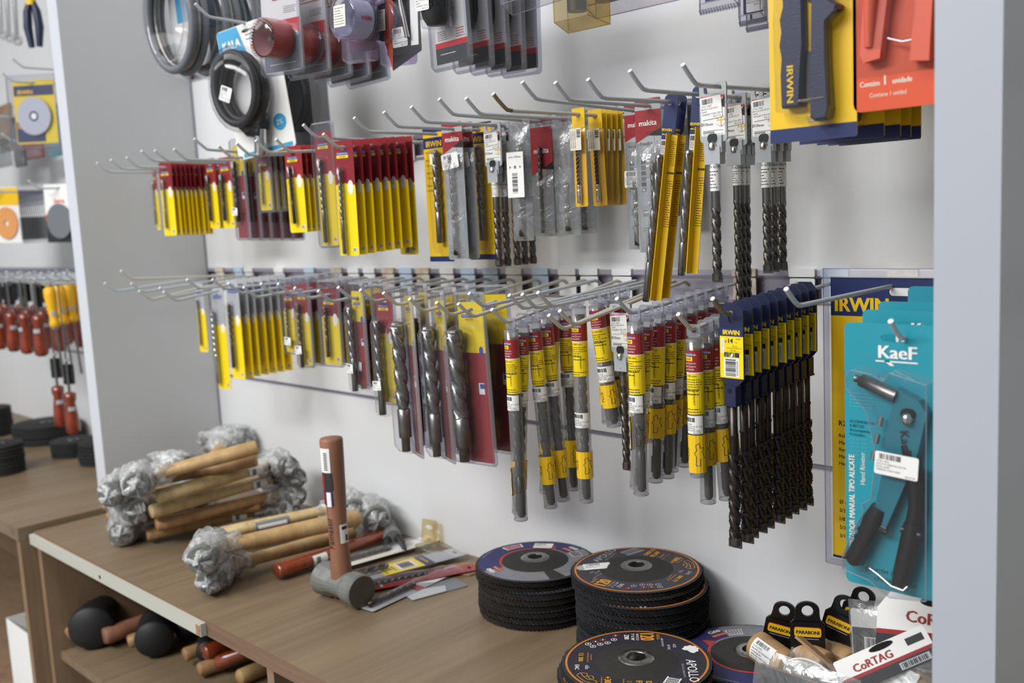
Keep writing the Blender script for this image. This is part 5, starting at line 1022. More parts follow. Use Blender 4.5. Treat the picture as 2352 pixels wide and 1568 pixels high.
# ---------------------------------------------------------------- hammers
def axis_matrix(a, b, roll=0.0):
    """maps local z (0..1 m along the handle) onto a -> b"""
    d = (Vector(b) - Vector(a)).normalized(); q = d.to_track_quat('Z', 'Y'); return Matrix.Translation(a) @ q.to_matrix().to_4x4() @ Matrix.Rotation(roll, 4, 'Z')
def crumple(m, c, rx, ry, rz, seed, mt='wrap_film', n=14, amp=0.22, tail=None, orient=None):
    rr = random.Random(seed); vs = []; N = n; K = n // 2 + 2; ph = [rr.uniform(0, 6.28) for _ in range(8)]
    for i in range(K + 1):
        th = PI * i / K
        for j in range(N):
            a = 2 * PI * j / N; s = 1 + amp * (math.sin(3 * a + ph[0] + 2 * th) * 0.35 + math.sin(5 * a + ph[1]) * 0.3 + math.sin(7 * th + ph[2] + a) * 0.35) + rr.uniform(-amp, amp) * 0.55
            v = Vector((rx * math.sin(th) * math.cos(a) * s, ry * math.sin(th) * math.sin(a) * s, rz * math.cos(th) * s))
            if tail is not None and v.dot(tail) > 0: v += tail * (v.dot(tail) / tail.length ** 2) * rr.uniform(0.2, 1.0)
            if orient: v = orient @ v
            vs.append(Vector(c) + v)
    m.add(vs, [(i * N + j, i * N + (j + 1) % N, (i + 1) * N + (j + 1) % N, (i + 1) * N + j) for i in range(K) for j in range(N)], mt, True)
def handle_profile(L, r0, r1, knob=True):
    p = [(0.0, 0.0), (r0 * 0.85, 0.0005), (r0, 0.004)]
    p += [(r0, L * 0.25), ((r0 * 0.94), L * 0.45), (r1, L * 0.75), (r1 * 0.95, L)]
    return p
def hammer(lab, a, b, wood_mat, r=0.0135, head='wrapped', hdir=None, hl=0.10, hr=0.020, lbl=None, seed=1, nm='wooden_handled_hammer', grp=None, flat=0.82, stick=True, film=None):
    """a = free end of the handle, b = head centre"""
    a, b = Vector(a), Vector(b); L = (b - a).length; t = thing(nm, lab, 'hammer', grp, tuple(a)); T = Matrix.Translation(-a) @ axis_matrix(a, b)
    m = M(); m.T = T @ Matrix.Diagonal((1, flat, 1, 1)); m.lathe(handle_profile(L, r, r * 0.86), 18, wood_mat); m.build('handle', t)
    up = Vector((0, 0, 1)); Z = (b - a).normalized()
    if lbl:
        z0, z1, c = lbl; m = M(); m.T = T; i0 = len(m.v)
        # label strip wrapped on the camera side of the handle
        def patch(za, zb_, mt, off, half=0.9):
            w = T.inverted_safe() if 0 else None
            dcam = (CAM - (a + Z * (za + zb_) / 2)).normalized(); loc = (T.to_3x3().inverted() @ dcam); th0 = math.atan2(loc.y, loc.x); th0 += 0.35
            vs = []
            for zz in (za, zb_):
                for k in range(9):
                    th = th0 - half + 2 * half * k / 8; vs.append((r * 1.01 * math.cos(th) + off * math.cos(th), (r * flat * 1.01 + off) * math.sin(th), zz))
            m.add(vs, [(k, k + 1, k + 10, k + 9) for k in range(8)], mt, True)
        patch(z0, z1, c, 0.0002); patch(z0 + 0.004, z1 - 0.004, 'mid_grey' if c == 'dark_card' else 'white_paper', 0.0004, 0.3)
        if stick: patch(z0 - 0.040, z0 - 0.012, 'white_paper', 0.0002, 0.75); patch(z0 - 0.034, z0 - 0.026, 'mid_grey', 0.0004, 0.45)
        m.build('printed_label', t)
    hd = Vector(hdir).normalized() if hdir else Z.cross(up).normalized()
    Q = Matrix.Translation(b - a) @ hd.to_track_quat('Z', 'Y').to_matrix().to_4x4()
    m = M(); m.T = Q; e = hl / 2
    oct_ = 8
    m.lathe([(0, -e), (hr * 0.9, -e), (hr, -e + 0.004), (hr, -e * 0.45), (hr * 0.86, -e * 0.35), (hr * 0.86, e * 0.35), (hr, e * 0.45), (hr, e - 0.004), (hr * 0.9, e), (0, e)], 16, 'hammer_grey', smooth=False); m.build('head', t)
    if head == 'wrapped':
        m = M(); rot = hd.to_track_quat('Z', 'Y').to_matrix().to_4x4()
        crumple(m, b - a, hr * 1.30, hr * 1.36, e * 1.20, seed, orient=rot, n=26, amp=0.17)
        crumple(m, b - a, hr * 1.15, hr * 1.2, e * 1.12, seed + 9, orient=rot, n=20, amp=0.14)
        crumple(m, (b - a) - Z * 0.032, hr * 0.85, hr * 0.85, 0.03, seed + 50, n=14, amp=0.45, orient=Z.to_track_quat('Z', 'Y').to_matrix().to_4x4())
        m.build('plastic_wrap', t)
    return t
g = 'wooden hammers piled at the left'
def A(px, py, dz): return at_z(px, py, ZS + dz)
# heads away, at the back panel; handle ends toward the room
hammer('bottom hammer of the left pile, its handle end lowest and nearest the counter front', A(336, 1228, 0.020), A(655, 1158, 0.032), 'handle_tan', 0.0150, seed=1, lbl=(0.20, 0.235, 'mid_grey'), grp=g)
hammer('second hammer up in the left pile, tan handle, wrapped head by the back panel', A(357, 1206, 0.046), A(665, 1128, 0.062), 'handle_tan', 0.0155, seed=2, grp=g)
hammer('knotty pale handled hammer, third up at the front of the left pile', A(345, 1176, 0.078), A(662, 1088, 0.098), 'handle_pale', 0.0160, seed=3, lbl=(0.235, 0.275, 'dark_card'), grp=g)
hammer('pale handled hammer with sticker, top one at the front of the left pile', A(360, 1141, 0.112), A(640, 1062, 0.128), 'handle_pale', 0.0165, seed=4, lbl=(0.215, 0.255, 'dark_card'), grp=g)
# heads toward the room at left; handle ends to the right
hammer('topmost hammer of the left pile, rounded handle end against the back panel', A(592, 1026, 0.185), A(318, 1100, 0.150), 'handle_pine', 0.0165, seed=5, hr=0.024, grp=g)
hammer('hammer just under the topmost of the left pile, grey wrapped head at left', A(590, 1056, 0.152), A(270, 1120, 0.118), 'handle_tan', 0.0150, seed=6, hr=0.024, grp=g, lbl=(0.20, 0.24, 'dark_card'))
hammer('hammer with wrapped head in the middle of the left head stack', A(600, 1105, 0.06), A(292, 1165, 0.075), 'handle_tan', 0.0145, seed=7, hr=0.024, grp=g)
hammer('hammer with wrapped head lowest in the left head stack', A(600, 1160, 0.045), A(292, 1208, 0.028), 'handle_tan', 0.0145, seed=8, hr=0.025, grp=g)
for i, (px, py, dz, l_) in enumerate(((242, 1134, 0.085, 'uppermost'), (238, 1160, 0.058, 'middle'), (247, 1184, 0.030, 'lowest'))):
    e0 = A(px, py, dz); hammer(f'{l_} of the three short handle stubs behind the left head stack', e0, e0 + Vector((0.12, 0.15, -0.004 + 0.002 * i)), 'handle_tan', 0.0135, seed=20 + i, grp=g)
hammer('hammer leaning in the far corner, grey wrapped head above the pile', A(470, 1075, 0.10), at_y(520, 1010, -0.06), 'handle_pine', 0.0145, seed=9, grp=g, hr=0.026)
hammer('hammer behind the pile with small wrapped head and black label', A(560, 1048, 0.13), A(392, 1062, 0.160), 'handle_pine', 0.0135, seed=10, hr=0.018, grp=g, lbl=(0.10, 0.15, 'dark_card'))
g = 'wooden hammers in the middle heap'
hammer('hammer at the bottom of the middle heap, long wrapped head low at the front', A(812, 1222, 0.028), A(500, 1305, 0.026), 'handle_pine', 0.0150, seed=11, hr=0.023, hl=0.125, hdir=(0.75, -0.62, 0.0), grp=g)
hammer('hammer on top at the front of the middle heap, pale thick handle and wrapped head', A(824, 1188, 0.066), A(480, 1262, 0.070), 'handle_pine', 0.0180, seed=12, hr=0.024, hl=0.12, hdir=(0.75, -0.62, 0.05), grp=g)
hammer('hammer with banded label behind the thick pale handle of the middle heap', A(490, 1228, 0.045), A(800, 1160, 0.065), 'handle_pale', 0.0140, seed=13, hr=0.023, hdir=(0.9, -0.4, 0.0), lbl=(0.075, 0.135, 'mid_grey'), grp=g, stick=False)
hammer('slim hammer under the banded one, its wrapped round grey head at the right', A(560, 1235, 0.020), A(850, 1178, 0.050), 'handle_tan', 0.0120, seed=14, hr=0.026, hdir=(0.9, -0.4, 0.0), grp=g)
m_ = M(); 
# red varnished hammer lying, black head at the back
a, b = A(634, 1312, 0.0165), A(896, 1222, 0.022)
t = hammer('reddish varnished hammer with black claw head, lying behind the standing one', a, b, 'handle_varnish', 0.0155, head='bare', hr=0.017, hl=0.075, hdir=(0.85, -0.5, 0.0), lbl=(0.105, 0.135, 'white_paper'), stick=True)
m = M(); d = Vector((0.85, -0.5, 0)).normalized(); bb = b - a
for s in (-1, 1): m.tube([bb + d * 0.03 + Vector((0.006 * s, 0.006 * s, 0)), bb + d * 0.055 + Vector((0.010 * s, 0.010 * s, -0.004)), bb + d * 0.072 + Vector((0.012 * s, 0.012 * s, -0.016))], [0.008, 0.006, 0.003], 8, 'black_rubber')
m.build('claw', t)
# standing sledge
c = A(786, 1338, 0.030); t = thing('club_hammer', 'club hammer standing upright on its grey octagonal head, brown handle pointing up', 'hammer', None, (c.x, c.y, ZS + 0.0)); R = 0.0275
p0, p1 = A(722, 1308, 0.029), A(836, 1352, 0.029); hd = Vector((p1.x - p0.x, p1.y - p0.y, 0)).normalized(); ang = math.atan2(hd.y, hd.x)
def octr(r, k=0.40): # octagon with broad flats, in the plane across the head
    q = r * (1 - k * 0.75); return [(r, q), (q, r), (-q, r), (-r, q), (-r, -q), (-q, -r), (q, -r), (r, -q)]
m = M(); m.T = Matrix.Translation((0, 0, R)) @ Matrix.Rotation(ang, 4, 'Z') @ Matrix.Rotation(PI / 2, 4, 'Y'); E = 0.052; secs = []
def ringo(r, z, n=24): return [(r * math.cos(2 * PI * (k + .5) / n), r * math.sin(2 * PI * (k + .5) / n), z) for k in range(n)]
def octp(r, z, n=24):
    out = []
    for k in range(n):
        a_ = 2 * PI * (k + .5) / n; f = max(abs(math.cos(a_)), abs(math.sin(a_)), (abs(math.cos(a_)) + abs(math.sin(a_))) / 1.30); out.append((r * math.cos(a_) / f, r * math.sin(a_) / f, z))
    return out
secs = [ringo(R * 0.9, -E), ringo(R * 0.985, -E + 0.003), octp(R * 0.96, -E + 0.016), octp(R * 0.95, -0.026), octp(R * 0.80, -0.014), octp(R * 0.80, 0.014), octp(R * 0.95, 0.026), octp(R * 0.96, E - 0.016), ringo(R * 0.985, E - 0.003), ringo(R * 0.9, E)]
n = 24; m.add([v for s in secs for v in s], [(i * n + k, i * n + (k + 1) % n, (i + 1) * n + (k + 1) % n, (i + 1) * n + k) for i in range(9) for k in range(n)], 'hammer_grey'); m.add(secs[0], [tuple(range(n - 1, -1, -1))], 'hammer_face'); m.add(secs[-1], [tuple(range(n))], 'hammer_face'); m.build('head', t)
topz = at_y(760, 1004, c.y + 0.0).z - ZS; tx = at_y(760, 1004, c.y); lean = Vector((tx.x - c.x, 0, topz)); bx = at_y(780, 1288, c.y); 
m = M(); P0 = Vector((0, 0, R * 1.4)); P1 = Vector((tx.x - c.x, 0, topz)); m.T = axis_matrix(P0, P1); Lh = (P1 - P0).length
m.lathe([(0.0165, 0), (0.0165, 0.02), (0.0150, 0.05), (0.0148, 0.09), (0.0165, Lh * 0.6), (0.0178, Lh * 0.85), (0.0182, Lh - 0.004), (0.0170, Lh - 0.0008), (0.0, Lh)], 24, 'handle_brown'); m.build('handle', t)
m = M(); m.T = axis_matrix(P0, P1); D2 = (CAM - c); 
th0 = math.atan2(*((m.T.to_3x3().inverted() @ Vector((D2.x, D2.y, 0))).yx))
def cyl_patch(m, r, z0, z1, a0, a1, mt, off=0.0003):
    vs = [(((r + off) * math.cos(th0 + a0 + (a1 - a0) * k / 8)), (r + off) * math.sin(th0 + a0 + (a1 - a0) * k / 8), z) for z in (z0, z1) for k in range(9)]
    m.add(vs, [(k, k + 1, k + 10, k + 9) for k in range(8)], mt, True)
cyl_patch(m, 0.0180, Lh - 0.052, Lh - 0.014, -1.35, -0.25, 'white_paper'); 
for k in range(9): cyl_patch(m, 0.0181, Lh - 0.048 + 0.0032 * k, Lh - 0.0464 + 0.0032 * k, -0.85, -0.5, 'ink', 0.0006)
cyl_patch(m, 0.0176, Lh - 0.080, Lh - 0.053, -1.45, -0.15, 'dark_card'); cyl_patch(m, 0.0177, Lh - 0.079, Lh - 0.055, -1.35, -0.95, 'red', 0.0006)
cyl_patch(m, 0.0172, Lh - 0.104, Lh - 0.081, -1.45, -0.25, 'navy'); cyl_patch(m, 0.0173, Lh - 0.106, Lh - 0.083, -0.85, -0.4, 'white_paper', 0.0006); cyl_patch(m, 0.0173, Lh - 0.104, Lh - 0.084, -1.4, -1.05, 'red', 0.0006)
cyl_patch(m, 0.0158, Lh - 0.166, Lh - 0.136, 0.15, 1.15, 'white_paper'); cyl_patch(m, 0.0159, Lh - 0.144, Lh - 0.139, 0.35, 1.0, 'ink', 0.0006); cyl_patch(m, 0.0159, Lh - 0.163, Lh - 0.153, 0.7, 1.0, 'ink', 0.0006); m.build('printed_label', t)
m = M(); T0 = axis_matrix(P0, P1); i0 = 0; m.text('Famastil', 0.015, 0, 0, 0, 'ink', ang=PI / 2)
for i in range(len(m.v)):
    v = m.v[i]; a_ = th0 - 0.55 + v.x / 0.0166; m.v[i] = T0 @ Vector((0.0166 * math.cos(a_), 0.0166 * math.sin(a_), Lh - 0.150 + v.z))
m.build('printed_mark', t)

# ---------------------------------------------------------------- small packs lying on the worktop
def lay(o, px0, py0, px1, py1, z, tiltx=0.0):
    """lie a hanging pack face up with its top end at the first and its lower end at the second picture point"""
    a, b = at_z(px0, py0, z), at_z(px1, py1, z); d = (b - a); L = d.length; d.normalize()
    X = Vector((-d.y, d.x, 0)); Y = Vector((0, 0, -1)); Z = -d     # local -z runs a -> b, local -y faces up
    R_ = Matrix((X, Y, Z)).transposed()
    if R_.determinant() < 0: X = -X; R_ = Matrix((X, Y, Z)).transposed()
    o.matrix_world = Matrix.Translation(a) @ R_.to_4x4(); return L
def flatpack(nm, lab, w, L, mts, extra=None, film='clear_plastic', tool=None):
    t = thing(nm, lab, 'drill bit pack'); m = M(); m.prism(rrect(w, L, 0.003, 2, 0, 0.011 - L / 2), 0.0, 0.0008, mts, hole=oval(min(0.006, w * 0.25), 0.003, 0, 0, 10))
    if extra: extra(m, w, L)
    m.build('card', t)
    if tool: b = M(); tool(b, w, L); b.build('bit', t)
    f = M(); film_sheet(f, w - 0.002, 0.014 - L, -0.012, film, 5, depth=0.012); f.build('film', t); return t
def exA(m, w, L): m.rect(-w * 0.4, w * 0.4, -L * 0.42, -0.012, -0.0004, 'white_paper'); m.lines(-w * 0.3, w * 0.3, -L * 0.3, -0.03, 4, -0.0006, 'mid_grey', 2)
t = flatpack('drill_bit_pack', 'clear pack with white paper label, rearmost of the packs lying beside the club hammer', 0.040, 0.20, 'cream_paper', exA, tool=lambda b, w, L: twist_bit(b, 0, -0.005, -L * 0.95, -L * 0.4, 0.004, 'carbide')); lay(t, 985, 1238, 800, 1290, ZS + 0.010)
def exB(m, w, L):
    m.rect(-w * 0.5, w * 0.5, -L * 0.62, -L * 0.28, -0.0004, 'yellow'); m.rect(-w * 0.5, w * 0.5, -L * 0.30, -L * 0.22, -0.0005, 'navy'); m.text('IRWIN', 0.010, 0, -L * 0.275, -0.0008, 'yellow_ink'); m.rect(-w * 0.36, w * 0.36, -L * 0.48, -L * 0.34, -0.0006, 'white_paper'); m.bars(-w * 0.3, w * 0.3, -L * 0.46, -L * 0.36, -0.0008, n=14); m.lines(-w * 0.4, w * 0.4, -L * 0.6, -L * 0.50, 4, -0.0006, 'ink', 3)
t = flatpack('drill_bit_pack', 'clear pack with yellow label and navy end, lying beside the club hammer', 0.046, 0.235, 'grey_card', exB, tool=lambda b, w, L: twist_bit(b, 0, -0.008, -L * 0.95, -L * 0.55, 0.006, 'carbide')); lay(t, 1045, 1268, 838, 1322, ZS + 0.012)
def exC(m, w, L): m.lines(-w * 0.4, w * 0.4, -L * 0.9, -L * 0.6, 5, -0.0004, 'cream_paper', 3)
t = flatpack('drill_bit_pack', 'long red pack lying between the yellow-labelled one and the dark bit', 0.032, 0.245, 'red', exC, tool=lambda b, w, L: twist_bit(b, 0, -0.005, -L * 0.9, -L * 0.3, 0.0038, 'carbide')); lay(t, 1078, 1303, 862, 1345, ZS + 0.006)
def exD(m, w, L): m.flat([(-w / 2, -L * 0.42), (w / 2, -L * 0.3), (w / 2, -0.006), (-w / 2, -0.006)], -0.0004, 'white_paper'); m.rect(-w * 0.5, w * 0.5, -L * 0.50, -L * 0.42, -0.0005, 'red'); m.rect(-w * 0.45, w * 0.3, -L * 0.22, -L * 0.10, -0.0007, 'white_paper'); m.bars(-w * 0.35, w * 0.2, -L * 0.2, -L * 0.12, -0.0009, n=12)
t = flatpack('drill_bit_pack', 'clear pack with dark bit and white price sticker, nearest of the lying packs', 0.030, 0.215, 'grey_card', exD, tool=lambda b, w, L: twist_bit(b, 0, -0.006, -L * 0.93, -L * 0.45, 0.0048, 'black_oxide')); lay(t, 1045, 1305, 870, 1386, ZS + 0.003)
t = thing('folded_card', 'grey folded card lying under the nearest packs', 'card'); m = M(); m.prism(rrect(0.045, 0.10, 0.002, 1, 0, -0.05), 0, 0.0008, 'mid_grey'); m.prism([(-0.02, -0.1), (0.0225, -0.1), (0.0225, -0.04), (0.0, -0.03)], -0.0010, -0.0004, 'grey_card'); m.build('card', t); lay(t, 1060, 1335, 960, 1362, ZS + 0.0012)
t = thing('folded_card', 'piece of brown corrugated card beside the left disc stack', 'card'); m = M(); m.prism([(-0.030, 0), (0.012, 0.004), (0.030, -0.015), (0.026, -0.045), (0.004, -0.060), (-0.028, -0.040)], 0, 0.0022, 'kraft'); m.build('card', t); lay(t, 1070, 1292, 1075, 1345, ZS + 0.0026)
t = thing('plastic_hang_tab', 'empty clear hang tab standing up against the back panel behind the lying packs', 'plastic pack', None); m = M(); m.prism(rrect(0.034, 0.052, 0.004, 2, 0, 0.026), 0, 0.0012, 'old_plastic', hole=[(0.009 * math.cos(a_), 0.038 + 0.004 * math.sin(a_)) for a_ in [2 * PI * (k + 0.5) / 12 for k in range(12)]]); m.build('hang_tab', t)
m = M(); crumple(m, (0.02, -0.012, 0.006), 0.035, 0.03, 0.009, 77, n=14, mt='old_plastic'); m.build('plastic_wrap', t); q = A(1012, 1248, 0.0); t.location = (q.x, -0.022, ZS); t.rotation_euler = (-0.12, 0.05, 0.25)

# ---------------------------------------------------------------- flap discs
DISCM = {}
def flap_disc_mesh(kind):
    if kind in DISCM: return DISCM[kind]
    r = 0.090; fl = {'A': 'flap_brown', 'B': 'flap_black', 'C': 'flap_black', 'D': 'flap_black'}[kind]; flaps = M(); N = 96; rr = random.Random(3)
    for k in range(N):                                   # overlapping abrasive flaps, each a slanted leaf
        a = 2 * PI * k / N; b = a + 2 * PI / N * 2.0; ro = r + rr.uniform(-0.0008, 0.0006)
        f = [(ro * math.cos(a), ro * math.sin(a), -0.0006), ((r - 0.022) * math.cos(a), (r - 0.022) * math.sin(a), -0.0006), ((r - 0.022) * math.cos(b), (r - 0.022) * math.sin(b), -0.0078), (ro * math.cos(b), ro * math.sin(b), -0.0082)]
        g_ = [(v[0], v[1], v[2] - 0.0008) for v in f]; flaps.add(f + g_, [(0, 1, 2, 3), (7, 6, 5, 4), (0, 3, 7, 4)], fl); flaps.add([f[0], f[3], g_[3], g_[0]], [(0, 1, 2, 3)], 'flap_light' if k % 4 == 0 else fl)
    flaps.lathe([(r - 0.0040, -0.0005), (r - 0.0040, -0.0088)], 48, fl); flaps.lathe([(r - 0.022, -0.0098), (0.02, -0.0020)], 32, 'disc_backing')
    face = M(); ring, band = {'A': ('disc_blue', 'disc_silver'), 'B': ('disc_charcoal', 'disc_charcoal'), 'C': ('disc_purple', 'disc_purple'), 'D': ('disc_blue', 'disc_silver')}[kind]
    def fan(r0, r1, a0, a1, z0, z1, mt, n=None):
        n = n or max(2, int(abs(a1 - a0) / 0.11)); vs = []
        for k in range(n + 1):
            a = a0 + (a1 - a0) * k / n; vs += [(r0 * math.cos(a), r0 * math.sin(a), z0), (r1 * math.cos(a), r1 * math.sin(a), z1)]
        face.add(vs, [(2 * k, 2 * k + 1, 2 * k + 3, 2 * k + 2) for k in range(n)], mt, False)
    fan(r - 0.0045, r - 0.0015, 0, 2 * PI, 0.0002, -0.0004, 'disc_backing', 60)
    fan(0.050, r - 0.0045, 0, 2 * PI, 0.0003, 0.0002, ring, 60)
    fan(0.0215, 0.050, 0, 2 * PI, 0.0045, 0.0003, 'disc_backing', 48)
    def tx(s, rad, a, size, mt, up=1, z=0.0007, bold=0.0, along=True, sx=1.0):
        """lettering that follows the rim at angle a"""
        i0 = len(face.v); face.text(s, size, 0, -size * 0.36, 0, mt, bold=bold, sx=sx)
        for i in range(i0, len(face.v)):
            v = face.v[i]; X_, Z_ = v.x, v.z
            if along: th = a - up * X_ / rad; rr_ = rad + up * Z_
            else: th = a + 0; rr_ = rad
            face.v[i] = Vector((rr_ * math.cos(th), rr_ * math.sin(th), z - v.y)) if along else Vector((rad * math.cos(a) + X_ * math.cos(a) - Z_ * math.sin(a), rad * math.sin(a) + X_ * math.sin(a) + Z_ * math.cos(a), z))
    def arcbars(r0, r1, a0, a1, n, mt='white_paper', bk=None):
        fan(r0 - 0.001, r1 + 0.001, a0 - 0.02, a1 + 0.02, 0.0005, 0.0005, mt)
        for k in range(n): q_ = a0 + (a1 - a0) * k / n; fan(r0, r1, q_, q_ + (a1 - a0) / n * (0.35 + 0.3 * (k % 3 == 0)), 0.0007, 0.0007, 'ink', 1)
    if kind in 'BC':
        fan(r - 0.0078, r - 0.0052, 0, 2 * PI, 0.0005, 0.0005, 'disc_orange', 64)
        W_ = 'white_paper' if kind == 'C' else 'grey_card'
        def st(t_, u, v, size, mt, bold=0.0, sx=1.0, al='c', z=0.0007):
            i0 = len(face.v); face.text(t_, size, 0, -size * 0.36, 0, mt, bold=bold, sx=sx, al=al)
            for i in range(i0, len(face.v)): p_ = face.v[i]; face.v[i] = Vector((u + p_.x, v + p_.z, z - p_.y))
        def blob(u, v, pts, mt, z=0.0007): face.add([(u + x_, v + y_, z) for x_, y_ in pts], [tuple(range(len(pts)))], mt)
        st('APOLLO', 0.026, 0.064, 0.0165, W_, 0.0001, 0.9); st('DISCOS E ABRASIVOS', 0.026, 0.0535, 0.0036, 'grey_card')
        blob(-0.030, 0.066, [((0.0095 + 0.002 * (k % 2)) * math.cos(q_), (0.0090 + 0.0015 * (k % 2)) * math.sin(q_)) for k, q_ in enumerate([2 * PI * j / 18 for j in range(15)])] + [(0.004, -0.002), (0.0015, -0.0055)], W_)
        st('120', -0.066, 0.016, 0.0250, 'orange_ink', 0.0008, 0.62); st('GRÃO', -0.066, 0.0290, 0.0058, 'orange_ink')
        st('180X22,23', -0.066, 0.0035, 0.0046, W_); st('7" X 7/8"', -0.066, -0.0025, 0.0052, W_, 0.0002); st('Z80', -0.066, -0.0100, 0.0085, W_, 0.0003)
        for j, (u, v) in enumerate(((-0.070, -0.024), (-0.059, -0.026), (-0.050, -0.034), (-0.046, -0.043), (-0.040, -0.052), (-0.058, -0.040), (-0.053, -0.049), (-0.047, -0.058))):
            blob(u, v, [(0.0040 * math.cos(q_), 0.0040 * math.sin(q_)) for q_ in [2 * PI * k / 14 for k in range(14)]], W_ if j in (1, 2, 3, 4, 7) else 'disc_red'); blob(u, v, [(0.0031 * math.cos(q_), 0.0031 * math.sin(q_)) for q_ in [2 * PI * k / 12 for k in range(12)]], ring, 0.0009); blob(u, v, [(-0.002, -0.0008), (0.002, -0.0008), (0.0006, 0.0018)], W_, 0.0011)
        st('13 300', -0.010, -0.066, 0.0085, 'orange_ink', 0.0003); st('Velocidade maxima', -0.010, -0.0575, 0.0032, 'orange_ink'); st('de operacao', -0.010, -0.0535, 0.0032, 'orange_ink')
        st('EAC', 0.016, -0.070, 0.0072, W_, 0.0002); st('oSa', 0.016, -0.058, 0.0072, W_); st('+30%', 0.052, -0.034, 0.0110, 'orange_ink', 0.0005); st('de fibra abrasiva', 0.052, -0.041, 0.0032, 'orange_ink')
        st('DISCO', 0.066, 0.0125, 0.0095, 'orange_ink', 0.0005); st('FLAP', 0.062, 0.0015, 0.0105, 'orange_ink', 0.0005); st('2 em 1', 0.060, -0.0095, 0.0068, 'orange_ink'); st('Desbaste e acabamento', 0.060, -0.0160, 0.0028, 'orange_ink')
        st('ACE', -0.040, 0.0475, 0.0050, W_); st('A3 90C', -0.036, 0.0405, 0.0046, W_); st('B.B.F.I.2 90 120', -0.050, 0.0335, 0.0036, W_)
        face.add([(u, v, 0.0006) for u, v in ((0.040, 0.034), (0.070, 0.022), (0.076, 0.038), (0.046, 0.050))], [(0, 1, 2, 3)], W_)
        for k in range(20):
            f0 = (k + 0.2) / 20; f1 = f0 + (0.020 if k % 3 else 0.035); A0 = Vector((0.040, 0.034)); du = Vector((0.030, -0.012)); dv = Vector((0.006, 0.016))
            q4 = [A0 + du * f0 + dv * 0.1, A0 + du * f1 + dv * 0.1, A0 + du * f1 + dv * 0.9, A0 + du * f0 + dv * 0.9]; face.add([(q_.x, q_.y, 0.0008) for q_ in q4], [(0, 1, 2, 3)], 'ink')
        gp = [(0.030, -0.066), (0.036, -0.070), (0.044, -0.066), (0.052, -0.060), (0.058, -0.050), (0.052, -0.046), (0.046, -0.054), (0.038, -0.058), (0.032, -0.058), (0.030, -0.066), (0.040, -0.062), (0.048, -0.056), (0.044, -0.050), (0.038, -0.052), (0.040, -0.062)]
        for i in range(len(gp) - 1):   # outline drawing of a grinder
            p_, q_ = Vector(gp[i]), Vector(gp[i + 1]); n_ = (q_ - p_).normalized(); n_ = Vector((-n_.y, n_.x)) * 0.0004; face.add([(w_.x, w_.y, 0.0007) for w_ in (p_ - n_, q_ - n_, q_ + n_, p_ + n_)], [(0, 1, 2, 3)], 'orange_ink')
    else:
        D_ = math.radians; fan(0.054, r - 0.0055, D_(205), D_(388), 0.0005, 0.0005, 'disc_silver'); fan(0.0505, 0.054, D_(200), D_(420), 0.0005, 0.0005, 'disc_silver', 30); fan(0.0505, 0.0545, D_(62), D_(202), 0.0006, 0.0006, 'disc_red'); fan(0.050, r - 0.006, D_(283), D_(300), 0.0006, 0.0006, 'disc_backing')
        for a_, sg in ((36, 1), (208, -1)): fan(0.060, 0.068, D_(a_) - 0.17, D_(a_) + 0.17, 0.0008, 0.0008, 'disc_red'); tx('G60', 0.0755, D_(a_), 0.0105, 'white_paper', 1, bold=0.0007); tx('MAX RPM 8.594', 0.064, D_(a_), 0.0034, 'white_paper', 1, z=0.0010)
        arcbars(0.058, 0.072, D_(8), D_(24), 14); fan(0.064, 0.079, D_(105), D_(130), 0.0007, 0.0007, 'white_paper', 5); fan(0.0655, 0.0775, D_(107), D_(128), 0.0009, 0.0009, 'disc_red', 5); tx('LixaFlex', 0.0715, D_(117.5), 0.0066, 'white_paper', 1, z=0.0012)
        face.add([(0.053 * math.cos(D_(72)), 0.053 * math.sin(D_(72)), 0.0008), (0.070 * math.cos(D_(60)), 0.070 * math.sin(D_(60)), 0.0008), (0.053 * math.cos(D_(52)), 0.053 * math.sin(D_(52)), 0.0008)], [(0, 2, 1)], 'disc_red')
        tx('CNPJ 05.600.236/0001-54', 0.0815, 2.7, 0.0032, 'grey_card', 1, z=0.0009)
    hub = M(); hub.lathe([(0.0112, 0.002), (0.0112, 0.0062), (0.0125, 0.0068), (0.0195, 0.0062), (0.0215, 0.0046)], 36, 'hub_metal'); hub.lathe([(0.0112, 0.0062), (0.0108, -0.004)], 30, 'hub_metal')
    for k in range(6): a = 2 * PI * k / 6 + 0.3; hub.cyl(0.0165 * math.cos(a), 0.0165 * math.sin(a), 0.0060, 0.0069, 0.0011, 8, 'steel')
    DISCM[kind] = (flaps.mesh('flap_ring'), face.mesh('printed_face'), hub.mesh('hub')); return DISCM[kind]
rd = random.Random(9)
def disc(kind, lab, grp, x, y, z, rot, tx_=0.0, ty=0.0, full=True):
    t = thing('flap_disc', lab, 'grinding disc', grp, (x, y, z), (tx_, ty, rot)); ms = flap_disc_mesh(kind)
    for i, (n_, k) in enumerate((('flap_ring', 'stuff'), ('printed_face', None), ('hub', None))):
        o = bpy.data.objects.new(n_, ms[i]); COL.objects.link(o); o.parent = t
        if k: o['kind'] = k
    return t
POS = ['top', 'second', 'third', 'fourth', 'fifth', 'sixth', 'seventh', 'eighth', 'ninth', 'tenth', 'eleventh', 'twelfth', 'thirteenth']
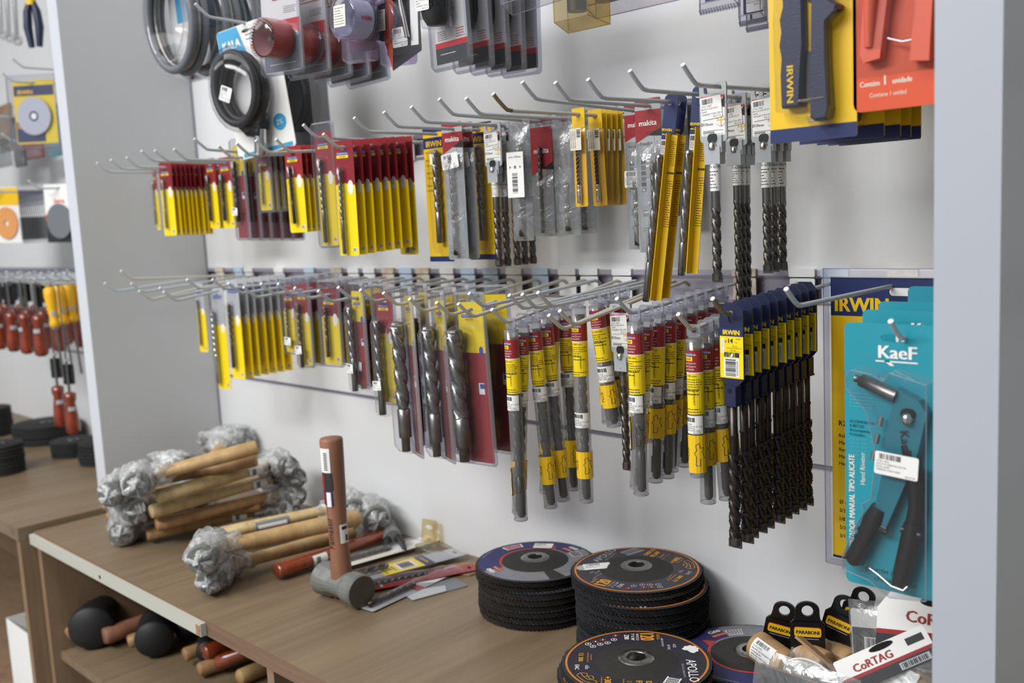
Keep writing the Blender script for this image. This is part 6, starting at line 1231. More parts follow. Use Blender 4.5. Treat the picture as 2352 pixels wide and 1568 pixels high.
def stack(kind, cx, cy, top, n, grp, where, rot, offs=None, pitch=None, tilts=None, kinds=None):
    pitch = pitch or (top - 0.0108) / max(1, n - 1)
    for i in range(n):
        z = ZS + top - i * pitch; ox, oy = (offs or {}).get(i, (rd.uniform(-1, 1) * 0.0015, rd.uniform(-1, 1) * 0.0015)); tt = (tilts or {}).get(i, (0, 0))
        disc((kinds or {}).get(i, kind), f'flap disc, {POS[i]} down in the {where}' if i else f'top flap disc of the {where}', grp, cx + ox, cy + oy, z, rot + (rd.uniform(0, 6) if i else 0), *tt)
# left stack (blue face)
c = at_y(1230, 1281, -0.0975); top1 = c.z - ZS - 0.004; S1 = c
stack('A', c.x + 0.002, -0.0975, top1, 8, 'flap discs, left stack', 'left stack with blue and silver face', 0.785, offs={0: (-0.003, 0.0), 1: (-0.005, 0.001)})
c = at_y(1466, 1303, -0.100); top2 = c.z - ZS - 0.004
stack('B', c.x + 0.004, -0.0985, top2, 11, 'flap discs, tall stack', 'tall middle stack with charcoal face and orange ring', 1.76, offs={0: (-0.010, 0.002), 1: (-0.008, 0.001), 2: (0.0, -0.0003)}, tilts={0: (0.0, 0.0)}, kinds={2: 'C'})
c = at_z(1462, 1518, ZS + 0.058)
stack('C', c.x, c.y, 0.058, 5, 'flap discs, front stack', 'front stack at the bottom edge, purple-black face', -0.88, offs={0: (0.0, 0.0), 1: (-0.006, -0.001)})
c = at_y(1722, 1494, -0.0985)
stack('D', c.x, -0.0985, max(0.024, c.z - ZS - 0.004), 2, 'flap discs, right stack', 'right stack under the wooden plumb bobs, blue face', 2.18)
def sticker_on(px, py, z, w, h, rot, lab, seed):
    p = at_z(px, py, z); t = thing('price_sticker', lab, 'sticker', None, (p.x, p.y, z)); t.rotation_euler = (0, 0, rot); m = M(); m.T = Matrix.Rotation(-PI / 2, 4, 'X'); m.sticker(0, 0, w, h, 0, 0, seed, ['COD-12311', 'DISCO FLAP 7 GR60', 'VIMEZER FORN', 'R$ 31.80'], th=0.0004); m.build('paper', t)
sticker_on(1248, 1253, ZS + top1 + 0.0014, 0.030, 0.020, 0.55, 'white price sticker stuck on the blue-faced top disc of the left stack', 1)
sticker_on(1372, 1300, ZS + top2 + 0.0014, 0.038, 0.022, 0.9, 'torn white price sticker on the charcoal top disc of the tall stack', 2)
sticker_on(1652, 1478, ZS + 0.0262, 0.034, 0.015, 0.1, 'white price sticker on the blue-faced disc of the right stack', 3)

# ---------------------------------------------------------------- plumb bobs
def bob_tag(t, loc, rot):
    m = M(); w = 0.039; m.prism([(-w / 2, 0.0), (-w / 2 + 0.002, -0.002), (w / 2 - 0.002, -0.002), (w / 2, 0.0), (w / 2, 0.036), (w / 2 - 0.003, 0.0395), (0.016, 0.040), (-0.016, 0.040), (-w / 2 + 0.003, 0.0395), (-w / 2, 0.036)], -0.002, 0.002, 'black_plastic')
    m.prism([(-0.0155, 0.038), (0.0155, 0.038), (0.0140, 0.044), (0.0135, 0.050)] + [(0.0135 * math.cos(a), 0.053 + 0.0095 * math.sin(a)) for a in [PI * k / 10 for k in range(0, 11)]] + [(-0.0135, 0.050), (-0.0140, 0.044)], -0.0020, 0.0020, 'black_plastic', hole=oval(0.0066, 0.0066, 0, 0.0515, 20)); m.prism(rrect(w * 0.80, 0.012, 0.003, 3, 0, 0.0265), -0.0026, -0.002, 'red'); m.prism(rrect(w * 0.77, 0.0108, 0.0026, 3, 0, 0.0265), -0.0030, -0.0026, 'gold')
    m.text('PARABONI', 0.0060, 0, 0.0243, -0.0032, 'ink', bold=0.0002, sx=0.9); m.text('A FERRAMENTA DAS GRANDES REALIZAÇÕES', 0.0014, 0, 0.0178, -0.0024, 'white_paper', sx=0.85)
    m.build('plastic_tag', t, loc, rot)
    m = M(); m.prism(rrect(w * 0.86, 0.016, 0.002, 2, 0, -0.008), -0.0012, 0.0012, 'black_plastic')
    for k in range(2): m.tube([(-w * 0.43, -0.003, 0.003 - 0.0024 * k), (0, -0.0045, 0.0018 - 0.0024 * k), (w * 0.43, -0.003, 0.003 - 0.0024 * k)], 0.0012, 6, 'cord_white')
    m.build('cord', t, loc, rot)
def wrap_on(m, i0, T, R, at, turn=0.0):
    """wrap flat print (x along the axis, z round it) on a cylinder whose axis is T's z, facing the room"""
    d = T.to_3x3().inverted() @ (CAM - Vector(at)); th0 = math.atan2(d.y, d.x) + turn; e = 0.1
    up = (T.to_3x3() @ Vector((-math.sin(th0), math.cos(th0), 0))).z; sg = 1 if up > 0 else -1
    for i in range(i0, len(m.v)):
        v = m.v[i]; a = th0 + sg * v.z / R; r_ = R - v.y; m.v[i] = T @ Vector((r_ * math.cos(a), r_ * math.sin(a), v.x))
def bob(lab, px, py, y, rotz, tilt, cyl=None, grp='plumb bobs with black tags'):
    p = at_y(px, py, y); t = thing('plumb_bob', lab, 'plumb bob', grp, (p.x, p.y, ZS)); bob_tag(t, (0, 0, p.z - ZS - 0.030), (tilt[0], tilt[1], rotz))
    if cyl:
        (cx, cy, cz), ax, r, L = cyl; m = M(); d = Vector(ax).normalized(); c0 = Vector((cx, cy, cz)) - p + Vector((0, 0, p.z - ZS)); m.T = Matrix.Translation(c0 - d * L / 2) @ d.to_track_quat('Z', 'Y').to_matrix().to_4x4()
        m.lathe([(0, 0), (r * 0.93, 0), (r, 0.0015), (r, L * 0.28), (r * 0.93, L * 0.30), (r * 0.93, L * 0.36), (r, L * 0.38), (r, L * 0.70), (r * 0.96, L * 0.72), (r, L * 0.74), (r, L - 0.0015), (r * 0.93, L), (0, L)], 24, 'plumb_wood'); m.build('wooden_cylinder', t)
    return t
zt_ = ZS + 0.024 + 0.0205
c1 = at_y(1775, 1507, -0.125); t = bob('plumb bob with price-stickered wooden cylinder, black tag leftmost of the four', 1783, 1434, -0.085, 0.45, (0.05, 0.20), ((c1.x, c1.y, c1.z), (1, -0.35, -0.12), 0.0185, 0.056))
m = M(); dd = Vector((1, -0.35, -0.12)).normalized(); T1 = Matrix.Translation(Vector(c1) - Vector(t.location)) @ dd.to_track_quat('Z', 'Y').to_matrix().to_4x4()
for r0 in range(8): m.rect(-0.020, 0.015, -0.013 + 0.00325 * r0, -0.013 + 0.00325 * (r0 + 1), -0.0002, 'white_paper')
m.bars(-0.016, 0.006, 0.0055, 0.0105, -0.0004, n=20); [m.text(s_, 0.0031, -0.0175, 0.0020 - 0.0034 * k, -0.0004, 'ink', al='l') for k, s_ in enumerate(('COD-27092', 'PRUMO DE PEDREIRO N', '3 PARABONI', 'VIMEZER FORN SERV', '        R$ 32.00'))]
wrap_on(m, 0, T1, 0.0187, c1, 0.25)
m.build('price_sticker', t)
bob('plumb bob tag facing straight out in front of the others, white cord under its plate', 1855, 1444, -0.115, 0.52, (-0.05, 0.0), (tuple(at_y(1868, 1512, -0.115)), (1, -0.2, -0.05), 0.016, 0.04))
c3 = at_y(1915, 1500, -0.075); bob('plumb bob tag second from the right, tilted, with wooden cylinder behind it', 1914, 1422, -0.080, 0.15, (-0.06, 0.26), (tuple(c3), (1, -0.3, -0.2), 0.020, 0.055))
c4 = at_y(1962, 1470, -0.035); bob('rearmost plumb bob, black tag under the turquoise card', 1955, 1402, -0.045, 0.2, (-0.05, 0.28), (tuple(c4), (1, -0.1, -0.3), 0.020, 0.05))

# ---------------------------------------------------------------- bagged plumb sets in the right corner
def slab(m, w, h, d, mt): m.prism(rrect(w, h, 0.0015, 1), -d / 2, d / 2, mt)
def oriented(t, p, ux, uz):
    """local x along ux, local z along uz"""
    X = Vector(ux).normalized(); Z = Vector(uz); Z = (Z - X * Z.dot(X)).normalized(); Y = Z.cross(X); t.matrix_world = Matrix.Translation(p) @ Matrix((X, Y, Z)).transposed().to_4x4()
t = thing('plumb_set_box', 'clear bag with dark card, bar code and crimson stripe, standing beside the plumb bobs', 'plumb set', 'bagged plumb sets'); w, h = 0.060, 0.085; m = M()
slab(m, w, h, 0.0012, 'white_paper'); m.rect(-w / 2 + 0.001, w / 2 - 0.001, -0.012, 0.022, -0.0009, 'dark_card'); m.rect(-w / 2 + 0.001, w / 2 - 0.001, -0.018, -0.012, -0.0010, 'red'); m.rect(-0.016, 0.020, -0.008, 0.012, -0.0012, 'white_paper'); m.bars(-0.014, 0.018, -0.006, 0.011, -0.0014, n=22); m.build('card', t)
m = M(); film_sheet(m, w + 0.004, -h / 2 - 0.004, h / 2 + 0.010, 'pouch_film', 11, 7, 10, 0.012); m.build('film', t); oriented(t, at_y(2020, 1490, -0.105), (1, 0.15, 0.12), (-0.10, 0.2, 1))
t = thing('plumb_set_box', 'white card with crimson logo and dark band, upright against the right panel', 'plumb set', 'bagged plumb sets'); w, h = 0.085, 0.075; m = M()
m.prism([(-w / 2, -h / 2), (w / 2, -h / 2), (w / 2, h / 2 - 0.012), (w / 2 - 0.01, h / 2), (-w / 2 + 0.014, h / 2), (-w / 2, h / 2 - 0.02)], -0.0006, 0.0006, 'white_paper'); m.flat([(-w / 2, -h / 2), (w / 2, -h / 2), (w / 2, -0.002), (-w / 2, -0.010)], -0.0008, 'dark_card'); m.flat([(-w / 2, -0.010), (w / 2, -0.002), (w / 2, 0.003), (-w / 2, -0.005)], -0.0009, 'red')
m.text('CoRTAG', 0.017, 0.020, 0.008, -0.0012, 'red', bold=0.0005); m.text('PRUMO', 0.0085, -0.012, -0.019, -0.0012, 'white_paper', bold=0.0002, al='l'); m.text('DE PAREDE', 0.0085, -0.012, -0.0275, -0.0012, 'white_paper', bold=0.0002, al='l'); m.text('WALL PLUMB', 0.0070, -0.010, -0.0355, -0.0012, 'grey_card', al='l'); m.prism(oval(0.011, 0.004, 0.012, 0.031), -0.0010, -0.0008, 'hole_black'); m.build('card', t)
m = M(); crumple(m, (0.012, -0.02, -0.055), 0.035, 0.024, 0.030, 91, 'pouch_film', n=16, amp=0.15); m.build('film', t); m = M(); m.T = Matrix.Translation((0.015, -0.016, -0.08)); m.cyl(0, 0, 0, 0.04, 0.016, 18, 'plumb_wood'); m.build('wooden_cylinder', t); oriented(t, at_y(2108, 1448, -0.135), (1, 0.10, 0.03), (0, 0.25, 1))
t = thing('plumb_set_box', 'white header card with crimson logo leaning across the front right corner', 'plumb set', 'bagged plumb sets'); w, h = 0.098, 0.034; m = M(); slab(m, w, h, 0.0012, 'white_paper'); m.rect(-w / 2, w / 2, -h / 2, -h / 2 + 0.011, -0.0009, 'dark_card'); m.rect(-w / 2, w / 2, -h / 2 + 0.011, -h / 2 + 0.0145, -0.0010, 'red'); m.text('CoRTAG', 0.011, -0.012, 0.0, -0.0012, 'red', bold=0.0004); m.prism(oval(0.013, 0.0032, 0.002, 0.0135), -0.0011, -0.0008, 'hole_black'); m.rect(0.026, 0.044, 0.004, 0.011, -0.0010, 'dark_card'); m.rect(0.010, 0.042, -h / 2 + 0.002, -h / 2 + 0.009, -0.0012, 'grey_card'); m.bars(0.012, 0.040, -h / 2 + 0.003, -h / 2 + 0.008, -0.0014, n=16)
m.build('card', t); m = M(); film_sheet(m, w, -h / 2 - 0.06, -h / 2, 'pouch_film', 13, 7, 6, 0.010); m.build('film', t); a_, b_ = at_y(1957, 1548, -0.215), at_y(2112, 1482, -0.175); oriented(t, (a_ + b_) / 2, tuple(b_ - a_), (-0.1, 0.5, 0.9))
t = thing('plumb_set_bag', 'clear bag of coiled white cord with brown card edge, in front of the plumb bobs', 'plumb set', 'bagged plumb sets'); p = at_y(1905, 1545, -0.20); m = M()
for k in range(9):
    rr_ = 0.014 + 0.0014 * k; m.tube([(-0.012 + rr_ * 1.3 * math.cos(a), -0.004 - 0.0012 * k, -0.012 + rr_ * 0.75 * math.sin(a)) for a in [2 * PI * q_ / 24 for q_ in range(25)]], 0.0013, 6, 'cord_white', caps=False)
m.tube([(-0.01, -0.006, 0.0), (0.03, -0.008, -0.020), (0.06, -0.008, -0.035)], [0.006, 0.008, 0.007], 8, 'cord_white'); m.build('cord', t); m = M(); m.prism([(-0.050, 0.020), (0.058, -0.012), (0.062, -0.010), (-0.048, 0.0225)], -0.001, 0.010, 'kraft'); m.build('card_edge', t); m = M(); film_sheet(m, 0.10, -0.06, 0.010, 'pouch_film', 15, 8, 8, 0.016, y0=-0.002); m.build('film', t); oriented(t, p, (1, -0.15, -0.05), (0, 0.35, 1))
t = thing('plumb_set_bag', 'dark card in clear bag cut by the bottom edge, below the white cord', 'plumb set', 'bagged plumb sets'); m = M(); slab(m, 0.105, 0.04, 0.0012, 'dark_card'); m.rect(-0.0525, 0.0525, 0.0185, 0.020, -0.0009, 'kraft'); m.build('card', t); m = M(); film_sheet(m, 0.118, -0.03, 0.036, 'pouch_film', 17, 8, 6, 0.008); m.build('film', t); oriented(t, at_y(1845, 1600, -0.235), (1, 0.0, -0.02), (0, 0.2, 1))
t = thing('plumb_set_bag', 'wooden plumb cylinder with price sticker under the header card, bottom right corner', 'plumb set', 'bagged plumb sets'); q = at_y(2085, 1572, -0.18); m = M(); m.T = Matrix.Translation((-0.03, 0, 0)) @ Matrix.Rotation(PI / 2, 4, 'Y'); m.lathe([(0, 0), (0.017, 0), (0.018, 0.002), (0.018, 0.05), (0.017, 0.052), (0, 0.052)], 22, 'plumb_wood'); m.build('wooden_cylinder', t)
m = M(); m.T = Matrix.Rotation(-0.7, 4, 'X'); m.sticker(0, 0.0, 0.036, 0.024, -0.019, 0, 8); m.build('price_sticker', t); t.location = q; t.rotation_euler = (0, 0.1, -0.25)

# ---------------------------------------------------------------- under the worktop: rubber mallets and hammers
def U_(px, py, dz): return at_z(px, py, ZC + dz)
def mallet(lab, pa, pb, hr, hl, hd, wood_mat='handle_tan', r=0.014, grp='mallets under the counter'):
    a, b = Vector(pa), Vector(pb); t = thing('rubber_mallet', lab, 'mallet', grp, tuple(a)); L = (b - a).length; m = M(); m.T = Matrix.Translation(-a) @ axis_matrix(a, b); m.lathe(handle_profile(L, r, r * 0.9), 16, wood_mat); m.build('handle', t)
    hdv = Vector(hd).normalized(); m = M(); m.T = Matrix.Translation(b - a) @ hdv.to_track_quat('Z', 'Y').to_matrix().to_4x4(); e = hl / 2
    m.lathe([(0, -e), (hr * 0.92, -e), (hr, -e + 0.006), (hr, -e * 0.5), (hr * 0.88, -e * 0.3), (hr * 0.88, e * 0.3), (hr, e * 0.5), (hr, e - 0.006), (hr * 0.92, e), (0, e)], 24, 'black_rubber'); m.build('head', t); return t
mallet('largest black rubber mallet under the counter, handle end showing as a pale dot', U_(176, 1440, 0.046) + Vector((0.0, -0.02, -0.01)), U_(196, 1430, 0.048) + Vector((0, 0.02, 0)), 0.046, 0.10, (0.85, -0.5, 0))
mallet('black rubber mallet under the counter behind the brown handle', U_(308, 1470, 0.030) + Vector((0, -0.012, 0)), U_(325, 1462, 0.042) + Vector((0, 0.03, 0)), 0.038, 0.085, (0.85, -0.5, 0))
mallet('hammer under the counter with brown handle pointing at the viewer, between the mallets', U_(238, 1462, 0.030), U_(420, 1395, 0.035), 0.030, 0.07, (0.8, -0.6, 0), 'handle_brown', 0.0175)
mallet('small black hammer under the counter with two handle dots', U_(435, 1500, 0.028) + Vector((0, -0.012, 0)), U_(440, 1492, 0.032) + Vector((0.01, 0.03, 0)), 0.022, 0.06, (0.85, -0.5, 0))
mallet('wooden handled hammer under the counter, beside the small black one', U_(468, 1500, 0.045), U_(600, 1445, 0.05), 0.024, 0.07, (0.8, -0.6, 0), 'handle_varnish', 0.015)
mallet('lower wooden handled hammer under the counter near the upright divider', U_(455, 1538, 0.020), U_(610, 1490, 0.02), 0.022, 0.07, (0.8, -0.6, 0), 'handle_tan', 0.0135)
mallet('reddish handled hammer under the counter above the divider foot', U_(497, 1522, 0.026), U_(612, 1478, 0.06), 0.022, 0.07, (0.8, -0.6, 0), 'handle_varnish', 0.0135)
mallet('pale handled hammer under the counter beside the divider, lowest', U_(548, 1556, 0.020), U_(640, 1515, 0.022), 0.020, 0.07, (0.8, -0.6, 0), 'handle_pine', 0.0145)
mallet('dark hammer head with yellow label at the back under the counter', U_(560, 1475, 0.02), U_(430, 1435, 0.03), 0.020, 0.07, (0.8, -0.6, 0), 'handle_tan', 0.013)
# ---------------------------------------------------------------- the next bay, seen past the left upright
def lhook(x, z, length, lab): 
    t = thing('display_hook', lab, 'hook', 'wire hooks of the next bay', (x, 0, z)); hook_mesh(0.0, length, 'hook_grey').build('rod', t); return t
q = at_y(75, 190, -0.20); t = thing('saw_blade_pack', 'clear pack with silver circular saw blade on yellow and blue card, next bay', 'saw blade', None, (q.x, -0.20, q.z), (0, 0.02, 0.62)); w, h = 0.125, 0.165; zb = 0.014 - h; m = M()
m.prism(rrect(w - 0.016, h - 0.016, 0.003, 2, 0, 0.014 - h / 2), 0, 0.001, 'yellow', hole=euro()); m.flat([(-w / 2 + 0.01, -0.030), (w / 2 - 0.01, -0.030), (w / 2 - 0.01, -0.006), (-w / 2 + 0.01, -0.006)], -0.0004, 'navy'); m.rect(-w / 2 + 0.01, w * 0.18, zb + 0.012, zb + 0.060, -0.0004, 'navy'); m.text('IRWIN', 0.014, -w * 0.18, -0.026, -0.0006, 'gold', bold=0.0005)
m.rect(-w * 0.4, w * 0.1, zb + 0.044, zb + 0.056, -0.0006, 'disc_orange'); m.build('card', t)
m = M(); m.T = Matrix.Translation((0.0, -0.006, zb + 0.072)) @ Matrix.Rotation(PI / 2, 4, 'X'); R = 0.046; N = 40; prof = []
for k in range(N): a = 2 * PI * k / N; prof += [(R * math.cos(a), R * math.sin(a), 0), ((R - 0.003) * math.cos(a + 0.02), (R - 0.003) * math.sin(a + 0.02), 0)]
m.add(prof, [tuple(range(len(prof)))], 'saw_disc'); m.add([(v[0], v[1], 0.0012) for v in prof], [tuple(range(len(prof)))], 'saw_disc'); m.lathe([(0.008, 0.0016), (0.012, 0.0016)], 20, 'navy'); m.lathe([(0, 0.0014), (0.007, 0.0014)], 16, 'white_paper'); m.build('saw_blade', t)
clamshell(w + 0.008, h + 0.012, 0.020, 0.012, 'clear_plastic', 'clear_edge').build('clamshell', t); lhook(q.x, q.z, 0.25, 'wire hook of the next bay holding the circular saw blade pack')
q = at_y(30, 135, -0.26); lhook(q.x, q.z - 0.018, 0.245, 'empty wire hook of the next bay above the saw blade pack')
# pliers and wrenches at the top
q = at_y(72, 12, -0.20); t = thing('pliers', 'pliers with dark blue handles and yellow collar hanging at the top left', 'pliers', None, (q.x, -0.20, q.z + 0.01), (0, 0, 0.6)); m = M()
for s in (-1, 1):
    mm = M(); mm.tube([(s * 0.004, 0, 0.0), (s * 0.012, 0, -0.025), (s * 0.015, 0, -0.06), (s * 0.010, 0, -0.105)], [0.006, 0.0095, 0.0100, 0.007], 10, 'navy_plastic'); mm.build('grip', t)
m.tube([(0, 0, 0.012), (0, 0, -0.010)], 0.011, 10, 'gold'); m.build('collar', t); m = M(); m.tube([(0, 0, 0.012), (0, 0, 0.06)], [0.012, 0.004], 8, 'steel'); m.tube([(0, 0.003, 0.05), (0.012, 0.003, 0.058), (0, 0.003, 0.068), (-0.012, 0.003, 0.058), (0, 0.003, 0.05)], 0.0015, 6, 'steel'); m.build('jaws', t)
lhook(q.x, q.z + 0.062, 0.24, 'wire hook of the next bay holding the blue pliers')
for i, (px, py) in enumerate(((40, 92), (22, 85), (5, 78))):
    q = at_y(px, py, -0.20 + 0.01 * i); t = thing('combination_wrench', f'silver combination wrench, {("nearest", "middle one")[i] if i < 2 else "farthest"} left of the blue pliers', 'wrench', 'wrenches in the next bay', (q.x, -0.20 + 0.01 * i, q.z), (0, 0.05, 0.7)); m = M()
    m.tube([(0, 0, 0.0), (0, 0, 0.16)], 0.0055, 8, 'chrome'); m.build('shank', t); m = M(); m.prism(oval(0.012, 0.014, 0, 0), -0.004, 0.004, 'chrome', hole=oval(0.006, 0.006, 0, 0, 8)); m.build('ring_end', t)
    m = M(); m.prism(oval(0.013, 0.015, 0, 0.165), -0.004, 0.004, 'chrome', hole=oval(0.006, 0.006, 0, 0.165, 8)); m.build('jaw', t)
    lhook(q.x, q.z + 0.168, 0.235 - 0.01 * i, f'wire hook of the next bay holding the {("nearest", "middle", "farthest")[i]} wrench')
# packs behind the saw blade
for i, (px0, px1, py, h, mt, lab) in enumerate(((0, 36, 352, 0.13, 'kraft', 'brown pack behind the saw blade pack'), (36, 60, 385, 0.14, 'dark_card', 'dark narrow pack behind the saw blade pack'), (62, 100, 368, 0.05, 'dark_red', 'dark red pack low behind the saw blade pack'), (114, 150, 362, 0.12, 'teal', 'turquoise pack showing right of the saw blade pack'), (-30, 28, 392, 0.08, 'grey_card', 'pale grey pack at the left edge below the brown one'))):
    y = -0.10; a, b = at_y(px0, py, y), at_y(px1, py, y); t = thing('hanging_pack', lab, 'pack', 'packs in the next bay', (a.x / 2 + b.x / 2, y, a.z)); m = M(); m.prism(rrect(b.x - a.x, h, 0.003, 2, 0, h / 2), 0, 0.004, mt, hole=None); m.build('card', t); m = M(); film_sheet(m, b.x - a.x, 0.002, h - 0.02, 'pouch_film', i + 3, depth=0.012); m.build('film', t)
    lhook(a.x / 2 + b.x / 2, a.z + h - 0.004, 0.16, 'wire hook holding the ' + lab)
# blade cards and the dense run of thin dark packs
q = at_y(133, 432, -0.17); t = thing('saw_blade_pack', 'white and red card with grey round saw blade beside the left upright panel', 'saw blade', None, (q.x, -0.17, q.z), (0, 0.03, 0.35)); w, h = 0.100, 0.142; m = M(); m.prism(rrect(w, h, 0.004, 2, 0, 0.010 - h / 2), 0, 0.001, 'white_paper', hole=euro()); m.rect(-w / 2, w / 2, 0.010 - h, 0.010 - h * 0.62, -0.0004, 'dark_card'); m.rect(-w / 2, w / 2, 0.010 - h * 0.62, 0.010 - h * 0.52, -0.0005, 'bright_red'); m.text('Serra', 0.017, 0, -0.036, -0.0005, 'bright_red', bold=0.0005); m.build('card', t)
m = M(); m.T = Matrix.Translation((0, -0.004, -0.080)) @ Matrix.Rotation(PI / 2, 4, 'X'); m.cyl(0, 0, -0.001, 0.001, 0.042, 36, 'mid_grey', False)
for k in range(30): a = 2 * PI * k / 30; m.box(0.042 * math.cos(a) - 0.0012, 0.042 * math.cos(a) + 0.0012, 0.042 * math.sin(a) - 0.0012, 0.042 * math.sin(a) + 0.0012, -0.001, 0.001, 'mid_grey')
m.build('saw_blade', t); lhook(q.x, q.z, 0.22, 'wire hook of the next bay holding the red and white blade card')
q = at_y(8, 438, -0.16); t = thing('saw_blade_pack', 'yellow and white card with orange sanding disc at the left edge', 'sanding disc', None, (q.x, -0.16, q.z), (0, 0.03, 0.35)); m = M(); w, h = 0.11, 0.152; m.prism(rrect(w, h, 0.004, 2, 0, 0.010 - h / 2), 0, 0.001, 'white_paper', hole=euro()); m.rect(-w / 2, w / 2, -0.040, 0.008, -0.0004, 'gold'); m.build('card', t); m = M(); m.T = Matrix.Translation((0.004, -0.003, -0.088)) @ Matrix.Rotation(PI / 2, 4, 'X'); m.lathe([(0.008, 0.0008), (0.044, 0.0008)], 32, 'orange_disc'); m.lathe([(0.044, 0.0008), (0.044, -0.0008)], 32, 'orange_disc'); m.build('sanding_disc', t); lhook(q.x, q.z, 0.21, 'wire hook at the left edge holding the orange sanding disc card')
XQ = at_y(72, 440, -0.12).x; y0, y1 = at_x(42, 440, XQ).y, at_x(102, 440, XQ).y; z0 = at_y(72, 440, -0.12).z; lhook(XQ, z0, 0.26, 'wire hook of the next bay holding the dense run of thin dark packs')
p = thing('thin_blade_pack', '', 'blade pack'); m = M(); m.prism(rrect(0.085, 0.142, 0.003, 2, 0, 0.008 - 0.071), 0, 0.0012, 'mid_grey', hole=euro()); m.rect(-0.042, 0.042, -0.052, 0.0, -0.0004, 'dark_card'); m.rect(-0.042, 0.042, -0.058, -0.050, -0.0005, 'gold'); m.build('card', p); m = M(); m.prism(rrect(0.07, 0.06, 0.003, 2, 0, -0.095), -0.0035, -0.0005, 'mid_grey'); m.build('blade', p)
for i in range(14):
    o = p if i == 0 else dup(p); o.location = (XQ, y0 + (y1 - y0) * i / 13, z0 - 0.003); o.rotation_euler = (0, 0, -0.35)
    retag(o, f'thin dark pack with yellow line, {NTH[i]} from the front of the edge-on run', 'thin dark packs edge-on')
# screwdrivers
def screwdriver(hm, L=0.10, sh=0.10, up=False):
    t = thing('screwdriver', '', 'screwdriver'); m = M(); s = -1 if not up else 1
    pr = [(0, 0), (0.008, -0.001), (0.0135, -0.006), (0.0145, -0.020), (0.0125, -0.050), (0.0095, -0.078), (0.0120, -0.086), (0.0125, -L + 0.004), (0.006, -L), (0, -L)]
    if up: m.lathe(pr, 12, hm); m.build('handle', t); m = M(); m.cyl(0, 0, -L - sh, -L, 0.003, 8, 'steel'); m.build('shaft', t)
    else:
        m.lathe([(r_, -sh - L - z_ if 0 else -(sh + L) - z_) for r_, z_ in pr], 12, hm); m.build('handle', t); m = M(); m.cyl(0, 0, -sh, 0.0, 0.003, 8, 'steel'); m.build('shaft', t)
    m = M(); m.tube([(0, -0.005, 0.003), (0.005, 0, 0.006), (0, 0.005, 0.003), (-0.005, 0, 0.006)] if 0 else [(0, 0, -0.001), (0.006, 0, 0.004), (0, 0, 0.009), (-0.006, 0, 0.004), (0, 0, -0.001)], 0.0012, 6, 'black_plastic'); m.build('hanger', t)
    if not up: m = M(); m.prism(rrect(0.024, 0.05, 0.003, 2, 0, -0.032), 0.004, 0.0055, 'black_plastic'); m.build('header_card', t)
    m = M(); zz = -0.06 if up else -(sh + 0.035); m.lathe([(0.0115 if up else 0.0135, zz), (0.0115 if up else 0.0135, zz - 0.010)], 12, 'grey_card', a0=-1.6, a1=-0.5); m.build('price_sticker', t); return t
def gx(px, y): return at_y(px, 700, y).x
p = screwdriver('orange_handle', 0.105, 0.075); n = 0; words = ORD
rows = [(-0.235, (-8, 22, 52, 84)), (-0.17, (0, 30, 62, 96, 128)), (-0.10, (14, 48, 80, 112, 145, 178)), (-0.05, (160, 186))]
for r_, (y, pxs) in enumerate(rows):
    for i, px in enumerate(pxs):
        o = p if n == 0 else dup(p); n += 1; x = gx(px, y); o.location = (x, y, ZRL - 0.018); o.scale = (1.18, 1.18, 1.0); o.rotation_euler = (0, 0, rj.uniform(-0.5, 1.2))
        retag(o, f'orange-handled screwdriver hanging handle down, {words[i]} from the left in the {("front", "second", "third", "back")[r_]} row of the next bay', 'orange screwdrivers'); o['label'] = f'orange screwdriver hanging handle down, {words[i]} from the left in the {("front", "second", "third", "rear")[r_]} row'
        lhook(x, ZRL - 0.015, max(0.05, -y + 0.012), f'wire hook holding the {words[i]} orange screwdriver of the {("front", "second", "third", "rear")[r_]} row')
p2 = screwdriver('yellow_handle', 0.10, 0.13, True)
for i, (px, py, y) in enumerate(((112, 660, -0.23), (134, 655, -0.19), (153, 650, -0.17), (167, 648, -0.15))):
    o = p2 if i == 0 else dup(p2); q = at_y(px, py, y); o.location = (q.x, y, q.z + 0.002); o.rotation_euler = (0, -0.06, 0.8); retag(o, f'yellow-handled screwdriver hanging handle up, {words[i] if i else "first"} from the left near the upright panel', 'yellow screwdrivers')
    lhook(q.x, q.z + 0.005, -y + 0.014, f'wire hook holding the {words[i] if i else "first"} yellow screwdriver')
for i, (px, py, y) in enumerate(((137, 760, -0.215), (165, 775, -0.215))):
    o = dup(p); a = at_y(px + 5, 980 if i == 0 else 997, y); o.location = (a.x, y, a.z + 0.180 + 0.0); retag(o, f'low hanging orange screwdriver below the others, {("left", "right")[i]} of the two', 'low hanging orange screwdrivers'); o.rotation_euler = (0, 0.0, 0.8)
    t = thing('hanging_rod', f'steel rod from which the {("left", "right")[i]} low orange screwdriver hangs', 'hanging rod', 'hanging rods', (a.x, y, a.z + 0.183)); m = M(); m.tube([(0, 0, 0.002), (0, 0, ZRL - 0.02 - a.z - 0.183)], 0.0022, 8, 'steel'); m.build('rod', t); lhook(a.x, ZRL - 0.018, -y + 0.01, f'wire hook holding the {("left", "right")[i]} low orange screwdriver')
for i in range(7):
    px = -4 + 27 * i; q = at_y(px, 652, -0.26); lhook(q.x, ZRL - 0.006, 0.25, f'empty wire hook tip, {words[i] if i else "first"} from the left above the orange screwdrivers')
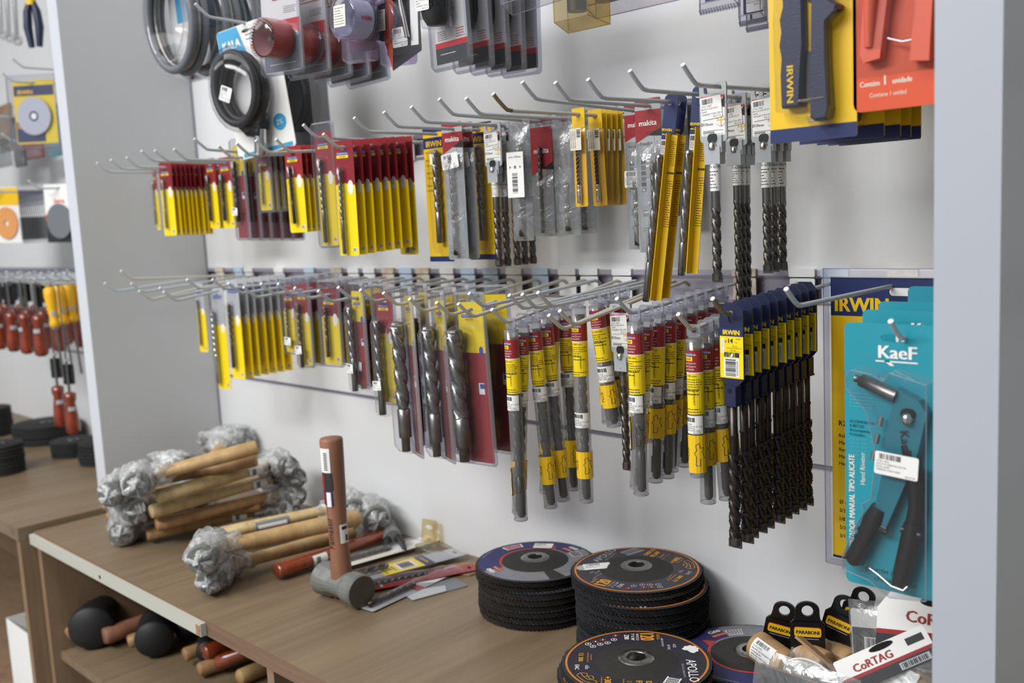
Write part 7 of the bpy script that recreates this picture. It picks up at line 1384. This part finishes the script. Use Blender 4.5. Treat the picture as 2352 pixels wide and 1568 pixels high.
# stacks of black cutting discs on the neighbour counter
ZN = ZS + 0.012
def dstack(lab, px, py, dz_top, R, hub, nd):
    """a stack of thick black grinding discs; px, py = centre of the top face"""
    c = at_z(px, py, ZN + dz_top)
    for i in range(nd):
        h = dz_top / nd; t = thing('grinding_disc', f'black grinding disc, {POS[i] if i else "top one"}{" down" if i else ""} in the {lab}', 'grinding disc', lab, (c.x + rd.uniform(-1, 1) * 0.0015, c.y + rd.uniform(-1, 1) * 0.0015, ZN + dz_top - h * (i + 1))); m = M()
        m.lathe([(hub, h * 0.98), (R * 0.36, h * 0.98), (R * 0.40, h * 0.82), (R * 0.99, h * 0.90), (R, h * 0.85), (R, h * 0.04), (R * 0.98, 0), (hub, 0)], 40, 'disc_black'); m.build('disc', t); m = M(); m.lathe([(hub * 0.98, h * 0.99), (hub * 1.3, h), (hub * 0.98, 0.001)], 20, 'hub_metal'); m.build('hub', t)
dstack('wide disc stack behind the others, next bay', 105, 968, 0.055, 0.090, 0.011, 7)
dstack('disc stack beside the left upright, next bay', 168, 1008, 0.042, 0.0575, 0.011, 6)
dstack('disc stack at the left edge, next bay', -5, 1018, 0.075, 0.0575, 0.011, 9)
dstack('disc stack half hidden by the left upright', 232, 1012, 0.055, 0.0575, 0.011, 6)
dstack('stack at the far left edge', -25, 935, 0.085, 0.06, 0.011, 8)
# boxes on the shelf under the neighbour counter
ZU = ZS - 0.50
def openbox(nm, lab, x0, x1, y0, y1, z, h, mt):
    t = thing(nm, lab, 'box', None, ((x0 + x1) / 2, (y0 + y1) / 2, z)); w, d = (x1 - x0) / 2, (y1 - y0) / 2
    for s in (-1, 1):
        m = M(); m.box(s * w - 0.001, s * w + 0.001, -d, d, 0, h, mt); m.build('side', t); m = M(); m.box(-w + 0.002, w - 0.002, s * d - 0.001, s * d + 0.001, 0, h, mt); m.build('side', t)
    m = M(); m.box(-w, w, -d, d, 0, 0.002, mt); m.build('bottom', t); return t
a = at_y(10, 1470, -0.42); b = at_y(62, 1470, -0.42)
openbox('cardboard_tray', 'white open box on the shelf under the next counter', XN - 0.30, XN - 0.030, -0.43, -0.10, ZU + 0.062, at_y(30, 1420, -0.42).z - ZU - 0.062, 'white_paper')
openbox('plastic_tray', 'dark blue tray beneath the white open box', XN - 0.31, XN - 0.024, -0.45, -0.08, ZU + 0.0005, 0.060, 'blue_box')
# ---------------------------------------------------------------- hook labels, and prints and stickers as sub-parts of what carries them
nu = nl = 0
BY = {}
for o in list(bpy.data.objects):
    if o.name.startswith('display_hook') and o.get('label', '').startswith(('upper row wire hook,', 'lower row wire hook,')): BY[(round(o.location.x, 5), round(o.location.z, 4))] = o
for row, zz, nm in (('u', ZHU, 'upper'), ('l', ZHL, 'lower')):
    ks = sorted([k for k in HOOKS if isinstance(k, tuple) and k[0] == row], key=lambda k: HOOKS[k][0])
    for i, k in enumerate(ks):
        o = BY.get((round(HOOKS[k][0], 5), round(zz, 4)))
        if not o: continue
        h = HOLD.get(k); o['label'] = f'{nm} row wire hook, {NTH[i]} from the grey panel, ' + (f'holding {h}' if h else 'nothing on its tip')
HOLDERS = {'printed_label': ('tube', 'tag', 'handle'), 'price_sticker': ('tube', 'tag', 'clamshell', 'blister', 'film', 'wooden_cylinder', 'handle', 'card'), 'yellow_band': ('tube',), 'paper_label': ('film', 'blister', 'clamshell'), 'plastic_wrap': ('head',), 'printed_mark': ('handle',), 'claw': ('head',)}
CH = {}
for o in bpy.data.objects:
    if o.parent: CH.setdefault(o.parent.name, []).append(o)
for root, cs in CH.items():
    if bpy.data.objects[root].parent: continue
    for c in cs:
        base = c.name.split('.')[0]
        for want in HOLDERS.get(base, ()):
            hs = [q for q in cs if q.name.split('.')[0] == want and tuple(q.location) == (0, 0, 0) and tuple(q.rotation_euler) == (0, 0, 0)]
            if hs: c.parent = hs[0]; break
